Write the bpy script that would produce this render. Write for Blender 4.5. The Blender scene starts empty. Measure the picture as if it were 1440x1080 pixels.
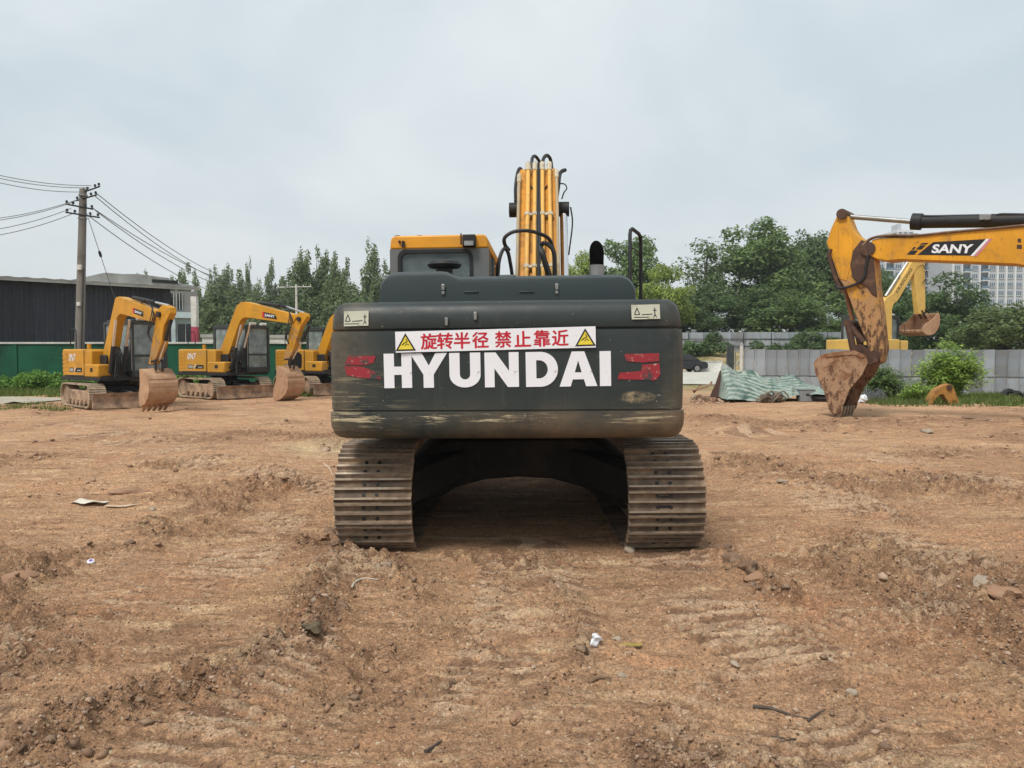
import bpy, bmesh, math, random
import numpy as np
from mathutils import Matrix, Vector, Euler

rng = random.Random(7)
scene = bpy.context.scene
col = scene.collection
R = math.radians

# ------------------------------------------------------------------ camera
CAM_H, FPX, YH = 1.65, 1050.0, 495.0          # eye height, focal length and horizon row in photo pixels (1440 x 1080)
PITCH = math.atan((540.0 - YH) / FPX)
cd = bpy.data.cameras.new("camera")
cam = bpy.data.objects.new("camera", cd)
col.objects.link(cam)
cam.location = (0, 0, CAM_H)
cam.rotation_euler = (R(90) - PITCH, 0, 0)
cd.sensor_width = 36.0
cd.lens = 36.0 * FPX / 1440.0
cd.clip_start, cd.clip_end = 0.05, 3000.0
scene.camera = cam

# ------------------------------------------------------------------ sky
world = bpy.data.worlds.new("World")
scene.world = world
world.use_nodes = True
wt = world.node_tree
wt.nodes.clear()
SUN_EL, SUN_AZ = 57.0, 212.0                  # overcast: high soft sun from behind the camera's shoulder


def wn(kind, **kw):
    n = wt.nodes.new(kind)
    for k, v in kw.items():
        setattr(n, k, v)
    return n


sky = wn('ShaderNodeTexSky', sky_type='NISHITA', sun_disc=False)
sky.sun_elevation, sky.sun_rotation = R(SUN_EL), R(SUN_AZ)
sky.air_density, sky.dust_density = 1.0, 3.0
tc = wn('ShaderNodeTexCoord')
sep = wn('ShaderNodeSeparateXYZ')
wt.links.new(tc.outputs['Generated'], sep.inputs[0])
zz = wn('ShaderNodeMath', operation='MAXIMUM'); zz.inputs[1].default_value = 0.0
wt.links.new(sep.outputs['Z'], zz.inputs[0])
za = wn('ShaderNodeMath', operation='ADD'); za.inputs[1].default_value = 0.22
wt.links.new(zz.outputs[0], za.inputs[0])
dx = wn('ShaderNodeMath', operation='DIVIDE'); dy = wn('ShaderNodeMath', operation='DIVIDE')
wt.links.new(sep.outputs['X'], dx.inputs[0]); wt.links.new(za.outputs[0], dx.inputs[1])
wt.links.new(sep.outputs['Y'], dy.inputs[0]); wt.links.new(za.outputs[0], dy.inputs[1])
cmb = wn('ShaderNodeCombineXYZ')
wt.links.new(dx.outputs[0], cmb.inputs[0]); wt.links.new(dy.outputs[0], cmb.inputs[1])
cn = wn('ShaderNodeTexNoise'); cn.inputs['Scale'].default_value = 0.9
cn.inputs['Detail'].default_value = 5.0; cn.inputs['Roughness'].default_value = 0.5
cn.inputs['Distortion'].default_value = 0.4
wt.links.new(cmb.outputs[0], cn.inputs['Vector'])
cr = wn('ShaderNodeValToRGB')
cr.color_ramp.elements[0].position, cr.color_ramp.elements[0].color = 0.38, (4.25, 4.98, 5.42, 1)
cr.color_ramp.elements[1].position, cr.color_ramp.elements[1].color = 0.64, (6.2, 6.55, 6.60, 1)
wt.links.new(cn.outputs['Fac'], cr.inputs['Fac'])
hz = wn('ShaderNodeMapRange'); hz.inputs[1].default_value = 0.02; hz.inputs[2].default_value = 0.36
hz.inputs[3].default_value = 0.75; hz.inputs[4].default_value = 0.0
wt.links.new(sep.outputs['Z'], hz.inputs[0])
hm = wn('ShaderNodeMix', data_type='RGBA')
hm.inputs['B'].default_value = (5.72, 5.92, 5.92, 1)
wt.links.new(hz.outputs[0], hm.inputs['Factor']); wt.links.new(cr.outputs['Color'], hm.inputs['A'])
mx = wn('ShaderNodeMix', data_type='RGBA'); mx.inputs['Factor'].default_value = 0.93
wt.links.new(sky.outputs['Color'], mx.inputs['A']); wt.links.new(hm.outputs['Result'], mx.inputs['B'])
bg = wn('ShaderNodeBackground'); bg.inputs['Strength'].default_value = 0.1
wo = wn('ShaderNodeOutputWorld')
wt.links.new(mx.outputs['Result'], bg.inputs['Color']); wt.links.new(bg.outputs[0], wo.inputs['Surface'])

# ------------------------------------------------------------------ sun
sd = bpy.data.lights.new("sun", 'SUN')
sd.energy, sd.angle, sd.color = 2.2, R(18), (1.0, 0.95, 0.88)
sun = bpy.data.objects.new("sun", sd)
col.objects.link(sun)
_a = R(SUN_AZ)
SUN_DIR = Vector((math.sin(_a) * math.cos(R(SUN_EL)), math.cos(_a) * math.cos(R(SUN_EL)), math.sin(R(SUN_EL))))
sun.rotation_euler = SUN_DIR.to_track_quat('Z', 'Y').to_euler()
sun.location = SUN_DIR * 60

scene.view_settings.view_transform = 'Standard'
scene.view_settings.look = 'None'
scene.view_settings.exposure = 0.50
scene.view_settings.gamma = 1.0
scene.view_settings.use_curve_mapping = False
scene.cycles.max_bounces = 6
scene.cycles.diffuse_bounces = 3
scene.cycles.transparent_max_bounces = 12


# ------------------------------------------------------------------ measuring: a photo pixel at a depth is a point of the place
def ray(px, py):
    u, v = (px - 720.0) / FPX, (540.0 - py) / FPX
    c, s = math.cos(PITCH), math.sin(PITCH)
    return Vector((u, c + v * s, -s + v * c))


def P(px, py, D):
    d = ray(px, py)
    return Vector((0, 0, CAM_H)) + d * (D / d.y)


def G(px, py, z=0.0):
    d = ray(px, py)
    return Vector((0, 0, CAM_H)) + d * ((z - CAM_H) / d.z)


# ------------------------------------------------------------------ objects
def thing(name, label, cat, loc=(0, 0, 0), rz=0.0, group=None):
    o = bpy.data.objects.new(name, None)
    o.empty_display_size = 0.2
    col.objects.link(o)
    o.location, o.rotation_euler = loc, (0, 0, rz)
    o['label'], o['category'] = label, cat
    if group:
        o['group'] = group
    return o


def tag(o, label, cat, group=None):
    o['label'], o['category'] = label, cat
    if group:
        o['group'] = group
    return o


def link_mesh(name, me, parent=None, mw=None):
    o = bpy.data.objects.new(name, me)
    col.objects.link(o)
    if parent:
        o.parent = parent
    if mw is not None:
        o.matrix_local = mw
    return o


def copy_tree(o, parent=None):
    c = o.copy()
    col.objects.link(c)
    c.parent = parent
    for ch in list(o.children):
        copy_tree(ch, c)
    return c


class MB:
    """collects shapes for ONE mesh object"""

    def __init__(s, xf=None):
        s.V, s.F, s.M, s.xf = [], [], [], xf

    def add(s, V, F, mi=0, mt=None):
        b = len(s.V)
        for v in V:
            v = Vector(v)
            s.V.append(mt @ v if mt is not None else v)
        for f in F:
            s.F.append([b + i for i in f]); s.M.append(mi)
        return s

    def box(s, x0, x1, y0, y1, z0, z1, mi=0, mt=None):
        V = [(x, y, z) for z in (z0, z1) for y in (y0, y1) for x in (x0, x1)]
        F = [(0, 2, 3, 1), (4, 5, 7, 6), (0, 1, 5, 4), (2, 6, 7, 3), (0, 4, 6, 2), (1, 3, 7, 5)]
        return s.add(V, F, mi, mt)

    def prism(s, poly, a, b, axis='x', mi=0, mt=None):
        n = len(poly)
        mk = {'x': lambda p, t: (t, p[0], p[1]), 'y': lambda p, t: (p[0], t, p[1]), 'z': lambda p, t: (p[0], p[1], t)}[axis]
        V = [mk(p, a) for p in poly] + [mk(p, b) for p in poly]
        F = [list(range(n))[::-1], list(range(n, 2 * n))]
        F += [(i, (i + 1) % n, n + (i + 1) % n, n + i) for i in range(n)]
        return s.add(V, F, mi, mt)

    def tube(s, path, r, n=8, mi=0, cap=True, mt=None):
        path = [Vector(p) for p in path]
        rr = r if isinstance(r, (list, tuple)) else [r] * len(path)
        V, F = [], []
        up = None
        for i, p in enumerate(path):
            d = (path[min(i + 1, len(path) - 1)] - path[max(i - 1, 0)]).normalized()
            if up is None:
                up = Vector((0, 0, 1)) if abs(d.z) < 0.9 else Vector((1, 0, 0))
            a = d.cross(up).normalized()
            b = a.cross(d).normalized()
            up = b
            for k in range(n):
                t = 2 * math.pi * k / n
                V.append(p + a * (math.cos(t) * rr[i]) + b * (math.sin(t) * rr[i]))
        for i in range(len(path) - 1):
            for k in range(n):
                F.append((i * n + k, i * n + (k + 1) % n, (i + 1) * n + (k + 1) % n, (i + 1) * n + k))
        if cap:
            F.append(list(range(n))[::-1]); F.append([(len(path) - 1) * n + k for k in range(n)])
        return s.add(V, F, mi, mt)

    def cyl(s, p0, p1, r0, r1=None, n=14, mi=0, mt=None):
        return s.tube([p0, p1], [r0, r0 if r1 is None else r1], n, mi, True, mt)

    def build(s, name, mats, parent=None, bevel=0.0, smooth=True, angle=35, seg=2, mw=None):
        me = bpy.data.meshes.new(name)
        V = [s.xf @ v for v in s.V] if s.xf is not None else s.V
        me.from_pydata([tuple(v) for v in V], [], s.F)
        mats = mats if isinstance(mats, (list, tuple)) else [mats]
        for m in mats:
            me.materials.append(m)
        if len(mats) > 1:
            me.polygons.foreach_set('material_index', s.M)
        bm = bmesh.new(); bm.from_mesh(me)
        bmesh.ops.recalc_face_normals(bm, faces=bm.faces)
        bm.to_mesh(me); bm.free()
        if smooth:
            me.polygons.foreach_set('use_smooth', [True] * len(me.polygons))
            me.set_sharp_from_angle(angle=R(angle))
        o = link_mesh(name, me, parent, mw)
        if bevel:
            md = o.modifiers.new('bevel', 'BEVEL')
            md.width, md.segments, md.limit_method, md.angle_limit = bevel, seg, 'ANGLE', R(30)
        return o


def np_mesh(name, V, F, mats, parent=None, kind=None, smooth=False):
    """V (n,3), F (m,k) arrays"""
    me = bpy.data.meshes.new(name)
    F = np.asarray(F, dtype=np.int32)
    k = F.shape[1]
    me.vertices.add(len(V)); me.vertices.foreach_set('co', np.asarray(V, dtype=np.float32).ravel())
    me.loops.add(F.size); me.loops.foreach_set('vertex_index', F.ravel())
    me.polygons.add(len(F)); me.polygons.foreach_set('loop_start', np.arange(0, F.size, k, dtype=np.int32))
    if smooth:
        me.polygons.foreach_set('use_smooth', np.ones(len(F), dtype=bool))
    me.update(calc_edges=True)
    for m in (mats if isinstance(mats, (list, tuple)) else [mats]):
        me.materials.append(m)
    o = link_mesh(name, me, parent)
    if kind:
        o['kind'] = kind
    return o


def bez(pts, n=20):
    """smooth Catmull-Rom path through points"""
    p = [Vector(q) for q in pts]
    p = [p[0] * 2 - p[1]] + p + [p[-1] * 2 - p[-2]]
    out = []
    m = len(p) - 3
    for i in range(m):
        for k in range(n):
            t = k / n
            a, b, c, d = p[i], p[i + 1], p[i + 2], p[i + 3]
            out.append(0.5 * ((2 * b) + (c - a) * t + (2 * a - 5 * b + 4 * c - d) * t * t + (3 * b - a - 3 * c + d) * t ** 3))
    out.append(p[-2])
    return out


def shape2d(loops, extrude):
    """filled 2D outline with holes -> mesh in the XY plane"""
    cu = bpy.data.curves.new('outline', 'CURVE')
    cu.dimensions, cu.fill_mode, cu.extrude = '2D', 'BOTH', extrude
    for lp in loops:
        sp = cu.splines.new('POLY')
        sp.points.add(len(lp) - 1)
        for q, (x, y) in zip(sp.points, lp):
            q.co = (x, y, 0, 1)
        sp.use_cyclic_u = True
    return curve_to_mesh(cu)


def text_mesh(body, size, extrude, offset=0.0, shear=0.0):
    cu = bpy.data.curves.new('lettering', 'FONT')
    cu.body, cu.size, cu.extrude, cu.offset, cu.shear = body, size, extrude, offset, shear
    cu.align_x, cu.align_y = 'CENTER', 'CENTER'
    return curve_to_mesh(cu)


def curve_to_mesh(cu):
    o = bpy.data.objects.new('outline', cu)
    col.objects.link(o)
    dg = bpy.context.evaluated_depsgraph_get()
    me = bpy.data.meshes.new_from_object(o.evaluated_get(dg), depsgraph=dg)
    bpy.data.objects.remove(o)
    bpy.data.curves.remove(cu)
    me.materials.clear()
    return me


def with_mat(me, m):
    me.materials.clear()
    me.materials.append(m)
    return me


# ------------------------------------------------------------------ noise for terrain
def _hash(ix, iy, seed):
    h = (ix.astype(np.int64) * 374761393 + iy.astype(np.int64) * 668265263 + seed * 974634777) & 0xFFFFFFFF
    h = ((h ^ (h >> 13)) * 1274126177) & 0xFFFFFFFF
    return ((h ^ (h >> 16)) & 0xFFFF) / 65535.0


def pnoise(x, y, seed=0):
    ix, iy = np.floor(x), np.floor(y)
    fx, fy = x - ix, y - iy
    u, v = fx * fx * fx * (fx * (fx * 6 - 15) + 10), fy * fy * fy * (fy * (fy * 6 - 15) + 10)

    def g(ox, oy):
        a = _hash(ix + ox, iy + oy, seed) * 2 * np.pi
        return np.cos(a) * (fx - ox) + np.sin(a) * (fy - oy)
    n0 = g(0, 0) * (1 - u) + g(1, 0) * u
    n1 = g(0, 1) * (1 - u) + g(1, 1) * u
    return (n0 * (1 - v) + n1 * v) * 1.5


def fbm(x, y, oct=4, seed=0, gain=0.5):
    t, a, f = 0.0, 1.0, 1.0
    for i in range(oct):
        t = t + a * pnoise(x * f, y * f, seed + i * 17)
        a *= gain; f *= 2.03
    return t


# ------------------------------------------------------------------ materials
class NT:
    def __init__(s, name):
        s.m = bpy.data.materials.new(name)
        s.m.use_nodes = True
        s.t = s.m.node_tree
        s.b = s.t.nodes['Principled BSDF']
        s.tc = s.t.nodes.new('ShaderNodeTexCoord')

    def n(s, kind, **kw):
        nd = s.t.nodes.new(kind)
        for k, v in kw.items():
            setattr(nd, k, v)
        return nd

    def l(s, a, b):
        s.t.links.new(a, b)

    def coords(s, scale=(1, 1, 1), rot=(0, 0, 0), src='Object'):
        mp = s.n('ShaderNodeMapping')
        mp.inputs['Scale'].default_value = scale
        mp.inputs['Rotation'].default_value = rot
        s.l(s.tc.outputs[src], mp.inputs['Vector'])
        return mp.outputs[0]

    def noise(s, scale, detail=6, rough=0.6, vec=None, dist=0.0):
        nd = s.n('ShaderNodeTexNoise')
        nd.inputs['Scale'].default_value = scale
        nd.inputs['Detail'].default_value = detail
        nd.inputs['Roughness'].default_value = rough
        nd.inputs['Distortion'].default_value = dist
        s.l(vec if vec is not None else s.tc.outputs['Object'], nd.inputs['Vector'])
        return nd.outputs['Fac']

    def rng(s, x, a, b, c=0.0, d=1.0):
        nd = s.n('ShaderNodeMapRange', clamp=True)
        for i, v in enumerate((a, b, c, d)):
            nd.inputs[i + 1].default_value = v
        s.l(x, nd.inputs[0])
        return nd.outputs[0]

    def math(s, op, a, b=None):
        nd = s.n('ShaderNodeMath', operation=op)
        for i, v in enumerate((a, b)):
            if v is None:
                continue
            if isinstance(v, (int, float)):
                nd.inputs[i].default_value = v
            else:
                s.l(v, nd.inputs[i])
        return nd.outputs[0]

    def mix(s, fac, a, b, mode='MIX'):
        nd = s.n('ShaderNodeMix', data_type='RGBA', blend_type=mode)
        for key, v in (('Factor', fac), ('A', a), ('B', b)):
            if isinstance(v, (int, float)):
                nd.inputs[key].default_value = v
            elif isinstance(v, (tuple, list)):
                nd.inputs[key].default_value = (*v[:3], 1)
            else:
                s.l(v, nd.inputs[key])
        return nd.outputs['Result']

    def bump(s, h, strength=0.3, dist=0.02, prev=None):
        nd = s.n('ShaderNodeBump')
        nd.inputs['Strength'].default_value = strength
        nd.inputs['Distance'].default_value = dist
        s.l(h, nd.inputs['Height'])
        if prev is not None:
            s.l(prev, nd.inputs['Normal'])
        return nd.outputs['Normal']

    def pos(s):
        sp = s.n('ShaderNodeSeparateXYZ')
        s.l(s.tc.outputs['Object'], sp.inputs[0])
        return sp.outputs

    def out(s, color=None, rough=None, normal=None, metal=None, spec=None):
        for key, v in (('Base Color', color), ('Roughness', rough), ('Normal', normal), ('Metallic', metal), ('Specular IOR Level', spec)):
            if v is None:
                continue
            if isinstance(v, (int, float)):
                s.b.inputs[key].default_value = v
            elif isinstance(v, (tuple, list)):
                s.b.inputs[key].default_value = (*v[:3], 1)
            else:
                s.l(v, s.b.inputs[key])
        return s.m


def paint(name, base, dirt=(0.2, 0.135, 0.085), amt=0.4, scale=2.0, rough=0.5, metal=0.0, vary=0.25, bump=0.15, bscale=30,
          speck=None, streak=0.0, spec=0.4):
    t = NT(name)
    c = t.mix(t.rng(t.noise(0.9, 4), 0.3, 0.7), [x * (1 - vary) for x in base], [min(1, x * (1 + vary * 0.6)) for x in base])
    big = t.noise(scale, 9, 0.68, dist=0.3)
    fac = t.rng(big, 0.68 - 0.4 * amt, 0.80 - 0.22 * amt, 0, min(1.0, 0.35 + amt))
    c = t.mix(fac, c, dirt)
    if streak:
        st = t.noise(5.0, 6, 0.7, vec=t.coords((3, 3, 0.22)))
        c = t.mix(t.rng(st, 0.56, 0.72, 0, streak), c, [d * 0.8 for d in dirt])
    if speck:
        sp = t.noise(14, 5, 0.7)
        c = t.mix(t.rng(sp, 0.62, 0.68, 0, 0.9), c, speck)
    fine = t.noise(bscale, 5, 0.65)
    r = t.mix(fac, (rough,) * 3, (0.9,) * 3)
    return t.out(c, r, t.bump(fine, bump, 0.01), metal, spec)


def per_piece(m, lo=0.7, hi=1.25):
    """each piece of a run (shoes, fence sheets) has its own tone"""
    t = m.node_tree
    b = t.nodes['Principled BSDF']
    src = b.inputs['Base Color'].links[0].from_socket
    oi = t.nodes.new('ShaderNodeObjectInfo')
    mr = t.nodes.new('ShaderNodeMapRange'); mr.inputs[3].default_value, mr.inputs[4].default_value = lo, hi
    t.links.new(oi.outputs['Random'], mr.inputs[0])
    mx_ = t.nodes.new('ShaderNodeMix'); mx_.data_type, mx_.blend_type = 'RGBA', 'MULTIPLY'; mx_.inputs['Factor'].default_value = 1.0
    t.links.new(src, mx_.inputs['A']); t.links.new(mr.outputs[0], mx_.inputs['B'])
    t.links.new(mx_.outputs['Result'], b.inputs['Base Color'])
    return m


def caked(name, base, mud, mud2, z0, z1, rough=0.6):
    """paint that disappears under caked mud towards the working end (height z0 .. z1)"""
    t = NT(name)
    p = t.pos()
    c = t.mix(t.rng(t.noise(1.1, 5), 0.3, 0.7), [x * 0.85 for x in base], base)
    g = t.rng(p[2], z1, z0, 0.0, 0.34)
    n1 = t.noise(2.6, 9, 0.72, dist=0.5)
    f1 = t.rng(t.math('ADD', n1, g), 0.64, 0.74, 0, 0.85)
    c = t.mix(f1, c, mud)
    n2 = t.noise(5.5, 8, 0.75, vec=t.coords((1.5, 1.5, 0.7)))
    f2 = t.rng(t.math('ADD', n2, t.math('MULTIPLY', g, 0.6)), 0.68, 0.74, 0, 0.92)
    c = t.mix(f2, c, mud2)
    c = t.mix(t.rng(t.noise(11, 4, 0.6), 0.66, 0.70, 0, 0.8), c, [x * 0.5 for x in mud2])
    h = t.math('ADD', f1, f2)
    return t.out(c, t.mix(f1, (rough,) * 3, (0.95,) * 3), t.bump(h, 0.5, 0.03, t.bump(t.noise(30, 6, 0.7), 0.3, 0.01)), 0, 0.35)


def plain(name, c, rough=0.6, metal=0.0, vary=0.2, scale=6.0, spec=0.4):
    t = NT(name)
    k = t.mix(t.rng(t.noise(scale, 5), 0.3, 0.7), [x * (1 - vary) for x in c], [min(1, x * (1 + vary)) for x in c])
    return t.out(k, rough, t.bump(t.noise(scale * 6, 4), 0.1, 0.01), metal, spec)


def glass_mat(name, tint=(0.05, 0.07, 0.07), alpha=0.72):
    t = NT(name)
    t.b.inputs['Alpha'].default_value = alpha
    c = t.mix(t.rng(t.noise(3, 6), 0.4, 0.75), tint, [x * 2 + 0.06 for x in tint])
    return t.out(c, 0.08, None, 0.0, 0.6)


def leaf_mat(name, a, b, c, rough=0.55):
    t = NT(name)
    g = t.n('ShaderNodeNewGeometry')
    k = t.mix(g.outputs['Random Per Island'], a, b)
    k = t.mix(t.rng(t.noise(0.55, 3), 0.42, 0.64), k, c)
    k = t.mix(t.rng(t.noise(0.9, 4, 0.6), 0.5, 0.7, 0, 0.55), k, [x * 1.5 for x in b])
    t.out(k, rough, None, 0.0, 0.25)
    tr = t.n('ShaderNodeBsdfTranslucent')
    t.l(t.mix(0.4, k, (0.16, 0.22, 0.05)), tr.inputs['Color'])
    ms = t.n('ShaderNodeMixShader'); ms.inputs[0].default_value = 0.34
    t.l(t.b.outputs[0], ms.inputs[1]); t.l(tr.outputs[0], ms.inputs[2])
    t.l(ms.outputs[0], t.t.nodes['Material Output'].inputs['Surface'])
    return t.m


M = {}
M['yellow'] = paint('yellow_paint', (0.56, 0.262, 0.012), (0.30, 0.17, 0.05), 0.44, 2.2, 0.42, streak=0.2, vary=0.15)
M['yellow_worn'] = paint('worn_yellow_paint', (0.66, 0.30, 0.012), (0.22, 0.12, 0.05), 0.36, 1.6, 0.5, streak=0.55, speck=(0.06, 0.035, 0.025))
M['yellow_mud'] = paint('muddy_yellow_paint', (0.56, 0.29, 0.06), (0.17, 0.092, 0.052), 0.80, 2.6, 0.6, streak=0.75, speck=(0.045, 0.026, 0.02))
M['yellow_pale'] = paint('pale_yellow_paint', (0.66, 0.42, 0.10), (0.3, 0.2, 0.1), 0.35, 1.8, 0.45, streak=0.25)
M['orange'] = paint('orange_yellow_paint', (0.72, 0.31, 0.018), (0.34, 0.2, 0.09), 0.38, 3.0, 0.38, streak=0.3)
M['dark'] = plain('dark_steel', (0.018, 0.018, 0.019), 0.55)
M['black'] = plain('black_rubber', (0.012, 0.012, 0.013), 0.6)
M['hose'] = plain('hose_rubber', (0.022, 0.022, 0.022), 0.5)
M['frame'] = paint('cab_frame_grey', (0.035, 0.042, 0.042), (0.16, 0.12, 0.08), 0.3, 3, 0.45)
M['chrome'] = plain('chrome_rod', (0.72, 0.72, 0.74), 0.18, 1.0, 0.05)
M['steel'] = plain('grey_steel', (0.28, 0.28, 0.27), 0.4, 0.7)
M['white'] = plain('white_paint', (0.72, 0.74, 0.78), 0.5, 0, 0.05)
M['offwhite'] = paint('off_white', (0.62, 0.61, 0.57), (0.3, 0.24, 0.17), 0.4, 4, 0.6)
M['red'] = plain('red_print', (0.50, 0.012, 0.03), 0.5, 0, 0.1)
M['print_black'] = plain('black_print', (0.012, 0.012, 0.012), 0.5)
M['print_yellow'] = plain('yellow_print', (0.72, 0.58, 0.05), 0.5, 0, 0.1)
M['mudsteel'] = paint('muddy_steel', (0.17, 0.12, 0.085), (0.46, 0.31, 0.20), 0.75, 3.2, 0.7, bump=0.4, bscale=18)
M['rust'] = caked('rusty_bucket_steel', (0.23, 0.098, 0.042), (0.37, 0.235, 0.145), (0.095, 0.045, 0.026), 0.2, 3.0, 0.6)
M['armmud'] = caked('mud_caked_yellow', (0.62, 0.30, 0.03), (0.36, 0.21, 0.11), (0.075, 0.038, 0.024), 2.0, 5.1)
M['tooth'] = plain('worn_tooth_steel', (0.34, 0.27, 0.21), 0.4, 0.5, 0.3, 12)
M['rustdark'] = paint('dark_rust', (0.07, 0.036, 0.024), (0.2, 0.11, 0.06), 0.4, 2.5, 0.8, bump=0.35, bscale=22)
M['glass'] = glass_mat('tinted_glass')
M['glass_light'] = glass_mat('dusty_glass', (0.16, 0.20, 0.20), 0.8)
M['concrete'] = paint('concrete', (0.33, 0.32, 0.29), (0.18, 0.16, 0.13), 0.35, 1.2, 0.85, bump=0.3, streak=0.4)
M['bark'] = paint('bark', (0.10, 0.075, 0.055), (0.05, 0.04, 0.03), 0.4, 5, 0.9, bump=0.6)


# ------------------------------------------------------------------ ground
HX, HY = 0.068, 8.15                           # slewing centre of the big excavator in the middle


def seg_dist(x, y, pts):
    d = np.full(np.shape(x), 1e9)
    for (ax, ay), (bx, by) in zip(pts[:-1], pts[1:]):
        vx, vy = bx - ax, by - ay
        t = np.clip(((x - ax) * vx + (y - ay) * vy) / (vx * vx + vy * vy + 1e-9), 0, 1)
        d = np.minimum(d, np.hypot(x - ax - t * vx, y - ay - t * vy))
    return d


def gline(*px):
    return [tuple(G(a, b)[:2]) for a, b in px]


RIDGES = [  # (line on the ground, half width, height, churn)
    (gline((478, 772), (445, 830), (438, 905), (330, 965), (190, 1010), (60, 1065)), 0.20, 0.050, 1.0),
    (gline((430, 770), (500, 782), (560, 800), (590, 850)), 0.16, 0.035, 0.9),
    (gline((1000, 780), (1050, 808), (1085, 830), (1110, 850)), 0.13, 0.055, 1.0),
    (gline((1215, 775), (1290, 800), (1400, 840), (1440, 850)), 0.22, 0.045, 0.8),
    (gline((770, 800), (830, 900), (800, 960), (730, 1000)), 0.10, 0.022, 0.6),
    (gline((1160, 940), (1200, 1010), (1290, 1080)), 0.09, 0.024, 0.4),
    (gline((215, 735), (240, 765), (330, 720)), 0.20, 0.030, 0.8),
    (gline((0, 815), (100, 785), (215, 775)), 0.16, 0.028, 0.5),
    (gline((480, 1000), (560, 985), (660, 960)), 0.07, 0.020, 0.7),
    (gline((0, 930), (60, 890), (140, 880)), 0.15, 0.020, 0.4),
    (gline((1000, 592), (1120, 602), (1300, 594), (1440, 602)), 1.1, 0.10, 1.0),
    (gline((1060, 650), (1200, 690), (1440, 700)), 0.55, 0.06, 0.85),
    (gline((640, 672), (760, 668), (830, 682)), 0.55, 0.12, 0.8),
]


PRINTS = [(*gline(q)[0], r_, a_, p_, h_) for q, r_, a_, p_, h_ in (
    ((70, 930), 0.75, 0.5, 0.075, 0.014), ((150, 1010), 0.5, -0.4, 0.06, 0.012), ((900, 690), 0.8, 1.5, 0.09, 0.018), ((1330, 900), 0.7, 1.45, 0.085, 0.018), ((640, 970), 0.8, 1.62, 0.075, 0.018),
    ((980, 1000), 0.6, 1.4, 0.08, 0.016), ((300, 660), 1.2, 1.3, 0.13, 0.022), ((1200, 650), 1.5, 1.7, 0.14, 0.026), ((180, 620), 1.6, 1.5, 0.16, 0.026), ((560, 1040), 0.5, 1.5, 0.07, 0.014),
    ((1120, 740), 0.8, 1.2, 0.10, 0.018), ((1240, 880), 0.7, 1.55, 0.07, 0.020), ((1000, 880), 0.7, 1.7, 0.09, 0.016), ((350, 1000), 0.6, 1.4, 0.08, 0.014), ((330, 850), 0.8, 1.5, 0.09, 0.016), ((1400, 1010), 0.6, 1.2, 0.08, 0.016))]


LANES = [  # (line, half width, bar spacing, height): pressed by tracks that drove here
    ([(-1.12, 5.85), (-1.2, 4.4), (-1.55, 2.3)], 0.30, 0.12, 0.020),
    ([(1.25, 5.85), (1.3, 4.6), (1.75, 2.3)], 0.30, 0.12, 0.020),
    ([(0.1, 6.2), (0.15, 4.5), (-0.15, 2.3)], 0.36, 0.11, 0.018),
    (gline((-40, 960), (160, 880), (330, 800), (420, 700)), 0.30, 0.12, 0.020),
    (gline((-40, 1090), (120, 990), (260, 940)), 0.22, 0.08, 0.016),
    (gline((1480, 830), (1250, 880), (1080, 960), (1000, 1090)), 0.30, 0.11, 0.020),
    (gline((1470, 960), (1330, 990), (1230, 1085)), 0.28, 0.09, 0.018),
    (gline((1010, 640), (1150, 690), (1290, 770), (1460, 860)), 0.42, 0.12, 0.018),
    (gline((90, 600), (260, 640), (470, 700)), 0.5, 0.15, 0.020),
    (gline((1010, 600), (1230, 640), (1460, 700)), 0.5, 0.15, 0.020),
]


def cleats(x, y):
    """(mask, wave) of the pressed bars"""
    mask, wave = np.zeros(np.shape(x)), np.zeros(np.shape(x))
    brk = np.clip(0.42 + 1.7 * fbm(x * 0.8, y * 0.8, 3, 221), 0, 1)
    for pts, hw, per, amp in LANES:
        best = np.full(np.shape(x), 1e9); bs = np.zeros(np.shape(x)); acc = 0.0
        for (ax, ay), (bx, by) in zip(pts[:-1], pts[1:]):
            vx, vy = bx - ax, by - ay
            L_ = math.hypot(vx, vy)
            t = np.clip(((x - ax) * vx + (y - ay) * vy) / (L_ * L_), 0, 1)
            d = np.hypot(x - ax - t * vx, y - ay - t * vy)
            n = d < best
            best = np.where(n, d, best); bs = np.where(n, acc + t * L_, bs); acc += L_
        m = np.clip((1.15 - best / hw) * 4, 0, 1) * brk
        w = np.clip(np.sin(bs * 6.283 / per + 0.5 * pnoise(x * 3, y * 3, 231)) * 2.2 - 0.3, -1, 1)
        up = m > mask
        wave = np.where(up, w * amp, wave); mask = np.maximum(mask, m)
    return mask, wave


def churn(x, y):
    c = np.zeros(np.shape(x))
    wob = 0.12 * pnoise(x * 2.3, y * 2.3, 5)
    for pts, w, h, k in RIDGES:
        c = np.maximum(c, k * np.exp(-(np.abs(seg_dist(x, y, pts) + wob) / w) ** 2))
    patch = np.clip((fbm(x * 0.45, y * 0.45, 4, 31) - 0.16) * 2.4, 0, 1)
    return np.clip(np.maximum(c, patch * 0.85), 0, 1)


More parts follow.
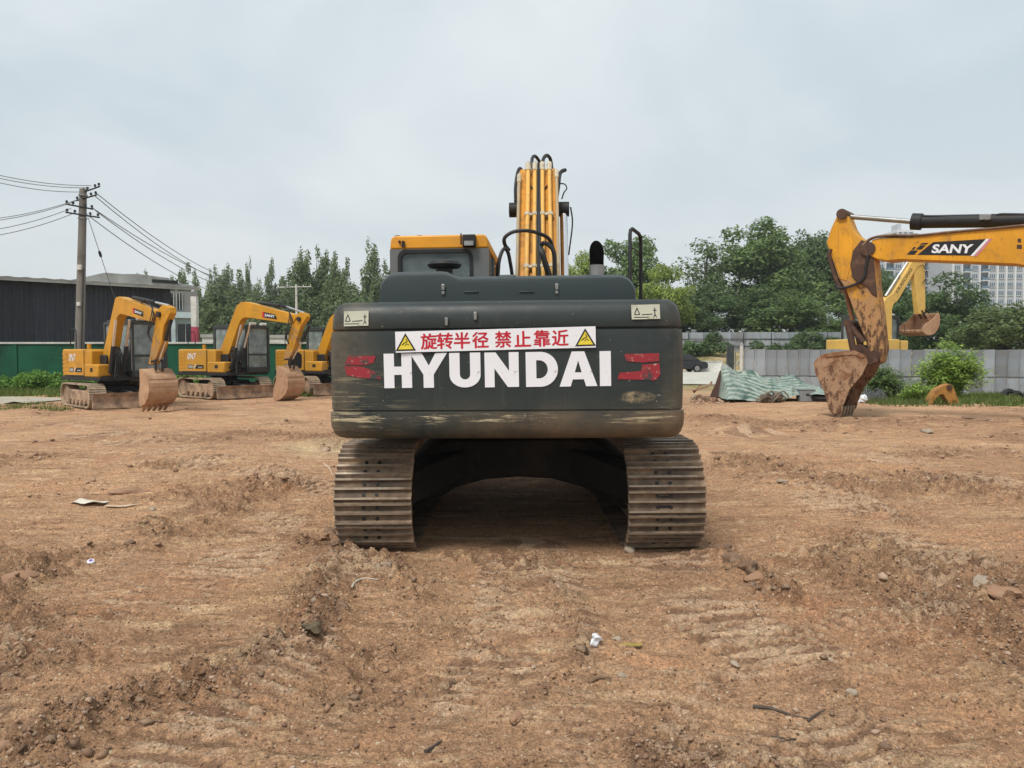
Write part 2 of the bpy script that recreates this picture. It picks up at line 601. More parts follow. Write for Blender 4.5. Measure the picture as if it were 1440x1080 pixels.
def hgt(x, y):
    x, y = np.asarray(x, dtype=float), np.asarray(y, dtype=float)
    z = 0.045 * fbm(x * 0.16, y * 0.16, 3, 3) + 0.022 * fbm(x * 0.9, y * 0.9, 3, 11)
    near = np.clip((40 - y) / 30, 0, 1)
    wx = 0.35 * pnoise(x * 0.5, y * 0.5, 21)
    # sweeps left by tracks and blades: long shallow grooves that bend towards the right
    sw = y + wx + 0.10 * x - 0.045 * np.clip(x, 0, 9) ** 2
    st = fbm(x * 0.55 + 3, sw * 5.5, 4, 41, 0.62)
    st2_ = lambda a, b: fbm(a * 0.4 + 9, b * 9.0, 3, 141, 0.6)
    smask = 0.35 + 0.65 * np.clip(0.5 + 1.6 * pnoise(x * 0.33, y * 0.33, 51), 0, 1)
    z = z + near * (0.018 * st + 0.046 * (0.3 - np.abs(st2_(x, sw)))) * smask
    st2 = fbm((x - 0.6 * y) * 0.5, (y + 0.6 * x) * 6.0, 3, 61, 0.6)
    z = z + near * 0.018 * st2 * np.clip(pnoise(x * 0.4, y * 0.4, 71) * 2, 0, 1)
    c = churn(x, y)
    for pts, w, h, k in RIDGES:
        z = z + h * np.exp(-(seg_dist(x, y, pts) / w) ** 2)
    clod = np.abs(fbm(x * 6.5, y * 6.5, 3, 81, 0.6))
    z = z + near * c * (0.12 * clod - 0.028) + near * 0.019 * np.abs(fbm(x * 10, y * 10, 3, 91, 0.7)) * (0.35 + np.clip(fbm(x * 0.8, y * 0.8, 2, 95) + 0.5, 0, 1))
    # prints left by tracks: short parallel bars
    for (ax, ay, rad, ang, per, amp) in PRINTS:
        ca_, sa_ = math.cos(ang), math.sin(ang)
        u, v = (x - ax) * ca_ + (y - ay) * sa_, -(x - ax) * sa_ + (y - ay) * ca_
        w = np.clip(1.4 - np.hypot(u / rad, v / (rad * 0.45)), 0, 1) * np.clip(0.6 + 1.2 * pnoise(x * 3, y * 3, 201), 0, 1)
        z = z + amp * w * np.clip(np.sin(u * 6.283 / per + 1.3 * pnoise(x * 2, y * 2, 211)) * 1.6, -1, 1)
    cm, cw_ = cleats(x, y)
    z = z + cm * cw_
    # flat where the machines stand
    fl = np.maximum.reduce([np.exp(-(np.maximum(np.abs(x - HX) - 1.5, 0) / 0.25) ** 2) * np.exp(-(np.maximum(np.abs(y - HY) - 1.9, 0) / 0.25) ** 2)])
    z = z * (1 - 0.9 * fl)
    # bank that carries the far hoarding
    z = z + 1.75 * np.clip((y - 66) / 7, 0, 1) * np.clip((x - 8) / 6, 0, 1)
    return z


def H(x, y):
    return float(hgt(np.array([x]), np.array([y]))[0])


def axis(a, b, step, grow, lo, hi):
    mid = list(np.arange(a, b, step))
    up, s, v = [], step, b
    while v < hi:
        up.append(v); s *= grow; v += s
    dn, s, v = [], step, a - step
    while v > lo:
        dn.append(v); s *= grow; v -= s
    return np.array(dn[::-1] + mid + up + [hi])


GXS = axis(-5.6, 5.6, 0.022, 1.055, -700, 700)
GYS = axis(2.4, 9.0, 0.021, 1.022, -40, 1500)
gx, gy = np.meshgrid(GXS, GYS)
gz = hgt(gx, gy)
nx, ny = len(GXS), len(GYS)
idx = np.arange(nx * ny).reshape(ny, nx)
gf = np.stack([idx[:-1, :-1], idx[:-1, 1:], idx[1:, 1:], idx[1:, :-1]], -1).reshape(-1, 4)


def ground_material():
    t = NT('dirt')

    def grains(scale, vec=None):
        v = t.n('ShaderNodeTexVoronoi'); v.inputs['Scale'].default_value = scale; v.inputs['Randomness'].default_value = 1.0
        t.l(vec if vec is not None else t.tc.outputs['Object'], v.inputs['Vector'])
        sp = t.n('ShaderNodeSeparateColor'); t.l(v.outputs['Color'], sp.inputs[0])
        return v.outputs['Distance'], sp.outputs[0], sp.outputs[1]

    big = t.noise(0.35, 5, 0.6)
    c = t.mix(t.rng(big, 0.36, 0.64), (0.485, 0.277, 0.160), (0.621, 0.377, 0.221))
    c = t.mix(t.rng(t.noise(0.7, 6, 0.65, dist=0.4), 0.52, 0.70, 0, 0.55), c, (0.582, 0.270, 0.133))       # reddish soil
    c = t.mix(t.rng(t.noise(0.55, 6, 0.65, vec=t.coords((1, 1, 1), (0, 0, 1.1))), 0.52, 0.68, 0, 0.6), c, (0.376, 0.228, 0.138))
    c = t.mix(t.rng(t.noise(0.9, 6, 0.65, vec=t.coords((1, 1, 1), (0.3, 0, 2.1))), 0.54, 0.70, 0, 0.5), c, (0.646, 0.437, 0.238))
    # scraped streaks, pale and dark, following the sweeps
    for (vec, ang, thr, colr, f) in (((0.5, 2.4, 1), 0.10, 0.54, (0.749, 0.525, 0.320), 0.85), ((0.45, 2.8, 1), -0.20, 0.55, (0.259, 0.144, 0.083), 0.8), ((0.9, 6.0, 1), -0.05, 0.57, (0.749, 0.538, 0.342), 0.7), ((0.8, 6.5, 1), 0.16, 0.57, (0.221, 0.126, 0.073), 0.7)):
        c = t.mix(t.rng(t.noise(2.2, 6, 0.68, vec=t.coords(vec, (0, 0, ang)), dist=0.15), thr, thr + 0.12, 0, f), c, colr)
    sa = t.n('ShaderNodeAttribute'); sa.attribute_name = 'sand'
    c = t.mix(sa.outputs['Fac'], c, (0.749, 0.579, 0.342))
    at = t.n('ShaderNodeAttribute'); at.attribute_name = 'churn'
    moist = t.math('MULTIPLY', at.outputs['Fac'], t.rng(t.noise(4.5, 8, 0.75), 0.38, 0.58))
    c = t.mix(t.math('MULTIPLY', moist, 0.8), c, (0.246, 0.139, 0.083))
    c = t.mix(t.rng(t.noise(3.2, 8, 0.78, vec=t.coords((0.7, 1.6, 1), (0, 0, 0.2))), 0.56, 0.64, 0, 0.6), c, (0.213, 0.119, 0.070))
    c = t.mix(t.rng(t.noise(1.5, 7, 0.7, dist=0.3), 0.52, 0.68, 0, 0.35), c, (0.234, 0.139, 0.089))
    ca_ = t.n('ShaderNodeAttribute'); ca_.attribute_name = 'cleat'
    wob = t.math('ADD', ca_.outputs['Fac'], t.rng(t.noise(9, 5, 0.7), 0.3, 0.7, -0.14, 0.14))
    c = t.mix(t.rng(wob, 0.56, 0.80, 0, 0.45), c, (0.669, 0.497, 0.345))
    c = t.mix(t.rng(wob, 0.44, 0.22, 0, 0.65), c, (0.243, 0.148, 0.097))
    # grains of three sizes, each with its own tone
    k = None
    for (scale, lo, hi) in ((26, 0.88, 1.10), (85, 0.76, 1.22), (210, 0.80, 1.20)):
        d_, r1, r2 = grains(scale)
        f = t.rng(r1, 0, 1, lo, hi)
        k = f if k is None else t.math('MULTIPLY', k, f)
    sc_ = t.n('ShaderNodeVectorMath', operation='SCALE')
    t.l(c, sc_.inputs[0]); t.l(k, sc_.inputs['Scale'])
    c = sc_.outputs[0]
    d1, r1, r2 = grains(60)
    c = t.mix(t.math('MULTIPLY', t.rng(r2, 0.95, 0.965), t.rng(t.math('ADD', d1, t.noise(170, 3)), 1.0, 0.8)), c, (0.749, 0.597, 0.409))
    c = t.mix(t.math('MULTIPLY', t.rng(r1, 0.955, 0.97), t.rng(t.math('ADD', d1, t.noise(160, 3)), 1.05, 0.85)), c, (0.142, 0.084, 0.050))
    # beyond the lot: dusty green-grey ground
    p = t.pos()
    far = t.rng(t.math('ADD', p[1], t.rng(t.noise(0.3, 4), 0.3, 0.7, -4, 4)), 27.0, 34.0)
    c = t.mix(far, c, t.mix(t.rng(t.noise(0.6, 6, 0.7), 0.4, 0.6), (0.176, 0.162, 0.060), (0.492, 0.358, 0.221)))
    b0 = t.bump(t.noise(2.0, 7, 0.72, vec=t.coords((0.8, 6.0, 1), (0, 0, 0.10)), dist=0.15), 0.8, 0.05)
    b1 = t.bump(t.noise(30, 6, 0.75), 1.0, 0.035, b0)
    dg, _, _ = grains(75)
    b2 = t.bump(t.math('MULTIPLY', dg, -1.0), 0.4, 0.010, b1)
    dg2, _, _ = grains(24)
    b3 = t.bump(t.math('MULTIPLY', dg2, -1.0), 0.15, 0.03, b2)
    return t.out(c, 0.95, b3, 0.0, 0.12)


M['dirt'] = ground_material()
ground = np_mesh('ground', np.stack([gx.ravel(), gy.ravel(), gz.ravel()], -1), gf, M['dirt'], None, 'structure', True)
ca = ground.data.attributes.new('churn', 'FLOAT', 'POINT')
ca.data.foreach_set('value', churn(gx.ravel(), gy.ravel()).astype(np.float32))
sand = ground.data.attributes.new('sand', 'FLOAT', 'POINT')
_m, _w = cleats(gx.ravel(), gy.ravel())
cl_a = ground.data.attributes.new('cleat', 'FLOAT', 'POINT'); cl_a.data.foreach_set('value', (_m * np.sign(_w) * 0.5 + 0.5).astype(np.float32))
_q = G(505, 630)
_w = np.hypot((gx - _q.x) / 1.5, (gy - _q.y) / 1.6) + 0.25 * pnoise(gx * 1.5, gy * 1.5, 77)
sand.data.foreach_set('value', (0.85 * np.clip(1.5 - _w * 1.4, 0, 1)).ravel().astype(np.float32))


def sheet(name, quads, z, mat, nx_=30, ny_=8):
    """a strip laid on the ground: quads = 4 corners (x, y)"""
    a, b, c, d = [np.array(q, float) for q in quads]
    u, v = np.meshgrid(np.linspace(0, 1, nx_), np.linspace(0, 1, ny_))
    u, v = u[..., None], v[..., None]
    p = (a * (1 - u) + b * u) * (1 - v) + (d * (1 - u) + c * u) * v
    zz_ = hgt(p[..., 0], p[..., 1]) + z
    ii = np.arange(nx_ * ny_).reshape(ny_, nx_)
    f = np.stack([ii[:-1, :-1], ii[:-1, 1:], ii[1:, 1:], ii[1:, :-1]], -1).reshape(-1, 4)
    return np_mesh(name, np.concatenate([p.reshape(-1, 2), zz_.reshape(-1, 1)], 1), f, mat, None, 'structure', True)


M['road'] = paint('pale_concrete_road', (0.50, 0.48, 0.42), (0.33, 0.27, 0.19), 0.4, 0.4, 0.85, bump=0.2, bscale=12)
sheet('concrete_road', [(6, 38), (19.5, 38), (34, 64), (11, 64)], 0.04, M['road'], 40, 30)
sheet('path', [(-34, 23.6), (-15.4, 23.6), (-15.0, 26.6), (-34, 27.2)], 0.03, paint('dusty_path', (0.44, 0.40, 0.32), (0.22, 0.19, 0.11), 0.6, 0.9, 0.9), 50, 10)


# ------------------------------------------------------------------ clods and gravel
def ico(sub=1):
    bm = bmesh.new()
    bmesh.ops.create_icosphere(bm, subdivisions=sub, radius=1.0)
    V = np.array([v.co[:] for v in bm.verts]); F = np.array([[v.index for v in f.verts] for f in bm.faces])
    bm.free()
    return V, F


ICO_V, ICO_F = ico()
nr = np.random.RandomState(3)


def scatter(name, pts, sizes, mat, kind='stuff', sink=0.35, sub=1):
    n = len(pts)
    ICO_V, ICO_F = ico(sub)
    k = len(ICO_V)
    V = np.repeat(ICO_V[None], n, 0) * (1 + nr.uniform(-0.5, 0.38, (n, k, 1)))
    V = V * (sizes[:, None, None] * nr.uniform(0.6, 1.3, (n, 1, 3)) * np.array([1, 1, 0.68]))
    a = nr.uniform(0, 6.28, n)
    ca_, sa_ = np.cos(a)[:, None], np.sin(a)[:, None]
    X, Y = V[..., 0] * ca_ - V[..., 1] * sa_, V[..., 0] * sa_ + V[..., 1] * ca_
    z = hgt(pts[:, 0], pts[:, 1])
    W = np.stack([X + pts[:, :1], Y + pts[:, 1:2], V[..., 2] + (z + sizes * (0.6 - sink) * 0.6)[:, None]], -1)
    F = ICO_F[None] + (np.arange(n) * k)[:, None, None]
    return np_mesh(name, W.reshape(-1, 3), F.reshape(-1, 3), mat, None, kind, False)


def soil_clod_mat():
    t = NT('soil_clods')
    g = t.n('ShaderNodeNewGeometry')
    r = t.n('ShaderNodeValToRGB')
    e = r.color_ramp.elements
    e[0].position, e[0].color = 0.0, (0.171, 0.105, 0.071, 1)
    e[1].position, e[1].color = 1.0, (0.479, 0.352, 0.266, 1)
    for p_, c_ in ((0.35, (0.273, 0.171, 0.113, 1)), (0.7, (0.353, 0.220, 0.143, 1))):
        q = e.new(p_); q.color = c_
    t.l(g.outputs['Random Per Island'], r.inputs[0])
    c = t.mix(t.rng(t.noise(30, 5), 0.4, 0.7, 0, 0.5), r.outputs[0], (0.20, 0.13, 0.08))
    return t.out(c, 0.95, t.bump(t.noise(60, 5, 0.7), 0.5, 0.01), 0, 0.15)


M['clod'] = soil_clod_mat()


def scatter_points(n, ymin, ymax, dens):
    out = []
    while sum(len(o) for o in out) < n:
        y = ymin + (ymax - ymin) * nr.uniform(0, 1, 40000) ** 1.9
        x = nr.uniform(-0.75, 0.75, 40000) * y
        c = churn(x, y)
        keep = nr.uniform(0, 1, 40000) < dens(c)
        inm = (np.abs(x - HX) < 1.6) & (np.abs(y - HY) < 2.3)
        keep &= ~inm
        out.append(np.stack([x[keep], y[keep]], -1))
    return np.concatenate(out)[:n]


pa = scatter_points(15000, 2.6, 24, lambda c: 0.03 + 0.97 * c ** 2)
scatter('gravel', pa, np.clip(nr.lognormal(-5.0, 0.50, len(pa)), 0.003, 0.035), M['clod'])
pb = scatter_points(22000, 2.6, 16, lambda c: 0.5 + 0.5 * c)
scatter('gravel', pb, np.clip(nr.lognormal(-5.65, 0.42, len(pb)), 0.002, 0.012), M['clod'])
pc = scatter_points(1600, 9, 26, lambda c: 0.05 + 0.95 * c)
scatter('gravel', pc, np.clip(nr.lognormal(-3.9, 0.5, len(pc)), 0.01, 0.08), M['clod'])


# crumbly clods thrown up along the ruts
M['clod_wet'] = paint('moist_clods', (0.20, 0.128, 0.082), (0.36, 0.25, 0.165), 0.55, 11, 0.95, bump=0.8, bscale=45)
cl = []
for (pts, w, h, k), n_ in zip(RIDGES[:9], (230, 70, 110, 70, 8, 6, 60, 20, 10)):
    for _ in range(n_):
        i_ = nr.randint(0, len(pts) - 1); f_c = nr.uniform()
        cl.append((pts[i_][0] * (1 - f_c) + pts[i_ + 1][0] * f_c + nr.normal() * w * 0.55, pts[i_][1] * (1 - f_c) + pts[i_ + 1][1] * f_c + nr.normal() * w * 0.55))
cl = np.array(cl)
scatter('soil_clods', cl, np.clip(nr.lognormal(-4.5, 0.5, len(cl)), 0.006, 0.036), M['clod_wet'], 'stuff', 0.5, 2)

rb = np.stack([nr.normal(6.55, 0.35, 90), nr.normal(24.6, 0.3, 90)], -1)
scatter('rubble', rb, np.clip(nr.lognormal(-2.9, 0.45, 90), 0.02, 0.16), M['clod'], 'stuff', 0.4, 2)


# ------------------------------------------------------------------ shed, walls, buildings on the left
def panel_material(name, c, vary=0.3):
    return paint(name, c, (0.16, 0.14, 0.11), 0.3, 0.8, 0.55, streak=0.35)


M['siding'] = panel_material('dark_siding', (0.030, 0.035, 0.046))
M['roofsheet'] = panel_material('roof_sheet', (0.36, 0.36, 0.34))
M['greenwall'] = paint('green_wall_paint', (0.010, 0.082, 0.042), (0.012, 0.035, 0.024), 0.5, 0.7, 0.7, streak=0.3, speck=(0.05, 0.11, 0.08), spec=0.2)
M['capstone'] = paint('wall_cap', (0.50, 0.50, 0.46), (0.25, 0.24, 0.2), 0.4, 2, 0.8)
M['hoarding'] = paint('grey_hoarding', (0.29, 0.32, 0.35), (0.20, 0.18, 0.155), 0.5, 1.2, 0.6, streak=0.7)
M['hoarding2'] = paint('grey_hoarding_worn', (0.235, 0.26, 0.285), (0.17, 0.15, 0.125), 0.65, 1.1, 0.65, streak=0.6)
per_piece(M['hoarding'], 0.82, 1.18); per_piece(M['hoarding2'], 0.8, 1.2); per_piece(M['siding'], 0.8, 1.25)
M['tilewhite'] = paint('pale_wall_tile', (0.55, 0.66, 0.68), (0.3, 0.32, 0.3), 0.3, 1, 0.6, streak=0.3)
M['greyblock'] = paint('grey_render', (0.25, 0.245, 0.235), (0.2, 0.19, 0.17), 0.5, 1, 0.9)
M['window_dark'] = plain('dark_window_glass', (0.02, 0.026, 0.03), 0.12, 0, 0.3, 2, 0.6)


def shed():
    a = P(-260, 398, 33.5); b = P(240, 405, 43.5)
    top = 5.35
    s = thing('shed', 'long dark blue-black corrugated shed with grey sheet roof behind the green wall', 'shed', (a.x, a.y, 0))
    d = Vector((b.x - a.x, b.y - a.y, 0)); L_ = d.length; d.normalize()
    nrm = Vector((-d.y, d.x, 0))
    if nrm.y < 0:
        nrm = -nrm
    fr = Matrix(((d.x, nrm.x, 0, 0), (d.y, nrm.y, 0, 0), (0, 0, 1, 0), (0, 0, 0, 1)))
    # trapezoid-profiled cladding sheets, each a piece of its own
    sw_ = 0.92
    n = int(L_ / sw_)
    prof = []
    for k in range(4):
        x0 = k * sw_ / 4
        prof += [(x0, 0.0), (x0 + 0.08, 0.0), (x0 + 0.105, -0.035), (x0 + 0.19, -0.035), (x0 + 0.215, 0.0)]
    me = None
    w = 0
    for i in range(n):
        if me is None:
            mb = MB(fr)
            mb.prism(prof + [(sw_ - 0.012, 0.0), (sw_ - 0.012, 0.03), (0, 0.03)], 0, top, 'z')
            o = mb.build('cladding_sheet', M['siding'], s, smooth=False)
            me = o.data
        else:
            o = link_mesh('cladding_sheet', me, s)
        o.location = d * (i * sw_) + nrm * (0.004 * math.sin(i * 2.1))
    mb = MB(fr); mb.box(0, L_, 0.05, 6, 0, top - 0.02); mb.build('wall', M['siding'], s)
    # roof: corrugated sheet overhanging the eave, and the raised second slope
    mb = MB(fr)
    poly = []
    m = int(L_ / 0.35)
    for i in range(m + 1):
        x = -0.4 + (L_ + 1.9) * i / m
        poly.append((x, 0.05 if i % 2 else 0.0))
    lo = [(x, z - 0.035) for x, z in poly][::-1]
    mt = Matrix.Translation((0, 0, top + 0.1)) @ Matrix(((1, 0, 0, 0), (0, 1, 0, 0), (0, 0.04, 1, 0), (0, 0, 0, 1)))
    mb.prism(poly + lo, -0.75, 6.2, 'y', 0, mt)
    mb.box(-0.4, L_ + 1.4, -0.72, -0.64, top - 0.1, top + 0.085)
    mb.build('roof', M['roofsheet'], s, smooth=False)
    mb = MB(fr)
    u0, u1 = L_ * 0.66, L_ * 1.0
    top2 = [(u0, 0), (u0 + 0.8, 0.24), (u0 + 1.7, 0.52), (u0 + 2.6, 0.50), (u0 + 3.4, 0.56), (u0 + 5, 0.44), (u1, 0.22), (u1 + 1.2, 0.1), (u1 + 1.2, 0)]
    mb.prism([(x, z + top + 0.13) for x, z in top2], -0.1, 3, 'y')
    mb.build('upper_roof', M['roofsheet'], s)
    for u in (u0 + 4.1, u1 - 0.4):
        mb = MB(fr); mb.box(u, u + 0.75, -0.18, 0.02, top + 0.26, top + 0.44); mb.build('roof_vent', M['dark'], s)
    return s


shed()


def green_wall():
    segs = [((-36, 35.2), (-10.2, 34.4)), ((-10.2, 34.4), (-4.5, 38.0))]
    for i, (p, q) in enumerate(segs):
        p, q = Vector((*p, 0)), Vector((*q, 0))
        d = q - p; L_ = d.length; d.normalize()
        fr = Matrix(((d.x, -d.y, 0, 0), (d.y, d.x, 0, 0), (0, 0, 1, 0), (0, 0, 0, 1)))
        w = thing('boundary_wall', ['long green painted boundary wall in front of the dark shed', 'short green wall length running back behind the second yellow excavator'][i], 'wall', p)
        n = max(2, round(L_ / 3.2))
        for k in range(n):
            mb = MB(fr); mb.box(k * L_ / n + 0.012, (k + 1) * L_ / n - 0.012, 0, 0.2, -0.1, 2.02)
            mb.build('wall_bay', M['greenwall'], w, 0.01)
            if k:
                mb = MB(fr); mb.box(k * L_ / n - 0.07, k * L_ / n + 0.07, -0.05, 0.22, -0.1, 2.02); mb.build('pier', M['greenwall'], w)
        mb = MB(fr); mb.box(-0.05, L_ + 0.05, -0.06, 0.28, 2.02, 2.11); mb.build('coping', M['capstone'], w, 0.01)


green_wall()


def white_house():
    c = P(262, 490, 52)
    b = thing('house', 'small pale blue-white house with dark windows beside the end of the shed', 'house', (c.x, c.y, 0), R(24))
    x0, x1 = -1.35, 0.75
    mb = MB(); mb.box(x0, x1, 0.2, 6, 0, 4.35); mb.build('wall', M['tilewhite'], b)
    mb = MB(); mb.box(x0 - 0.4, x1 + 0.05, 0.1, 6, 4.36, 5.85); mb.build('upper_storey', M['greyblock'], b)
    mb = MB(); mb.box(x0 - 0.4, x1 + 0.06, -0.25, 0.1, 4.0, 4.4); mb.build('balcony_edge', M['tilewhite'], b)
    for xx in (-0.85, ):
        mb = MB(); mb.box(xx - 0.18, xx + 0.18, -0.2, 0.16, 0, 4.0); mb.build('column', M['tilewhite'], b)
    mb = MB(); mb.box(x0, x1, -0.3, -0.15, 0.0, 2.1); mb.build('parapet', M['tilewhite'], b)
    for (u0, u1, v0, v1) in ((-1.3, -1.02, 2.2, 3.9), (-0.55, 0.5, 2.15, 3.6), (-1.2, -0.75, 4.6, 5.7), (-0.55, -0.2, 4.6, 5.7)):
        mb = MB(); mb.box(u0, u1, 0.16 if v0 < 4.4 else 0.06, 0.3, v0, v1); w = mb.build('window', M['window_dark'], b)
        mb = MB()
        for uu in (u0, (u0 + u1) / 2, u1):
            mb.box(uu - 0.018, uu + 0.018, 0.10 if v0 < 4.4 else 0.02, 0.17 if v0 < 4.4 else 0.07, v0, v1)
        mb.build('frame', M['offwhite'], w)


white_house()

# red and white post
c = P(275, 500, 36)
pst = thing('marker_post', 'concrete post painted white above and red below beside the pale house', 'post', (c.x, c.y, 0))
mb = MB(); mb.box(-0.14, 0.14, -0.14, 0.14, 2.85, 4.3); mb.build('white_section', M['offwhite'], pst, 0.02)
mb = MB(); mb.box(-0.142, 0.142, -0.142, 0.142, 0, 2.85); mb.build('red_section', paint('faded_red', (0.38, 0.05, 0.08), (0.3, 0.2, 0.18), 0.3, 3), pst, 0.02)
# low white building scraps behind the parked machines
for (pxa, pxb, yt, yb, D, lab) in ((284, 326, 470, 484, 60, 'low white plastered wall between the post and the second yellow excavator'),
                                   (350, 404, 471, 486, 62, 'low white and pink wall seen behind the cab of the second yellow excavator')):
    a, b = P(pxa, yt, D), P(pxb, yt, D)
    w = thing('plastered_wall', lab, 'wall', (a.x, a.y, 0))
    mb = MB(); mb.box(0, b.x - a.x, 0, 0.3, 0, a.z - 0.25); mb.build('wall_body', M['offwhite'], w)
    mb = MB(); mb.box(-0.1, b.x - a.x + 0.1, -0.1, 0.4, a.z - 0.25, a.z); mb.build('coping', M['roofsheet'], w)


# ------------------------------------------------------------------ utility poles and wires
def utility_pole():
    base = P(110.5, 545, 33.0); topp = P(117, 266, 33.0)
    t = thing('utility_pole', 'tall grey concrete utility pole with crossarms and insulators in front of the dark shed', 'pole', (base.x, base.y, 0))
    tp = Vector((topp.x - base.x, 0, topp.z))
    MB().cyl((0, 0, 0), tp, 0.215, 0.145, 18).build('shaft', paint('weathered_pole', (0.20, 0.185, 0.165), (0.10, 0.085, 0.07), 0.45, 1.5, 0.85, bump=0.3, streak=0.5), t)
    k = tp.z

    def at(z):
        return Vector((tp.x * z / k, 0, z))
    arms = [(8.72, 0.85, 30, 0.45), (8.36, 0.95, 25, 0.25), (7.98, 0.98, -24, -0.05), (7.62, 1.2, -22, 0.1)]
    tips = []
    for i, (z, l, ang, off) in enumerate(arms):
        c = at(z) + Vector((off, -0.17, 0))
        dv = Vector((math.cos(R(ang)) * l / 2 * 1.2, -math.sin(R(ang)) * l * 0.3, 0.10 if ang > 0 else -0.09))
        m = MB(); m.tube([c - dv, c + dv], 0.035, 4)
        ar = m.build('crossarm', M['dark'], t, smooth=False)
        for s in (-0.9, -0.45, 0.45, 0.9):
            q = c + dv * s
            m = MB()
            m.tube([q, q + Vector((0, 0, 0.06)), q + Vector((0, 0, 0.07)), q + Vector((0, 0, 0.15)), q + Vector((0, 0, 0.17))], [0.02, 0.02, 0.055, 0.05, 0.02], 8)
            m.build('insulator', M['dark'], ar)
            tips.append(Vector((base.x, base.y, 0)) + q + Vector((0, 0, 0.17)))
    for z in (8.5, 7.5):
        MB().cyl(at(z - 0.03), at(z + 0.03), 0.185, 0.185, 18).build('clamp', M['steel'], t)
    for z, s in ((5.35, 1), (3.75, 0.7)):
        m = MB(); c = at(z) + Vector((0.05, -0.22, 0)); m.box(c.x - 0.1 * s, c.x + 0.1 * s, c.y - 0.06, c.y + 0.04, c.z - 0.12 * s, c.z + 0.1 * s)
        m.build('junction_box', M['offwhite'], t, 0.01)
    MB().tube([at(z) + Vector((0.17, -0.14, 0)) for z in np.linspace(0.2, 5.3, 6)], 0.018, 5).build('down_cable', M['black'], t)
    return t, tips, base


pole, TIPS, PB = utility_pole()


def sag(a, b, s, n=26):
    return [a.lerp(b, i / n) - Vector((0, 0, 4 * s * (i / n) * (1 - i / n))) for i in range(n + 1)]


def wire(a, b, s, label, r=0.014, group='overhead wires'):
    o = MB().tube(sag(a, b, s), r, 5).build('power_line', M['wire'], None)
    tag(o, label, 'wire', group)


M['wire'] = plain('wire_grey', (0.14, 0.145, 0.15), 0.6)
fp_base = P(418, 520, 74)
FPB = Vector((fp_base.x, fp_base.y, 0))
ft = thing('utility_pole', 'thin distant pale utility pole with a single long crossarm among the poplars', 'pole', FPB)
fz_ = P(418, 400, 74).z
MB().cyl((0, 0, 0), (0, 0, fz_), 0.15, 0.10, 12).build('shaft', M['offwhite'], ft)
arm_l = 25 * 74 / FPX
MB().tube([(-arm_l, 0, fz_ - 0.28), (arm_l * 0.85, 0, fz_ - 0.22)], 0.045, 5).build('crossarm', M['offwhite'], ft)
for xx in (-arm_l, -arm_l * 0.5, arm_l * 0.4, arm_l * 0.8):
    MB().cyl((xx, 0, fz_ - 0.24), (xx, 0, fz_), 0.06, 0.04, 8).build('insulator', M['offwhite'], ft)
for i, (x0, y0, D0, tpx, tpy) in enumerate([(-90, 222, 26, 128, 261), (-90, 227, 26, 126, 264), (-90, 231, 26, 112, 270), (-90, 312, 28, 108, 281), (-90, 316, 28, 106, 283),
                                            (-90, 331, 28, 100, 293), (-90, 340, 28, 101, 301)]):
    lab = ['topmost wire running off past the left edge from the pole top', 'second wire running left from the pole top', 'third wire running left, meeting the pole just below its top',
           'first of the close pair of wires sagging left from the second crossarm', 'lower of the close pair of wires sagging left from the second crossarm',
           'pale wire running left from the third crossarm', 'lowest wire running left from the bottom crossarm'][i]
    wire(P(x0, y0, D0), P(tpx, tpy, 32.9), 0.25, lab)
for i, (tpx, tpy, epx, epy, sg) in enumerate([(136, 272, 400, 398, 1.6), (134, 276, 408, 401, 1.9), (128, 291, 412, 402, 1.5), (134, 296, 425, 404, 2.0), (124, 303, 434, 406, 2.4)]):
    lab = ['topmost wire crossing the sky towards the distant pole', 'second wire crossing the sky towards the distant pole', 'middle wire of the five heading to the distant pole',
           'fourth wire down heading to the distant pole', 'lowest wire of the five heading to the distant pole'][i]
    wire(P(tpx, tpy, 32.9), P(epx, epy, 74), sg, lab, 0.02)
# guy wire with its strain insulator
g0, g1 = P(122, 300, 32.8), P(172, 452, 35.0)
gw = thing('guy_wire', 'slanting guy wire with a small strain insulator beside the tall pole', 'wire', g0)
MB().tube([(0, 0, 0), (g1 - g0)], 0.014, 5).build('strand', M['wire'], gw)
mid = (g1 - g0) * 0.36
MB().tube([mid - (g1 - g0) * 0.03, mid - (g1 - g0) * 0.02, mid + (g1 - g0) * 0.02, mid + (g1 - g0) * 0.03], [0.02, 0.06, 0.06, 0.02], 8).build('strain_insulator', M['dark'], gw)


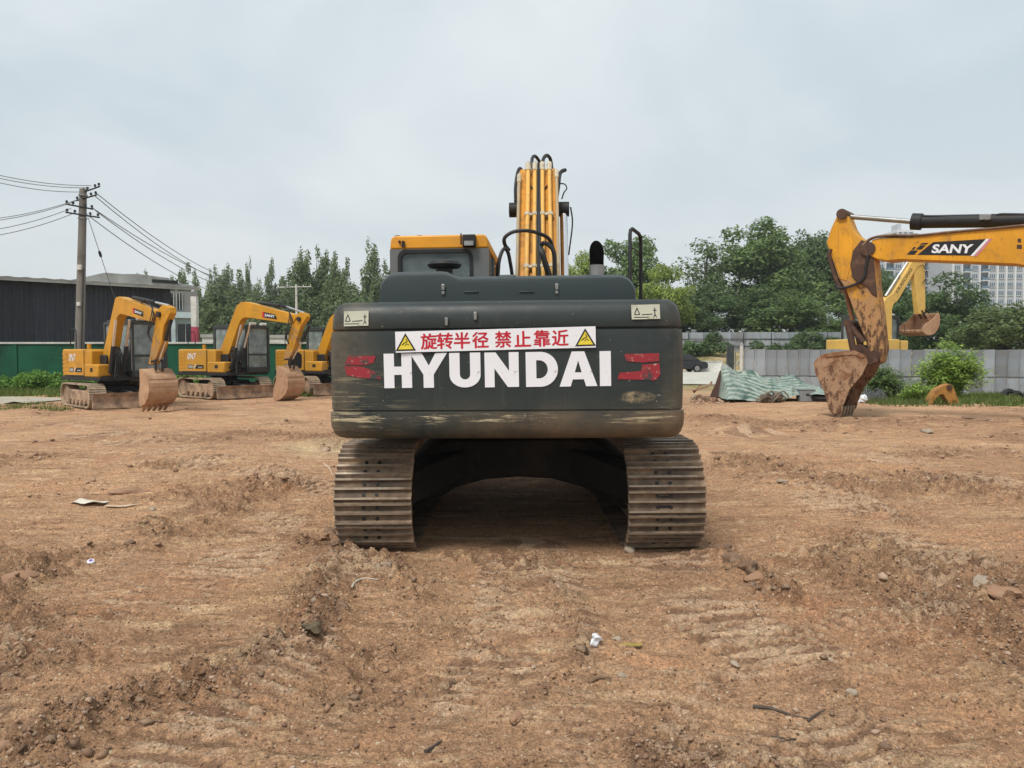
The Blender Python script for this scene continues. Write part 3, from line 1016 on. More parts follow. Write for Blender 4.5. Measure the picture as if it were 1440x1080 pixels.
# ------------------------------------------------------------------ hoardings on the right
def hoarding(name, label, p, q, step, tiers, mats, thick=0.04, rails=(), post=None, rails_front=True, jit=0.012):
    p, q = Vector(p), Vector(q)
    d = q - p; L_ = d.length; d.normalize()
    w = thing(name, label, 'fence', p)
    fr = Matrix(((d.x, -d.y, 0, 0), (d.y, d.x, 0, 0), (0, 0, 1, 0), (0, 0, 0, 1)))
    n = round(L_ / step)
    st = L_ / n
    for ti, (z0, z1) in enumerate(tiers):
        meshes = []
        for k in range(4):
            mb = MB(fr)
            hw = st / 2 - 0.006
            dz = [0.0, 0.012, -0.01, 0.02][k]
            mb.prism([(-hw, 0), (-hw + 0.02, -0.025), (-hw + 0.05, -0.025), (-hw + 0.07, 0), (hw - 0.02, 0), (hw, -0.02), (hw, 0.02), (-hw, 0.02)], z0, z1 + dz, 'z')
            o = mb.build('fence_panel', mats[(k + ti) % len(mats)], None, smooth=False)
            meshes.append(o.data)
            bpy.data.objects.remove(o)
        for i in range(n):
            o = link_mesh('fence_panel', meshes[rng.choice([0, 0, 1, 2, 3])], w)
            o.location = d * ((i + 0.5) * st) + Vector((-d.y, d.x, 0)) * rng.uniform(-jit, jit)
            o.rotation_euler = (rng.uniform(-0.012, 0.012), 0, rng.uniform(-0.02, 0.02))
    for z in rails:
        y = -0.07 if rails_front else 0.07
        mb = MB(fr); mb.box(0, L_, y - 0.025, y + 0.025, z - 0.03, z + 0.03); mb.build('rail', M['dark'] if rails_front else M['steel'], w)
    if post:
        m = int(L_ / post)
        for i in range(m + 1):
            mb = MB(fr); u = min(i * post, L_); y = -0.09 if rails_front else 0.09
            mb.box(u - 0.03, u + 0.03, y - 0.03, y + 0.03, tiers[-1][0], tiers[0][1] - 0.05); mb.build('post', M['dark'], w)
    return w


FA, FB = P(1046, 495, 30.0), P(1540, 495, 27.5)
hoarding('hoarding_fence', 'grey sheet-metal hoarding in two tiers behind the muddy yellow digging arm', (FA.x, FA.y, 0), (FB.x, FB.y, 0), 0.42,
         [(0.72, 1.74), (0.03, 0.66)], [M['hoarding'], M['hoarding'], M['hoarding2']], rails=(0.69,), rails_front=False)
mb = MB(); d_ = (FB - FA)
rl = thing('pipe_post', 'short pale round post standing at the end of the grey hoarding', 'post', (FA.x - 0.12, FA.y - 0.1, 0))
MB().cyl((0, 0, 0), (0, 0, 1.92), 0.07, 0.07, 14).build('shaft', M['offwhite'], rl)
MB().cyl((0, 0, 1.92), (0, 0, 2.0), 0.085, 0.06, 14).build('cap', M['steel'], rl)
# far hoarding on its bank
QA, QB = P(930, 482, 76), P(1190, 480, 74)
hoarding('bank_fence', 'far pale hoarding with dark rails standing on a bank below the trees', (QA.x, QA.y, 0), (QB.x, QB.y, 0), 1.35,
         [(1.6, 3.62)], [M['hoarding'], M['hoarding2'], M['capstone']], rails=(2.25, 2.95), post=2.7, jit=0.05)
# low white wall by the road and a gate frame
wa, wb = P(978, 508, 60), P(1026, 509, 58)
lw = thing('roadside_wall', 'low whitewashed wall beside the pale road next to the dark car', 'wall', (wa.x, wa.y, 0))
mb = MB(); mb.box(0, wb.x - wa.x, 0, 0.25, 0, 0.86); mb.build('wall_body', M['offwhite'], lw, 0.01)
mb = MB(); mb.box(-0.05, wb.x - wa.x + 0.05, -0.04, 0.29, 0.86, 0.93); mb.build('coping', M['capstone'], lw)
ga = P(1027, 500, 44)
gt = thing('gate_frame', 'dark steel gate post and braced frame left of the grey hoarding', 'gate', (ga.x, ga.y, 0))
mb = MB(); mb.box(-0.2, 0.18, -0.15, 0.15, 0, 2.05); mb.build('gate_post', M['frame'], gt, 0.01)
mb = MB()
for (x0, z0, x1, z1) in ((0.3, 0, 0.3, 1.7), (0.95, 0, 0.95, 1.7), (0.3, 1.7, 0.95, 1.7), (0.3, 0.9, 0.95, 0.9), (0.3, 0.1, 0.95, 0.9), (0.3, 0.9, 0.95, 1.7)):
    mb.tube([(x0, 0, z0), (x1, 0, z1)], 0.03, 6)
mb.build('braced_leaf', M['steel'], gt)


# ------------------------------------------------------------------ apartment blocks
def apartment(px0, px1, ytop, D, label, ncol, storeys, first, bal):
    a, b = P(px0, 495, D), P(px1, 495, D)
    top = P(px0, ytop, D).z
    W = b.x - a.x
    t = thing('apartment_block', label, 'building', (a.x, a.y, 0), 0)
    mb = MB(); mb.box(0, W, 0.6, 16, 0, top - 1.0); mb.build('wall', M['aptwall'], t)
    mb = MB(); mb.box(-0.3, W + 0.3, 0.2, 16.2, top - 1.0, top); mb.build('parapet', M['apttrim'], t)
    sh = (top - 1.6) / storeys
    cw_ = W / ncol
    wm = pm = fm = bm_ = None
    for c in range(ncol + 1):
        mb = MB(); mb.box(c * cw_ - 0.22, c * cw_ + 0.22, 0.0, 0.62, 0, top - 1.0); mb.build('pilaster', M['apttrim'], t)
    for r in range(first, storeys):
        for c in range(ncol):
            z0 = r * sh
            isb = c in bal
            if wm is None:
                f = MB(); f.box(0.5, cw_ - 0.5, 0.42, 0.5, 0.85, sh - 0.45)
                for u in np.linspace(0.5, cw_ - 0.5, 4):
                    f.box(u - 0.05, u + 0.05, 0.36, 0.43, 0.85, sh - 0.45, 1)
                f.box(0.42, cw_ - 0.42, 0.34, 0.45, 0.72, 0.85, 1)
                w = f.build('window', [M['aptglass'], M['apttrim']], t, smooth=False); wm = w.data
                f = MB(); f.box(0.24, cw_ - 0.24, -0.9, 0.6, 0.0, 0.22)
                f.box(0.24, cw_ - 0.24, -0.9, -0.8, 0.22, 1.0, 1)
                f.box(0.3, cw_ - 0.3, 0.5, 0.58, 0.25, sh - 0.3, 1)
                bb = f.build('balcony', [M['apttrim'], M['aptglass']], t, smooth=False); bm_ = bb.data
                bpy.data.objects.remove(w); bpy.data.objects.remove(bb)
            o = link_mesh('balcony' if isb else 'window', bm_ if isb else wm, t)
            o.location = (c * cw_, 0, z0)
    mb = MB(); mb.box(W * 0.3, W * 0.5, 4, 10, top, top + 3.2); mb.build('lift_house', M['aptwall'], t)
    return t


M['aptwall'] = plain('apartment_render', (0.42, 0.44, 0.47), 0.8, 0, 0.1, 0.1)
M['apttrim'] = plain('apartment_trim', (0.62, 0.64, 0.66), 0.8, 0, 0.08, 0.1)
M['aptglass'] = plain('apartment_glass', (0.10, 0.15, 0.20), 0.15, 0, 0.5, 0.12, 0.6)
apartment(1218, 1330, 352, 250, 'farther pale apartment block mostly hidden behind the yellow boom', 9, 13, 5, (2, 6))
apartment(1338, 1475, 352, 235, 'nearer blue-glazed apartment block above the light green tree at the edge', 11, 12, 5, (1, 3, 8))
apartment(1259, 1281, 323, 330, 'tall distant apartment tower poking up just above the yellow boom', 3, 19, 14, (1,))


# ------------------------------------------------------------------ trees
M['leaf_dark'] = leaf_mat('dark_leaves', (0.065, 0.117, 0.046), (0.121, 0.185, 0.070), (0.088, 0.135, 0.062))
M['leaf_mid'] = leaf_mat('mid_leaves', (0.099, 0.166, 0.055), (0.180, 0.264, 0.087), (0.128, 0.189, 0.075))
M['leaf_lime'] = leaf_mat('lime_leaves', (0.187, 0.273, 0.058), (0.320, 0.406, 0.087), (0.220, 0.293, 0.075))
M['leaf_pale'] = leaf_mat('pale_leaves', (0.105, 0.150, 0.055), (0.165, 0.210, 0.085), (0.120, 0.160, 0.065))
M['leaf_airy'] = leaf_mat('airy_leaves', (0.088, 0.142, 0.058), (0.176, 0.235, 0.104), (0.121, 0.170, 0.083))
M['leaf_poplar'] = leaf_mat('poplar_leaves', (0.121, 0.173, 0.083), (0.209, 0.268, 0.129), (0.149, 0.198, 0.100))
M['leaf_bush'] = leaf_mat('bush_leaves', (0.165, 0.282, 0.052), (0.375, 0.528, 0.104), (0.197, 0.302, 0.070))
M['leaf_weed'] = leaf_mat('weed_leaves', (0.099, 0.226, 0.042), (0.197, 0.358, 0.062), (0.121, 0.226, 0.049))
M['grass'] = leaf_mat('grass_blades', (0.070, 0.125, 0.022), (0.160, 0.210, 0.050), (0.100, 0.145, 0.040))


def leaves(P_, N_, size, rs, asp=0.55):
    """diamond leaves at points P_ facing N_"""
    n = len(P_)
    N_ = N_ / (np.linalg.norm(N_, axis=1, keepdims=True) + 1e-9)
    r = rs.normal(size=(n, 3))
    A = np.cross(N_, r); A /= (np.linalg.norm(A, axis=1, keepdims=True) + 1e-9)
    B = np.cross(N_, A)
    s = (size * rs.uniform(0.6, 1.35, n))[:, None]
    V = np.stack([P_ - A * s, P_ - B * s * asp + N_ * s * 0.12, P_ + A * s, P_ + B * s * asp + N_ * s * 0.12], 1).reshape(-1, 3)
    F = np.arange(n * 4).reshape(n, 4)
    return V, F


def blob_points(blobs, n, rs, shell=0.55):
    w = np.array([b[3] * b[4] * b[5] for b in blobs]) ** 0.75
    cnt = rs.multinomial(n, w / w.sum())
    Ps, Ns = [], []
    for (cx_, cy_, cz_, rx, ry, rz), k in zip(blobs, cnt):
        d = rs.normal(size=(k, 3)); d /= np.linalg.norm(d, axis=1, keepdims=True)
        rr = shell + (1 - shell) * rs.uniform(0, 1, k) ** 0.6
        rr *= 1 + 0.22 * np.sin(d[:, 0] * 5 + cx_ * 3) * np.cos(d[:, 2] * 6 + cz_)
        p = d * rr[:, None] * np.array([rx, ry, rz]) + np.array([cx_, cy_, cz_])
        Ps.append(p)
        Ns.append(d * 0.7 + rs.normal(size=(k, 3)) * 0.55 + np.array([0, 0, 0.65]))
    return np.concatenate(Ps), np.concatenate(Ns)


def tree_meshes(kind, seed):
    """unit trees about 10 m tall: returns crown (V, F) and trunk MB"""
    rs = np.random.RandomState(seed)
    tr = MB()
    blobs = []
    if kind == 'poplar':
        tr.tube([(0, 0, 0), (0.05, 0, 3), (0, 0.05, 7), (0, 0, 9.6)], [0.2, 0.15, 0.08, 0.01], 7)
        m = rs.randint(5, 9)
        for k in range(m):
            a = rs.uniform(0, 6.28); r0 = rs.uniform(0.4, 1.5) if k else 0
            x, y = r0 * math.cos(a), r0 * math.sin(a)
            top = 10.0 - rs.uniform(0.2, 3.4) * (k > 0)
            z0 = rs.uniform(0.8, 2.2)
            tr.tube([(0, 0, z0), (x * 0.7, y * 0.7, z0 + 1.2), (x, y, top * 0.9)], [0.08, 0.06, 0.01], 5)
            nb = 9
            for j in range(nb):
                f = j / (nb - 1)
                z = z0 + 0.6 + (top - z0 - 0.8) * f
                w = 0.30 + 0.85 * math.sin(math.pi * min(1, 0.25 + 0.75 * f)) ** 0.8 * (1 - 0.55 * f)
                blobs.append((x + rs.normal() * 0.3, y + rs.normal() * 0.3, z, w, w, (top - z0) / nb * 0.95))
        Pp, Nn = blob_points(blobs, 19000, rs, 0.25)
        Nn[:, 2] *= 0.5
        return leaves(Pp, Nn, 0.115, rs, 0.6), tr
    limbs = rs.randint(7, 10)
    hh = 2.6 if kind != 'airy' else 3.0
    tr.tube([(0, 0, 0), (0.08, 0.03, hh * 0.5), (0, 0, hh), (0.1, 0, 6.0), (0, 0.1, 8.2)], [0.30, 0.24, 0.2, 0.11, 0.03], 8)
    for k in range(limbs):
        a = k * 2.4 + rs.uniform(-0.5, 0.5)
        z0 = rs.uniform(1.8, 5.5)
        f = rs.uniform(0, 1)
        rad = rs.uniform(1.4, 3.1) * (1 - 0.35 * max(0, z0 - 3.5) / 2)
        e = np.array([rad * math.cos(a), rad * math.sin(a), z0 + rs.uniform(0.6, 2.6)])
        tr.tube([(0, 0, z0), (e[0] * 0.45, e[1] * 0.45, z0 + (e[2] - z0) * 0.35), tuple(e)], [0.12, 0.08, 0.02], 6)
        br = rs.uniform(1.2, 1.85)
        blobs.append((e[0], e[1], e[2], br * 1.1, br * 1.1, br * 0.85))
        for q in range(4):
            o_ = rs.normal(size=3) * np.array([0.9, 0.9, 0.6]) * br
            b2 = br * rs.uniform(0.35, 0.6)
            blobs.append((e[0] + o_[0], e[1] + o_[1], e[2] + o_[2], b2, b2, b2 * 0.8))
    for k in range(9):
        blobs.append((rs.normal() * 1.1, rs.normal() * 1.1, rs.uniform(3.6, 9.0), rs.uniform(0.9, 1.6), rs.uniform(0.9, 1.6), rs.uniform(0.7, 1.15)))
    if kind == 'low':
        for k in range(14):
            a = rs.uniform(0, 6.28)
            blobs.append((2.3 * math.cos(a), 2.3 * math.sin(a), rs.uniform(0.4, 3.0), 1.4, 1.4, 1.1))
    n, sz, sh = {'airy': (7500, 0.12, 0.2), 'broad': (21000, 0.14, 0.42), 'low': (24000, 0.14, 0.42)}[kind]
    Pp, Nn = blob_points(blobs, n, rs, sh)
    return leaves(Pp, Nn, sz, rs), tr


LIB = {}


def tree(kind, var, leafm, loc, height, width, label, name, group=None, rz=None):
    key = (kind, var, leafm)
    rz = rng.uniform(0, 6.28) if rz is None else rz
    t = thing(name, label, 'tree', loc, rz, group)
    if key not in LIB:
        (V, F), tr = tree_meshes(kind, 100 + var * 7 + sum(map(ord, kind)))
        crown = np_mesh('crown', V, F, M[leafm], t)
        trunk = tr.build('trunk', M['bark'], t)
        lo, hi = V.min(0), V.max(0)
        LIB[key] = (crown.data, trunk.data, hi[2], max(hi[0] - lo[0], hi[1] - lo[1]))
    else:
        link_mesh('crown', LIB[key][0], t); link_mesh('trunk', LIB[key][1], t)
    _, _, h0, w0 = LIB[key]
    t.scale = (width / w0, width / w0, height / h0)
    return t


BROAD = [  # px, top row, width px, distance, kind, variant, leaves, label
    (812, 350, 74, 82, 'broad', 0, 'leaf_lime', 'yellow-green rounded tree right behind the black exhaust pipe'),
    (880, 327, 112, 88, 'broad', 1, 'leaf_mid', 'tall dense tree rising behind the black handrail'),
    (930, 368, 80, 80, 'broad', 2, 'leaf_lime', 'lighter green tree low beside the handrail, over the upper corner of the counterweight'),
    (992, 335, 150, 92, 'airy', 3, 'leaf_airy', 'airy see-through tree with thin foliage and sky showing between its leaves'),
    (1082, 305, 170, 94, 'broad', 4, 'leaf_mid', 'tallest broad-crowned tree in the row above the far hoarding'),
    (1158, 322, 120, 98, 'broad', 5, 'leaf_dark', 'dark tree just behind the upper end of the muddy digging arm'),
    (1035, 396, 140, 86, 'low', 6, 'leaf_dark', 'low dark spreading tree at the foot of the airy tree'),
    (1112, 404, 130, 82, 'low', 7, 'leaf_mid', 'mid-green spreading tree in front of the tallest tree'),
    (962, 420, 100, 84, 'low', 8, 'leaf_dark', 'dark low tree at the edge of the grey counterweight'),
    (1222, 372, 120, 96, 'low', 6, 'leaf_dark', 'dark tree filling the gap between the digging arm and the slanting yellow boom'),
    (1326, 384, 130, 66, 'low', 7, 'leaf_dark', 'dark rounded tree behind the raised muddy bucket'),
    (1256, 386, 100, 62, 'low', 8, 'leaf_dark', 'dark tree right behind the slanting yellow boom'),
    (1432, 408, 140, 54, 'low', 9, 'leaf_pale', 'pale yellow-green tree below the apartment block'),
    (1378, 438, 90, 58, 'low', 8, 'leaf_mid', 'low green tree between the dark rounded tree and the pale one'),
    (1180, 436, 90, 80, 'low', 6, 'leaf_mid', 'low tree directly behind the middle of the muddy digging arm'),
    (1500, 420, 130, 60, 'low', 7, 'leaf_mid', 'green tree cut by the edge of the view beyond the pale tree'),
    (760, 384, 90, 90, 'low', 6, 'leaf_mid', 'green tree peeping out beside the foot of the raised boom'),
]
for px, yt, wpx, D, kind, var, lm, lab in BROAD:
    b = P(px, 495, D)
    zb = H(b.x, b.y)
    tree(kind, var, lm, (b.x, b.y, zb - 0.2), P(px, yt, D).z - zb + 0.2, wpx * D / FPX * 1.32, lab, 'broadleaf_tree', 'broadleaf trees beyond the hoardings')

POP = [(186, 392, 46, 84), (207, 377, 40, 88), (243, 386, 40, 86), (262, 366, 36, 90), (290, 398, 46, 80), (303, 371, 40, 90), (322, 369, 40, 92), (338, 376, 38, 84),
       (349, 358, 20, 96), (368, 400, 46, 78), (384, 361, 36, 90), (402, 392, 40, 82), (420, 346, 50, 88), (447, 343, 52, 90), (472, 352, 50, 86),
       (494, 400, 44, 78), (528, 331, 48, 92), (512, 395, 36, 84), (276, 378, 40, 84), (313, 376, 44, 86), (358, 388, 44, 82), (434, 352, 46, 94), (460, 350, 46, 96), (483, 374, 46, 90)]
for i, (px, yt, wpx, D) in enumerate(POP):
    b = P(px, 495, D)
    lab = ['low bushy poplar showing over the roof end of the dark shed', 'slim pointed poplar just over the dark shed roof', 'small poplar to one side of the pale house',
           'narrow poplar with a pointed top above the pale house', 'shorter poplar right behind the red and white post', 'poplar right of the pale house at the start of the dense row',
           'poplar in the dense row behind the boom of the second yellow excavator', 'lower poplar filling the dense row', 'very thin bare-topped poplar spire standing above the row',
           'short bushy poplar behind the cab of the second excavator', 'narrow poplar in front of the gap in the row', 'short poplar just beside the thin distant pole',
           'tall poplar directly above the thin distant pole', 'tallest full poplar of the row', 'tall poplar closest to the grey counterweight', 'short poplar at the counterweight edge',
           'tall poplar standing alone against the orange cab', 'short poplar between the lone poplar and the row', 'poplar between the pale house and the red post', 'bushy poplar above the boom of the second yellow excavator',
           'bushy low poplar under the thin bare spire', 'full poplar just right of the thin distant pole', 'full poplar between the two tallest of the row', 'lower poplar in front of the gap beside the counterweight'][i]
    tree('poplar', i % 4, 'leaf_poplar', (b.x, b.y, 0), P(px, yt, D).z, wpx * D / FPX * 1.55, lab, 'poplar_tree', 'poplars behind the parked excavators')


# ------------------------------------------------------------------ shrubs, weeds and grass
def shrub(name, label, cat, loc, blobs, n, size, leafm, stems, seed, asp=0.5, group=None, shell=0.4):
    rs = np.random.RandomState(seed)
    t = thing(name, label, cat, loc, 0, group)
    Pp, Nn = blob_points(blobs, n, rs, shell)
    Pp[:, 2] = np.abs(Pp[:, 2]) + 0.02
    V, F = leaves(Pp, Nn, size, rs, asp)
    np_mesh('foliage', V, F, M[leafm], t)
    st = MB()
    for k in range(stems):
        b = blobs[k % len(blobs)]
        st.tube([(b[0] * 0.2 + rs.normal() * 0.05, b[1] * 0.2, 0), (b[0] * 0.6, b[1] * 0.6, b[2] * 0.6), (b[0] + rs.normal() * 0.1, b[1], b[2])], [0.02, 0.014, 0.006], 5)
    st.build('stem', M['bark'], t)
    return t


def frond_bush(name, label, loc, n, spread, hmax, leafm, seed, depth=0.5, ll=0.075):
    """many arching stems, each feathered with pairs of narrow leaflets"""
    rs = np.random.RandomState(seed)
    t = thing(name, label, 'bush', loc)
    st = MB(); V, N, S = [], [], []
    for k in range(n):
        a = rs.uniform(0, 6.28); r = rs.uniform(0.1, 1.0) ** 0.7
        ex, ey = spread * r * math.cos(a), depth * r * math.sin(a)
        h = hmax * (1 - 0.45 * r * r) * rs.uniform(0.45, 1.0)
        p0, p1, p2 = Vector((ex * 0.15, ey * 0.15, 0)), Vector((ex * 0.5, ey * 0.5, h * 0.95)), Vector((ex * 1.15, ey * 1.15, h * rs.uniform(0.78, 1.02)))
        path = [p0 * (1 - u) ** 2 + p1 * 2 * u * (1 - u) + p2 * u * u for u in np.linspace(0, 1, 8)]
        if k % 2 == 0:
            st.tube(path, [0.012 * (1 - 0.85 * i / 8) for i in range(8)], 4)
        for u in np.linspace(0.12, 1.0, 20):
            c = p0 * (1 - u) ** 2 + p1 * 2 * u * (1 - u) + p2 * u * u
            for q_ in range(5):
                o_ = rs.normal(size=3) * np.array([0.10, 0.08, 0.055]) * (0.5 + u)
                V.append((c.x + o_[0], c.y + o_[1], max(0.02, c.z + o_[2]))); N.append((rs.normal() * 0.5, rs.normal() * 0.5 - 0.25, 0.9))
    A, F = leaves(np.array(V), np.array(N), ll, rs, 0.26)
    np_mesh('foliage', A, F, M[leafm], t)
    st.build('stem', M['bark'], t)
    return t


rs_ = np.random.RandomState(5)
q = P(1335, 558, 25.6)
frond_bush('bush', 'big bright green feathery bush growing against the grey hoarding', (q.x, q.y, 0), 120, 1.12, 2.15, 'leaf_bush', 3)
q = P(1240, 558, 25.6)
frond_bush('bush', 'darker green scrubby bush between the muddy bucket and the bright bush', (q.x, q.y, 0), 60, 0.75, 1.35, 'leaf_mid', 4, 0.4, 0.07)
q = P(1290, 566, 24.2)
bl = [(rs_.uniform(-0.5, 0.5), rs_.uniform(-0.2, 0.2), rs_.uniform(0.15, 0.5), 0.26, 0.24, 0.18) for k in range(7)]
shrub('weed_clump', 'low leafy weed clump in front of the bright bush beside the rusty bracket', 'weeds', (q.x, q.y, 0), bl, 1500, 0.05, 'leaf_bush', 7, 6, 0.4)
for i, (px, py, D, w, h, lab) in enumerate([(22, 552, 31, 1.3, 0.75, 'leafy green weeds at the foot of the green wall near the frame edge'),
                                            (66, 550, 31.5, 0.9, 0.5, 'lower weeds by the green wall beside the first excavator'),
                                            (-40, 552, 31, 1.3, 0.8, 'weeds by the green wall cut off by the frame edge'),
                                            (112, 548, 32, 0.8, 0.4, 'weeds showing under the body of the first excavator'),
                                            (255, 545, 30, 0.9, 0.6, 'weeds showing under the tail of the second excavator')]):
    q = P(px, py, D)
    bl = [(rs_.uniform(-w, w), rs_.uniform(-0.5, 0.5), rs_.uniform(0.1, h), 0.42, 0.36, 0.26) for k in range(10)]
    shrub('weed_clump', lab, 'weeds', (q.x, q.y, 0), bl, 2600, 0.085, 'leaf_weed', 8, 20 + i, 0.4)
for i, (px, D, w, h, lab) in enumerate([(985, 71, 2.2, 1.6, 'dark hedge below the far hoarding by the dark car'), (1085, 70, 2.4, 1.4, 'dark scrub below the far hoarding above the pale pipe post'),
                                        (1150, 72, 2.0, 1.8, 'dark scrub at the end of the far hoarding')]):
    q = P(px, 500, D)
    bl = [(rs_.uniform(-w, w), rs_.uniform(-0.6, 0.6), rs_.uniform(0.3, h), 0.8, 0.6, 0.5) for k in range(12)]
    shrub('scrub', lab, 'bush', (q.x, q.y, H(q.x, q.y) - 0.1), bl, 2200, 0.16, 'leaf_dark', 8, 40 + i)
for i, (px, D, zt) in enumerate([(1002, 75.2, 3.4), (1128, 74.2, 3.2)]):
    q = P(px, 500, D)
    bl = [(rs_.uniform(-0.6, 0.6), 0, rs_.uniform(0.3, zt - 1.5), 0.55, 0.3, 0.5) for k in range(8)]
    shrub('creeper', ['dark creeper hanging over the far hoarding near its dark-car end', 'dark creeper hanging over the far hoarding near the digging arm'][i], 'bush', (q.x, q.y - 0.4, 1.6), bl, 1500, 0.13, 'leaf_dark', 6, 60 + i)


def grass_patch(n, fx, fy, hmin, hmax, seed, dens=None):
    rs = np.random.RandomState(seed)
    x, y = fx(rs, n), fy(rs, n)
    if dens is not None:
        k = rs.uniform(0, 1, n) < np.clip(dens(x, y), 0, 1)
        x, y = x[k], y[k]; n = len(x)
    z = hgt(x, y)
    a = rs.uniform(0, 6.28, n); l = rs.uniform(hmin, hmax, n); w = l * 0.09 + 0.006
    lean = rs.normal(size=(n, 2)) * 0.45 * l[:, None]
    p0 = np.stack([x - np.cos(a) * w, y - np.sin(a) * w, z - 0.01], -1)
    p1 = np.stack([x + np.cos(a) * w, y + np.sin(a) * w, z - 0.01], -1)
    p2 = np.stack([x + lean[:, 0], y + lean[:, 1], z + l], -1)
    V = np.stack([p0, p1, p2], 1).reshape(-1, 3)
    return np_mesh('grass', V, np.arange(n * 3).reshape(n, 3), M['grass'], None, 'stuff')


grass_patch(26000, lambda r, n: r.uniform(11.2, 24, n), lambda r, n: 22.2 + 5.6 * r.uniform(0, 1, n) ** 0.8, 0.05, 0.24, 1,
            lambda x, y: 0.15 + 0.9 * (0.5 + 1.4 * pnoise(x * 1.1, y * 1.1, 7)) * np.clip((y - 21.9) / 1.2, 0, 1))
grass_patch(30000, lambda r, n: r.uniform(-34, -6, n), lambda r, n: r.uniform(27.2, 34, n), 0.06, 0.30, 2,
            lambda x, y: 0.3 + 0.9 * (0.5 + 1.4 * pnoise(x * 0.8, y * 0.8, 9)))
grass_patch(9000, lambda r, n: r.uniform(-24, -12.5, n), lambda r, n: r.uniform(20.8, 24, n), 0.03, 0.12, 3,
            lambda x, y: (0.35 + 1.5 * pnoise(x * 0.9, y * 0.9, 19)))


# ------------------------------------------------------------------ the big excavator seen from behind
SWING = R(-2.6)
root = thing('excavator', 'large dark grey and orange excavator seen square from behind in the middle of the lot', 'excavator', (HX, HY, -0.03))
root.rotation_euler = (0, R(-0.45), 0)
bpy.context.view_layer.update()
UP = Matrix.Rotation(SWING, 4, 'Z')
INV = (root.matrix_basis @ UP).inverted()


def L(px, py, D):
    return INV @ P(px, py, D)


def cw_material():
    t = NT('counterweight_paint')
    p = t.pos()
    c = t.mix(t.rng(t.noise(1.2, 5), 0.3, 0.7), (0.0185, 0.0262, 0.0265), (0.0270, 0.0365, 0.0362))
    # dry vertical runs
    c = t.mix(t.rng(t.noise(3.2, 5, 0.7, vec=t.coords((5, 5, 0.15))), 0.60, 0.76, 0, 0.16), c, (0.17, 0.165, 0.15))
    # dust in broad veils, heavier at the corners
    xw = t.math('ABSOLUTE', p[0])
    side = t.rng(xw, 1.02, 1.32, 0, 0.5)
    low = t.rng(p[2], 1.36, 1.08, 0, 0.36)
    veil = t.math('MULTIPLY', t.rng(t.noise(2.6, 8, 0.7), 0.36, 0.66), t.math('ADD', side, t.math('ADD', low, 0.015)))
    c = t.mix(veil, c, (0.215, 0.165, 0.105))
    # brown caked mud along the lower lip, mostly to the right
    lip = t.math('MULTIPLY', t.rng(p[2], 1.25, 1.21), t.rng(t.math('ADD', p[0], t.rng(t.noise(1.4, 5), 0.3, 0.7, -0.9, 0.9)), -0.5, 1.1))
    c = t.mix(t.math('MULTIPLY', lip, t.rng(t.noise(9, 7, 0.75, vec=t.coords((0.6, 0.6, 2))), 0.35, 0.62, 0.15, 0.85)), c, (0.185, 0.118, 0.068))
    # long horizontal scrapes down to filler and bare metal
    scr = t.noise(5.0, 7, 0.75, vec=t.coords((0.55, 0.55, 9.0)), dist=0.25)
    zone = t.math('ADD', t.math('MULTIPLY', t.rng(p[2], 1.13, 1.17), t.rng(p[2], 1.23, 1.20)), t.math('MULTIPLY', t.rng(xw, 0.75, 1.2, 0, 0.42), t.rng(p[2], 1.75, 1.3)))
    big = t.rng(t.noise(1.7, 3, vec=t.coords((1, 1, 1))), 0.40, 0.54)
    sc = t.math('MULTIPLY', t.math('MULTIPLY', t.rng(scr, 0.535, 0.585), zone), big)
    c = t.mix(sc, c, (0.46, 0.39, 0.25))
    fine = t.noise(7.0, 6, 0.8, vec=t.coords((0.8, 0.8, 22.0)), dist=0.5)
    c = t.mix(t.math('MULTIPLY', t.rng(fine, 0.60, 0.66, 0, 0.7), t.math('ADD', zone, 0.06)), c, (0.36, 0.33, 0.25))
    # a scuffed patch near the lower right corner
    g = t.math('SUBTRACT', 1.0, t.math('ADD', t.math('MULTIPLY', t.math('POWER', t.math('SUBTRACT', p[0], 0.88), 2.0), 45.0), t.math('MULTIPLY', t.math('POWER', t.math('SUBTRACT', p[2], 1.335), 2.0), 420.0)))
    c = t.mix(t.math('MULTIPLY', t.rng(g, 0.0, 0.5), t.rng(t.noise(14, 6, 0.75), 0.40, 0.6, 0, 0.8)), c, (0.34, 0.27, 0.16))
    # chips
    c = t.mix(t.rng(t.noise(42, 2, 0.5), 0.745, 0.765, 0, 0.5), c, (0.42, 0.42, 0.40))
    dent = t.noise(2.2, 3, 0.5)
    n = t.bump(dent, 0.22, 0.05, t.bump(t.noise(60, 4), 0.10, 0.004))
    return t.out(c, t.rng(t.noise(4, 5), 0.3, 0.7, 0.40, 0.56), n, 0, 0.36)


M['cw'] = cw_material()
M['hood'] = paint('hood_grey_paint', (0.026, 0.038, 0.040), (0.10, 0.095, 0.08), 0.12, 2.0, 0.42, vary=0.12, bump=0.06, streak=0.14)
M['shoe'] = paint('track_shoe_steel', (0.105, 0.078, 0.058), (0.30, 0.205, 0.13), 0.72, 4.5, 0.72, bump=0.4, bscale=26, speck=(0.06, 0.045, 0.036))
per_piece(M['shoe'], 0.72, 1.3)
M['soot'] = plain('soot_black', (0.004, 0.004, 0.004), 0.95, 0, 0.2, 6, 0.05)
M['pipe_yellow'] = paint('pale_pipe_yellow', (0.74, 0.41, 0.09), (0.34, 0.22, 0.1), 0.4, 6, 0.4, streak=0.25)
M['union'] = paint('worn_union', (0.52, 0.46, 0.34), (0.12, 0.1, 0.07), 0.5, 14, 0.45)
M['boomback'] = paint('boom_plate_orange', (0.62, 0.265, 0.016), (0.16, 0.09, 0.04), 0.5, 3.0, 0.45, streak=0.5)
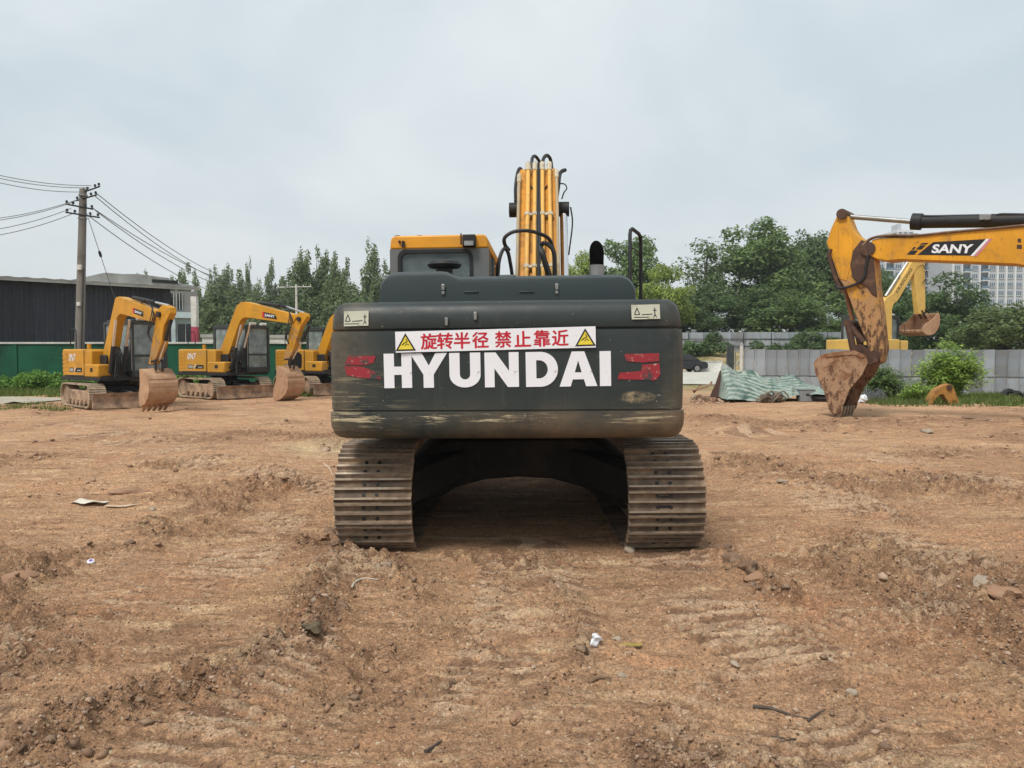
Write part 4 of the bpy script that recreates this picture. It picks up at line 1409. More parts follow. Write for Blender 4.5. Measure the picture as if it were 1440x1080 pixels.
M['shoe_edge'] = paint('polished_shoe_edge', (0.36, 0.29, 0.22), (0.20, 0.14, 0.09), 0.6, 6.0, 0.42, metal=0.3, bump=0.2)
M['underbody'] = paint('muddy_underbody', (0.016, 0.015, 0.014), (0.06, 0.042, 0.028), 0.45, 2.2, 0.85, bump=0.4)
M['decal_white'] = paint('dusty_white_vinyl', (0.78, 0.79, 0.83), (0.50, 0.45, 0.38), 0.18, 5, 0.5, vary=0.04, bump=0.03, speck=(0.35, 0.33, 0.30))


def worn_red():
    t = NT('worn_red_sticker')
    w = t.noise(9, 8, 0.8, vec=t.coords((0.8, 0.8, 3)), dist=0.4)
    c = t.mix(t.rng(w, 0.50, 0.58), (0.29, 0.022, 0.032), (0.045, 0.05, 0.05))
    c = t.mix(t.rng(t.noise(30, 4, 0.7), 0.60, 0.66, 0, 0.8), c, (0.55, 0.42, 0.34))
    return t.out(c, 0.55, None, 0, 0.4)


M['redworn'] = worn_red()


# --- running gear
def track_path(yr, yf, zc, r):
    run = yf - yr
    per = 2 * run + 2 * math.pi * r

    def f(s):
        s %= per
        if s < run:
            return (yr + s, zc + r), 0.0
        s -= run
        if s < math.pi * r:
            a = s / r
            return (yf + r * math.sin(a), zc + r * math.cos(a)), -a
        s -= math.pi * r
        if s < run:
            return (yf - s, zc - r), -math.pi
        s -= run
        a = s / r
        return (yr - r * math.sin(a), zc - r * math.cos(a)), -math.pi - a
    return f, per


def shoe_mesh(w, pitch, slots=True):
    mb = MB()
    hw, hp = w / 2, pitch / 2
    prof = [(-hp - 0.012, -0.012), (-hp - 0.012, 0.004), (-hp + 0.005, 0.036), (-hp + 0.021, 0.036), (-hp + 0.034, 0.004),
            (-0.022, 0.003), (-0.009, 0.033), (0.009, 0.033), (0.022, 0.003),
            (hp - 0.040, 0.004), (hp - 0.027, 0.034), (hp - 0.010, 0.034), (hp - 0.002, 0.006), (hp - 0.002, -0.012)]
    mb.prism(prof, -hw, hw, 'x')
    for i in range(len(prof)):
        if prof[i][1] > 0.03 and prof[(i + 1) % len(prof)][1] > 0.03:
            mb.M[2 + i] = 2
    # end caps keep slightly lower corners; bolts and mud slots
    for sx in (-0.075, 0.03):
        for yy in (-hp * 0.52, hp * 0.45):
            mb.cyl((sx, yy, 0.0), (sx, yy, 0.017), 0.015, 0.015, 6, 1)
    if not slots:
        return mb
    mb.box(-0.065, 0.03, -hp * 0.60, -hp * 0.38, 0.0, 0.0068, 1)
    mb.box(-0.055, 0.02, hp * 0.30, hp * 0.42, 0.0, 0.0066, 1)
    return mb


TZ, TR, TYR, TYF = 0.455, 0.425, -1.78, 1.78
f_, per_ = track_path(TYR, TYF, TZ, TR)
nsh = 52
pit = per_ / nsh
shoe_data = None
for side in (-1, 1):
    xc = side * 1.18
    tk = MB()
    # links and rail inside the shoes
    for xo in (-0.09, 0.09):
        pts = [f_(k * per_ / 60)[0] for k in range(60)]
        inner = [(y * 0.985, TZ + (z - TZ) * 0.80) for y, z in pts]
        outer = [(y * 0.997, TZ + (z - TZ) * 0.955) for y, z in pts]
        V, F = [], []
        for k in range(60):
            for (y, z) in (inner[k], outer[k]):
                for xx in (xo - 0.025, xo + 0.025):
                    V.append((xc + xx, y, z))
        for k in range(60):
            a, b = k * 4, ((k + 1) % 60) * 4
            F += [(a, b, b + 1, a + 1), (a + 2, a + 3, b + 3, b + 2), (a, a + 2, b + 2, b), (a + 1, b + 1, b + 3, a + 3)]
        tk.add(V, F)
    track = tk.build('track', M['mudsteel'], root, smooth=False)
    for k in range(nsh):
        (y, z), a = f_((k + 0.37 + 0.2 * side) * pit)
        if shoe_data is None:
            o = shoe_mesh(0.62, pit).build('track_shoe', [M['shoe'], M['dark'], M['shoe_edge']], track, smooth=False)
            shoe_data = [o.data]
            o2 = shoe_mesh(0.62, pit, False).build('track_shoe', [M['shoe'], M['dark'], M['shoe_edge']], None, smooth=False)
            shoe_data.append(o2.data); bpy.data.objects.remove(o2)
        else:
            o = link_mesh('track_shoe', shoe_data[1 if rng.random() < 0.6 else 0], track)
        o.location = (xc + rng.uniform(-0.003, 0.003), y, z)
        o.rotation_euler = (a + rng.uniform(-0.02, 0.02), 0, math.pi * (side < 0) * 0 + rng.uniform(-0.004, 0.004))
    mb = MB(); mb.box(xc - 0.19, xc + 0.19, TYR + 0.35, TYF - 0.35, 0.24, 0.66)
    mb.build('track_frame', M['mudsteel'], track, 0.03)
    for yy, nm, rr in ((TYR, 'sprocket', 0.31), (TYF, 'idler', 0.30)):
        mb = MB()
        mb.cyl((xc - 0.07, yy, TZ), (xc + 0.07, yy, TZ), rr, rr, 24)
        mb.cyl((xc - 0.2, yy, TZ), (xc + 0.2, yy, TZ), 0.17, 0.17, 18)
        mb.build(nm, M['mudsteel'], track)
    for k in range(7):
        yy = TYR + 0.55 + k * (TYF - TYR - 1.1) / 6
        MB().cyl((xc - 0.13, yy, 0.19), (xc + 0.13, yy, 0.19), 0.10, 0.10, 14).build('roller', M['mudsteel'], track)
# X-shaped car body with its arch
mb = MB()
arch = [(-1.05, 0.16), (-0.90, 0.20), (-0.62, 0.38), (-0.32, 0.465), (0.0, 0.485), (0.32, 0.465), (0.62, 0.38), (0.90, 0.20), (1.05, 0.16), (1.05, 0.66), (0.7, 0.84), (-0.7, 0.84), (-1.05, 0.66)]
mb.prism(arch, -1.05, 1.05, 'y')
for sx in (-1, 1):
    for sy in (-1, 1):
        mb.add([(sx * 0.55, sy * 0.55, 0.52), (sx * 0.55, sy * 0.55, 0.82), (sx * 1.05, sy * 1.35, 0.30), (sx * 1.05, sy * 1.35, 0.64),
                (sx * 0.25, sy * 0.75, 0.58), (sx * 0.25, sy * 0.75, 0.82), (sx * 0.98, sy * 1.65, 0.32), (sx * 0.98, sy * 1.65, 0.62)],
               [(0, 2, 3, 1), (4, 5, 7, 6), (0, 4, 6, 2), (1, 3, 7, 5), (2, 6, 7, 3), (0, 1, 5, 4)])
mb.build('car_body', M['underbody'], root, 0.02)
for k in range(20):
    a_ = k * math.pi / 10
    MB().cyl((0.69 * math.cos(a_), 0.69 * math.sin(a_), 0.83), (0.69 * math.cos(a_), 0.69 * math.sin(a_), 0.875), 0.02, 0.02, 6).build('bolt', M['mudsteel'], root)
mb = MB(UP); mb.box(-1.15, -0.5, -1.9, -0.7, 0.97, 0.999); mb.box(0.5, 1.15, -1.9, -0.7, 0.97, 0.999); mb.build('belly_plate', M['underbody'], root, 0.005)
MB().cyl((0, 0, 0.83), (0, 0, 1.0), 0.62, 0.62, 40).build('slew_ring', M['dark'], root)
mb = MB(UP); mb.box(-1.25, 1.25, -2.05, 2.0, 1.0, 1.14)
for x in (-0.32, 0.32):
    mb.box(x - 0.03, x + 0.03, -2.2, 2.1, 0.99, 1.4)
mb.build('upper_deck', M['dark'], root, 0.01)


# --- counterweight: a profile swept round a plan curve
def sweep(plan, prof, name, mat, close_top=True):
    """plan: list of (x, y, nx, ny) inward normals; prof: list of (inset, z)"""
    V, F = [], []
    m = len(plan)
    for d, z in prof:
        for x, y, ax, ay in plan:
            V.append((x + ax * d, y + ay * d, z))
    for j in range(len(prof) - 1):
        for i in range(m - 1):
            F.append((j * m + i, j * m + i + 1, (j + 1) * m + i + 1, (j + 1) * m + i))
        F.append((j * m + m - 1, j * m, (j + 1) * m, (j + 1) * m + m - 1))
    F.append(list(range(m))); F.append([(len(prof) - 1) * m + i for i in range(m)][::-1])
    mb = MB(UP); mb.add(V, F)
    return mb


def tail_plan(W, tail, front, rc, bulge, n=9, nb=24):
    pts = [(-W, front), (-W, tail + rc + bulge)]
    for k in range(1, n):
        a = math.pi + k / n * math.pi / 2
        pts.append((-W + rc + rc * math.cos(a), tail + bulge + rc + rc * math.sin(a)))
    for k in range(nb + 1):
        x = -W + rc + (2 * W - 2 * rc) * k / nb
        pts.append((x, tail + bulge * (x / (W - rc)) ** 2))
    for k in range(1, n):
        a = 1.5 * math.pi + k / n * math.pi / 2
        pts.append((W - rc + rc * math.cos(a), tail + bulge + rc + rc * math.sin(a)))
    pts += [(W, tail + rc + bulge), (W, front)]
    out = []
    for i, (x, y) in enumerate(pts):
        ax, ay = pts[max(i - 1, 0)]; bx, by = pts[min(i + 1, len(pts) - 1)]
        dx_, dy_ = bx - ax, by - ay
        l = math.hypot(dx_, dy_)
        out.append((x, y, -dy_ / l, dx_ / l))
    return out


TAIL = -2.545
WCW = 1.362
prof = [(0.17, 2.076), (0.115, 2.072), (0.07, 2.052), (0.040, 2.015), (0.025, 1.965), (0.014, 1.868), (0.018, 1.860), (0.034, 1.856), (0.034, 1.848), (0.010, 1.844),
        (0.004, 1.80), (0.0, 1.60), (0.0, 1.40), (0.003, 1.246), (0.012, 1.240), (0.012, 1.233), (-0.008, 1.226), (-0.010, 1.17), (-0.004, 1.11), (0.018, 1.058), (0.05, 1.030), (0.10, 1.018), (0.2, 1.016)]
CW = sweep(tail_plan(WCW, TAIL, -1.75, 0.15, 0.035), prof, 'counterweight', M['cw']).build('counterweight', M['cw'], root, angle=50)


def tail_y(x):
    return TAIL + 0.035 * (x / (WCW - 0.15)) ** 2


def on_tail(name, me, mat, cx, cz, parent, proud=0.004, tilt=0.0, inset=0.0, lean=0.0):
    """put a flat XY-plane mesh on the tail face, standing upright and facing backwards"""
    o = link_mesh(name, with_mat(me, mat), parent)
    xm = [cx + v.co.x for v in me.vertices]
    xc_ = (min(xm) + max(xm)) / 2
    slope = math.atan(0.07 * xc_ / (WCW - 0.15) ** 2) if max(xm) - min(xm) < 0.8 else 0.0
    yy_ = tail_y(xc_) - (xc_ - cx) * math.tan(slope) if slope else min(tail_y(min(xm)), tail_y(max(xm)), tail_y(cx))
    base = UP @ Matrix.Translation((cx, yy_ - proud + inset, cz)) @ Matrix.Rotation(slope, 4, 'Z') @ Matrix.Rotation(R(90) + lean, 4, 'X') @ Matrix.Rotation(tilt, 4, 'Z')
    o.matrix_local = base
    return o


PXM = 5.60 / FPX                                   # metres per photo pixel on the tail face


def tail_xz(px, py):
    q_ = L(px, py, 5.60)
    return q_.x, q_.z


LET = {
    'H': (41, [[(0, 0), (15, 0), (15, 19), (26, 19), (26, 0), (41, 0), (41, 50), (26, 50), (26, 31), (15, 31), (15, 50), (0, 50)]]),
    'Y': (54, [[(19, 0), (34, 0), (34, 19), (54, 50), (37, 50), (27, 32), (17, 50), (0, 50), (19, 19)]]),
    'U': (45, [[(0, 50), (0, 18)] + [(22.5 - 22.5 * math.cos(a), 18 - 18 * math.sin(a)) for a in np.linspace(0.15, math.pi - 0.15, 16)] + [(45, 18), (45, 50), (30, 50), (30, 19)]
               + [(22.5 + 7.5 * math.cos(a), 19 - 7.5 * math.sin(a)) for a in np.linspace(0.1, math.pi - 0.1, 10)] + [(15, 19), (15, 50)]]),
    'N': (49, [[(0, 0), (14, 0), (14, 27), (33, 0), (49, 0), (49, 50), (35, 50), (35, 23), (16, 50), (0, 50)]]),
    'D': (46, [[(0, 0), (22, 0)] + [(21 + 25 * math.sin(a), 25 - 25 * math.cos(a)) for a in np.linspace(0.1, math.pi - 0.1, 18)] + [(22, 50), (0, 50)],
               [(15, 12), (20, 12)] + [(19 + 12.5 * math.sin(a), 25 - 13 * math.cos(a)) for a in np.linspace(0.15, math.pi - 0.15, 12)] + [(20, 38), (15, 38)]]),
    'A': (53, [[(0, 0), (16, 0), (19, 10), (35, 10), (38, 0), (54, 0), (36, 50), (18, 50)], [(22, 20), (32, 20), (27, 37)]]),
    'I': (16, [[(0, 0), (16, 0), (16, 50), (0, 50)]]),
}
TILT = R(0.75)
for ch, x0 in zip('HYUNDAI', (537, 575, 631, 681, 739, 786, 843)):
    w, loops = LET[ch]
    s = 0.98 * PXM
    me = shape2d([[((x - w / 2) * s, (y - 25) * s) for x, y in lp] for lp in loops], 0.002)
    cx, cz = tail_xz(x0 + w / 2, 520 - (x0 + w / 2 - 700) * math.tan(TILT) * 0.9)
    on_tail('letter', me, M['decal_white'], cx, cz, CW, 0.004, TILT * 0.8)
# the red sweeps either side of the name
for poly in ([(4, 27), (44, 27), (40, 17), (26, 14), (-2, 15)], [(-2, 13), (22, 12), (40, 6), (52, -6), (20, -4), (1, 0)]):
    me = shape2d([[(x * PXM, y * PXM) for x, y in poly]], 0.0012)
    cx, cz = tail_xz(482, 528)
    on_tail('red_sweep', me, M['redworn'], cx, cz, CW, 0.003)
for poly in ([(10, 35), (58, 36), (59, 25), (34, 23), (12, 25)], [(0, 0), (3, 9), (33, 11), (35, 20), (59, 22), (60, 6), (54, -2)]):
    me = shape2d([[(x * PXM, y * PXM) for x, y in poly]], 0.0012)
    cx, cz = tail_xz(868, 533)
    on_tail('red_sweep', me, M['redworn'], cx, cz, CW, 0.003)
# danger banner with its printed characters
bw, bh = 282 * PXM, 29.5 * PXM
cx, cz = tail_xz(696, 477.5)
ban = on_tail('warning_banner', shape2d([[(-bw / 2, -bh / 2), (bw / 2, -bh / 2), (bw / 2, bh / 2), (-bw / 2, bh / 2)]], 0.0015), M['decal_white'], cx, cz, root, 0.008, R(1.05))


def bold_char(ch, size):
    """one character, thickened by laying its outline down a few times side by side"""
    base = text_mesh(ch, size, 0.0)
    V0 = [v.co.copy() for v in base.vertices]; F0 = [list(p_.vertices) for p_ in base.polygons]
    bpy.data.meshes.remove(base)
    V, F = [], []
    for i, (ax, ay) in enumerate(((0, 0), (0.004, 0), (-0.004, 0), (0, 0.003), (0, -0.003), (0.003, 0.002), (-0.003, -0.002))):
        b = len(V)
        V += [(v.x + ax, v.y + ay, 0.00012 * i) for v in V0]
        F += [[b + q2 for q2 in f] for f in F0]
    me = bpy.data.meshes.new('character')
    me.from_pydata(V, [], F)
    return me


for k, ch in enumerate('旋转半径禁止靠近'):
    me = bold_char(ch, 0.150)
    o = link_mesh('character', with_mat(me, M['red']), ban)
    pxc = (602.5, 625.5, 649.5, 675.5, 707.5, 735, 762, 787.5)[k]
    xs_ = [v.co.x for v in me.vertices]; ys_ = [v.co.y for v in me.vertices]
    sc = 23.5 * PXM / max(max(xs_) - min(xs_), max(ys_) - min(ys_), 1e-6)
    o.scale = (sc, sc, 1)
    o.location = ((pxc - 696) * PXM - sc * (max(xs_) + min(xs_)) / 2, -sc * (max(ys_) + min(ys_)) / 2, 0.0022)
for pxc in (569.5, 822.5):
    tri = lambda s_: [(-s_ * 0.58, -s_ * 0.5), (s_ * 0.58, -s_ * 0.5), (0, s_ * 0.5)]
    s_ = 25 * PXM
    o = link_mesh('warning_triangle', with_mat(shape2d([tri(s_)], 0.0006), M['print_black']), ban)
    o.location = ((pxc - 696) * PXM, 0, 0.0022)
    o2 = link_mesh('triangle_field', with_mat(shape2d([[(x, y - 0.003) for x, y in tri(s_ * 0.74)]], 0.0004), M['print_yellow']), ban)
    o2.location = ((pxc - 696) * PXM, -0.003, 0.0032)
    fig = MB()
    for (a, b, w_) in (((-0.018, -0.012), (0.014, 0.002), 0.005), ((0.014, 0.002), (0.002, 0.022), 0.004), ((-0.006, -0.030), (0.010, -0.012), 0.004), ((0.008, -0.012), (0.026, -0.026), 0.004), ((-0.030, -0.024), (-0.012, -0.014), 0.005)):
        d = Vector((b[0] - a[0], b[1] - a[1], 0)).normalized() * w_
        n = Vector((-d.y, d.x, 0)) * 0.7
        a_, b_ = Vector((*a, 0)), Vector((*b, 0))
        fig.add([a_ + n, b_ + n, b_ - n, a_ - n], [(0, 1, 2, 3)])
    o3 = fig.build('pictogram', M['print_black'], ban, smooth=False)
    o3.location = ((pxc - 696) * PXM, 0.0, 0.0042)
# two safety stickers on the sloping top band
for (xa, ya, xb, yb) in ((478, 436, 514, 458), (888, 428, 928, 449)):
    cx, cz = tail_xz((xa + xb) / 2, (ya + yb) / 2)
    w_, h_ = (xb - xa) * PXM / 2, (yb - ya) * PXM / 2 * 0.98
    lean = -0.14
    st = on_tail('safety_sticker', shape2d([[(-w_, -h_), (w_, -h_), (w_, h_), (-w_, h_)]], 0.001), M['sticker'] if 'sticker' in M else M.setdefault('sticker', paint('worn_sticker', (0.52, 0.52, 0.42), (0.16, 0.13, 0.07), 0.35, 7, 0.6, streak=0.2)),
                 cx, cz, root, 0.004, R(1), 0.018, lean)
    fig = MB()

    def bar(a, b, w=0.0035):
        d = Vector((b[0] - a[0], b[1] - a[1], 0)).normalized(); n = Vector((-d.y, d.x, 0)) * w
        a_, b_ = Vector((*a, 0)), Vector((*b, 0))
        fig.add([a_ + n, b_ + n, b_ - n, a_ - n], [(0, 1, 2, 3)])
    for tr_ in (((-0.085, -0.02), (-0.045, -0.02)), ((-0.085, -0.02), (-0.065, 0.03)), ((-0.045, -0.02), (-0.065, 0.03)), ((-0.09, -0.04), (0.02, -0.042)), ((-0.03, -0.022), (0.05, -0.018)),
                ((0.068, 0.03), (0.068, -0.02)), ((0.055, 0.01), (0.082, 0.01)), ((0.068, -0.02), (0.058, -0.045)), ((0.068, -0.02), (0.08, -0.045))):
        bar(*tr_)
    f_o = fig.build('pictogram', M['print_black'], st, smooth=False)
    f_o.location = (0, 0, 0.0016)
# pale drip streaks on the shoulder, stood in for by small steel boxes
for px, py in ((627, 452), (668, 444)):
    cx, cz = tail_xz(px, py)
    mb = MB(UP); mb.box(cx - 0.012, cx + 0.012, TAIL - 0.004, TAIL + 0.03, cz - 0.03, cz + 0.03)
    mb.build('drip_streak', M['steel'], root, 0.004)


# --- hood
def hood_section(xa, xb, z_top, y0, y1, zb, r=0.13, left_round=True, right_round=True):
    pts = [(xa, zb)]
    if left_round:
        pts += [(xa + 0.02, z_top - r)] + [(xa + 0.02 + r - r * math.cos(a), z_top - r + r * math.sin(a)) for a in np.linspace(0.2, 1.57, 6)]
    else:
        pts += [(xa, z_top)]
    if right_round:
        pts += [(xb - 0.02 - r + r * math.sin(a), z_top - r + r * math.cos(a)) for a in np.linspace(0, 1.37, 6)] + [(xb - 0.02, z_top - r)]
    else:
        pts += [(xb, z_top)]
    pts += [(xb, zb)]
    return pts


hx0 = L(524, 400, 6.10).x; hx1 = L(899, 400, 6.10).x
zt0 = L(600, 379.5, 6.16).z; zt1 = L(760, 386, 6.16).z
xs1, xs2 = L(624, 380, 6.1).x, L(643, 388, 6.1).x
HY0 = -2.00
mbh = MB(UP)
zb_ = 1.95
pl = hood_section(hx0, xs1, zt0, 0, 0, zb_, 0.15, True, False)
pts = pl[:-2] + [(xs1 - 0.05, zt0 + 0.002), (xs1, zt0 - 0.004), (xs1 + 0.05, zt0 - 0.026), (xs2, zt1 - 0.001)] + hood_section(xs2, hx1, zt1, 0, 0, zb_, 0.14, False, True)[2:]
V, F = [], []
n_ = len(pts)
cxm = (hx0 + hx1) / 2
rows = [(HY0, 0.0, 1.0), (HY0 + 0.008, 0.012, 1.0), (HY0 + 0.05, 0.035, 1.0), (HY0 + 0.12, 0.045, 1.0), (-0.55, 0.06, 1.0)]
for y, dz, k in rows:
    e = {0: 0.10, 1: 0.055, 2: 0.02, 3: 0.0, 4: 0.0}[rows.index((y, dz, k))]
    for x, z in pts:
        zz2 = z if z <= zb_ + 1e-6 else z - e * 0.55 + (0.02 if y == -0.55 else 0)
        V.append((cxm + (x - cxm) * (1 - e * 0.25), y, zz2))
for j in range(len(rows) - 1):
    for i in range(n_ - 1):
        F.append((j * n_ + i, j * n_ + i + 1, (j + 1) * n_ + i + 1, (j + 1) * n_ + i))
F.append(list(range(n_))); F.append([(len(rows) - 1) * n_ + i for i in range(n_)])
mbh.add(V, F)
hood = mbh.build('engine_hood', M['hood'], root, angle=40)
# centre strap of the hood, a little proud, and a seam under the hood
sx0, sx1 = L(700, 390, 6.1).x, L(724, 390, 6.1).x
mb = MB(UP); mb.prism([(HY0 - 0.006, zb_ + 0.02), (HY0 + 0.005, zt1 - 0.055), (HY0 + 0.04, zt1 - 0.008), (HY0 + 0.1, zt1 + 0.010), (-0.6, zt1 + 0.012), (-0.6, zb_ + 0.02)], sx0, sx1, 'x')
mb.build('hood_strap', M['hood'], hood, 0.006)
mb = MB(UP); mb.box(hx0 + 0.02, hx1 - 0.02, HY0 + 0.02, -0.6, 1.93, 2.055); mb.build('hood_seal', M['black'], root)
for px in (622, 783):
    q_ = L(px, 404, 6.12)
    mb = MB(UP); mb.box(q_.x - 0.014, q_.x + 0.014, HY0 - 0.022, HY0 + 0.02, q_.z - 0.022, q_.z + 0.03); mb.build('latch', M['steel'], hood, 0.005)
    mb = MB(UP); mb.box(q_.x - 0.012, q_.x + 0.012, HY0 - 0.016, HY0 + 0.02, q_.z - 0.055, q_.z - 0.026); mb.build('latch_keep', M['steel'], hood, 0.004)
for px in (662, 741):
    q_ = L(px, 410, 6.12)
    mb = MB(UP); mb.box(q_.x - 0.06, q_.x + 0.06, HY0 - 0.010, HY0 + 0.02, q_.z - 0.006, q_.z + 0.006); mb.build('hinge', M['hood'], hood, 0.003)
# deck and side houses hidden in front of the hood
mb = MB(UP); mb.box(-1.26, -0.33, -1.72, -0.5, 1.14, 1.93); mb.build('side_house', M['hood'], root, 0.03)
mb = MB(UP); mb.box(0.42, 1.26, -1.72, 1.5, 1.14, 1.90); mb.build('tank_house', M['hood'], root, 0.03)
mb = MB(UP); mb.box(-0.33, 0.42, -1.72, -0.35, 1.14, 1.9); mb.build('engine_bay', M['dark'], root)
# air pre-cleaner cap
q_ = L(625, 372, 6.75)
path = [(q_.x, q_.y, 2.25), (q_.x, q_.y, q_.z - 0.035), (q_.x, q_.y, q_.z - 0.03), (q_.x, q_.y, q_.z - 0.005), (q_.x, q_.y, q_.z + 0.022), (q_.x, q_.y, q_.z + 0.038), (q_.x, q_.y, q_.z + 0.044)]
MB(UP).tube(path, [0.07, 0.075, 0.135, 0.155, 0.135, 0.075, 0.02], 28).build('precleaner_cap', M['black'], root)
# exhaust with slanted mouth
q_ = L(839, 352, 6.70)
mb = MB(UP)
r = 0.056
n = 24
V, F = [], []
ring = lambda z, rr, sl: [(q_.x + rr * math.cos(2 * math.pi * k / n), q_.y + rr * math.sin(2 * math.pi * k / n), z + sl * math.sin(2 * math.pi * k / n)) for k in range(n)]
zt_ = L(839, 343, 6.70).z - 0.075
V += ring(2.2, r, 0) + ring(zt_ - 0.14, r * 1.1, 0.0) + ring(zt_, r * 1.16, 0.115) + ring(zt_ - 0.004, r * 1.06, 0.106) + ring(zt_ - 0.20, r * 0.88, 0)
for j in range(4):
    F += [(j * n + k, j * n + (k + 1) % n, (j + 1) * n + (k + 1) % n, (j + 1) * n + k) for k in range(n)]
F.append([4 * n + k for k in range(n)])
mb.add(V, F)
ex = mb.build('exhaust_pipe', M['soot'], root, angle=50)
MB(UP).cyl((q_.x, q_.y, 2.2), (q_.x, q_.y, L(839, 373, 6.7).z), 0.066, 0.066, 24).build('exhaust_sleeve', M['steel'], ex)
# handrail over the right deck
a = L(886, 412, 6.9); b = L(901, 412, 7.25)
zt_ = L(890, 320, 6.9).z
path = [(a.x, a.y, 1.9), (a.x, a.y, zt_ - 0.06)] + [(a.x + (b.x - a.x) * f, a.y + (b.y - a.y) * f, zt_ + dz) for f, dz in ((0.06, -0.02), (0.2, 0.0), (0.8, -0.012), (0.94, -0.03))] + [(b.x, b.y, zt_ - 0.075), (b.x, b.y, 1.9)]
hr = MB(UP).tube(path, 0.0175, 10).build('handrail', M['black'], root)
z2 = L(892, 349, 7.0).z
MB(UP).tube([(a.x, a.y, z2), ((a.x + b.x) / 2, (a.y + b.y) / 2, z2 - 0.005), (b.x, b.y, z2 - 0.02)], 0.007, 6).build('rung', M['black'], hr)
mb = MB(UP); mb.box(b.x - 0.02, b.x + 0.05, b.y - 0.05, b.y + 0.05, 1.9, 2.08); mb.build('rail_bracket', M['frame'], hr, 0.01)

# --- cab
DC = 7.50
c0 = L(549, 380, DC); c1 = L(688, 380, DC)
zr = L(600, 331, DC).z; zband = L(600, 350.5, DC).z
cx0, cx1, cy0, cy1 = c0.x, c1.x, c0.y, c0.y + 1.62
mb = MB(UP)
mb.box(cx0, cx1, cy0 + 0.02, cy1, 1.14, 1.62)
for (x0, x1, y0, y1) in ((cx0, cx0 + 0.10, cy0 + 0.02, cy0 + 0.16), (cx1 - 0.12, cx1, cy0 + 0.02, cy0 + 0.22), (cx0, cx0 + 0.07, cy1 - 0.07, cy1), (cx1 - 0.07, cx1, cy1 - 0.07, cy1), (cx1 - 0.05, cx1, cy0 + 0.75, cy0 + 0.84)):
    mb.box(x0, x1, y0, y1, 1.62, zband)
cab = mb.build('cab', M['frame'], root, 0.02)
# rear wall with a rounded window opening
wx0, wx1 = L(562, 370, DC).x, L(664, 370, DC).x
wz1 = L(600, 353.5, DC).z
wz0 = 1.75


def rrect(x0, x1, z0, z1, r, n=6):
    out = []
    for cx_, cz_, a0 in ((x1 - r, z1 - r, 0), (x0 + r, z1 - r, 90), (x0 + r, z0 + r, 180), (x1 - r, z0 + r, 270)):
        for k in range(n + 1):
            a = R(a0 + 90 * k / n)
            out.append((cx_ + r * math.cos(a), cz_ + r * math.sin(a)))
    return out


me = shape2d([[(cx0, 1.55), (cx1, 1.55), (cx1, zband), (cx0, zband)], rrect(wx0, wx1, wz0, wz1, 0.07)], 0.015)
o = link_mesh('rear_wall', with_mat(me, M['cabrear'] if 'cabrear' in M else M.setdefault('cabrear', paint('cab_rear_grey', (0.125, 0.130, 0.128), (0.18, 0.15, 0.11), 0.2, 3, 0.5, vary=0.1))), cab)
o.matrix_local = UP @ Matrix.Translation((0, cy0, 0)) @ Matrix.Rotation(R(90), 4, 'X')
me = shape2d([rrect(wx0 - 0.014, wx1 + 0.014, wz0 - 0.014, wz1 + 0.014, 0.08), rrect(wx0 + 0.02, wx1 - 0.02, wz0 + 0.02, wz1 - 0.02, 0.06)], 0.008)
o = link_mesh('window_seal', with_mat(me, M['black']), cab)
o.matrix_local = UP @ Matrix.Translation((0, cy0 - 0.018, 0)) @ Matrix.Rotation(R(90), 4, 'X')
mb = MB(UP); mb.box(wx0, wx1, cy0 + 0.004, cy0 + 0.012, wz0, wz1); mb.build('rear_window', M['glass'], cab)
mb = MB(UP); mb.box(cx1 - 0.03, cx1 - 0.022, cy0 + 0.22, cy0 + 0.75, 1.62, zband); mb.box(cx1 - 0.03, cx1 - 0.022, cy0 + 0.84, cy1 - 0.07, 1.62, zband); mb.build('side_window', M['glass_light'], cab)
mb = MB(UP); mb.box(cx0 + 0.02, cx0 + 0.028, cy0 + 0.16, cy1 - 0.07, 1.62, zband); mb.build('door_window', M['glass_light'], cab)
mb = MB(UP); mb.box(cx0 + 0.07, cx1 - 0.07, cy1 - 0.03, cy1 - 0.022, 1.4, zband); mb.build('windscreen', M['glass_light'], cab)
mb = MB(UP); mb.box(-0.85, -0.45, cy0 + 0.45, cy0 + 0.6, 1.5, 2.35); mb.box(-0.9, -0.4, cy0 + 0.5, cy0 + 1.0, 1.4, 1.6); mb.build('seat', M['black'], cab, 0.04)
mb = MB(UP); mb.prism([(cx0 + 0.0, zband + 0.002), (cx1, zband + 0.002), (cx1 - 0.012, zr - 0.03), (cx1 - 0.045, zr - 0.002), (cx0 + 0.045, zr - 0.004), (cx0 + 0.012, zr - 0.03)], cy0 - 0.015, cy1 + 0.02, 'y')
roof = mb.build('cab_roof', M['orange'], root, 0.015)
q_ = L(660, 337, DC - 0.08)
mb = MB(UP); mb.box(q_.x - 0.065, q_.x + 0.065, cy0 - 0.10, cy0 - 0.015, q_.z - 0.075, q_.z + 0.045); mb.build('work_light', M['black'], roof, 0.01)
mb = MB(UP); mb.box(q_.x - 0.045, q_.x + 0.045, cy0 - 0.108, cy0 - 0.099, q_.z - 0.065, q_.z - 0.02); mb.build('lens', M['steel'], roof)
MB(UP).tube([(q_.x - 0.08, cy0 - 0.06, q_.z - 0.05), (q_.x - 0.08, cy0 - 0.06, q_.z + 0.06)], 0.008, 6).build('light_bracket', M['black'], roof)
q_ = L(567, 343, DC - 0.05)
mb = MB(UP); mb.box(q_.x - 0.014, q_.x + 0.010, cy0 - 0.05, cy0 - 0.01, q_.z - 0.03, q_.z + 0.03); mb.box(q_.x - 0.05, q_.x - 0.03, cy0 - 0.04, cy0 - 0.01, q_.z + 0.015, q_.z + 0.035)
mb.build('aerial_base', M['black'], roof)
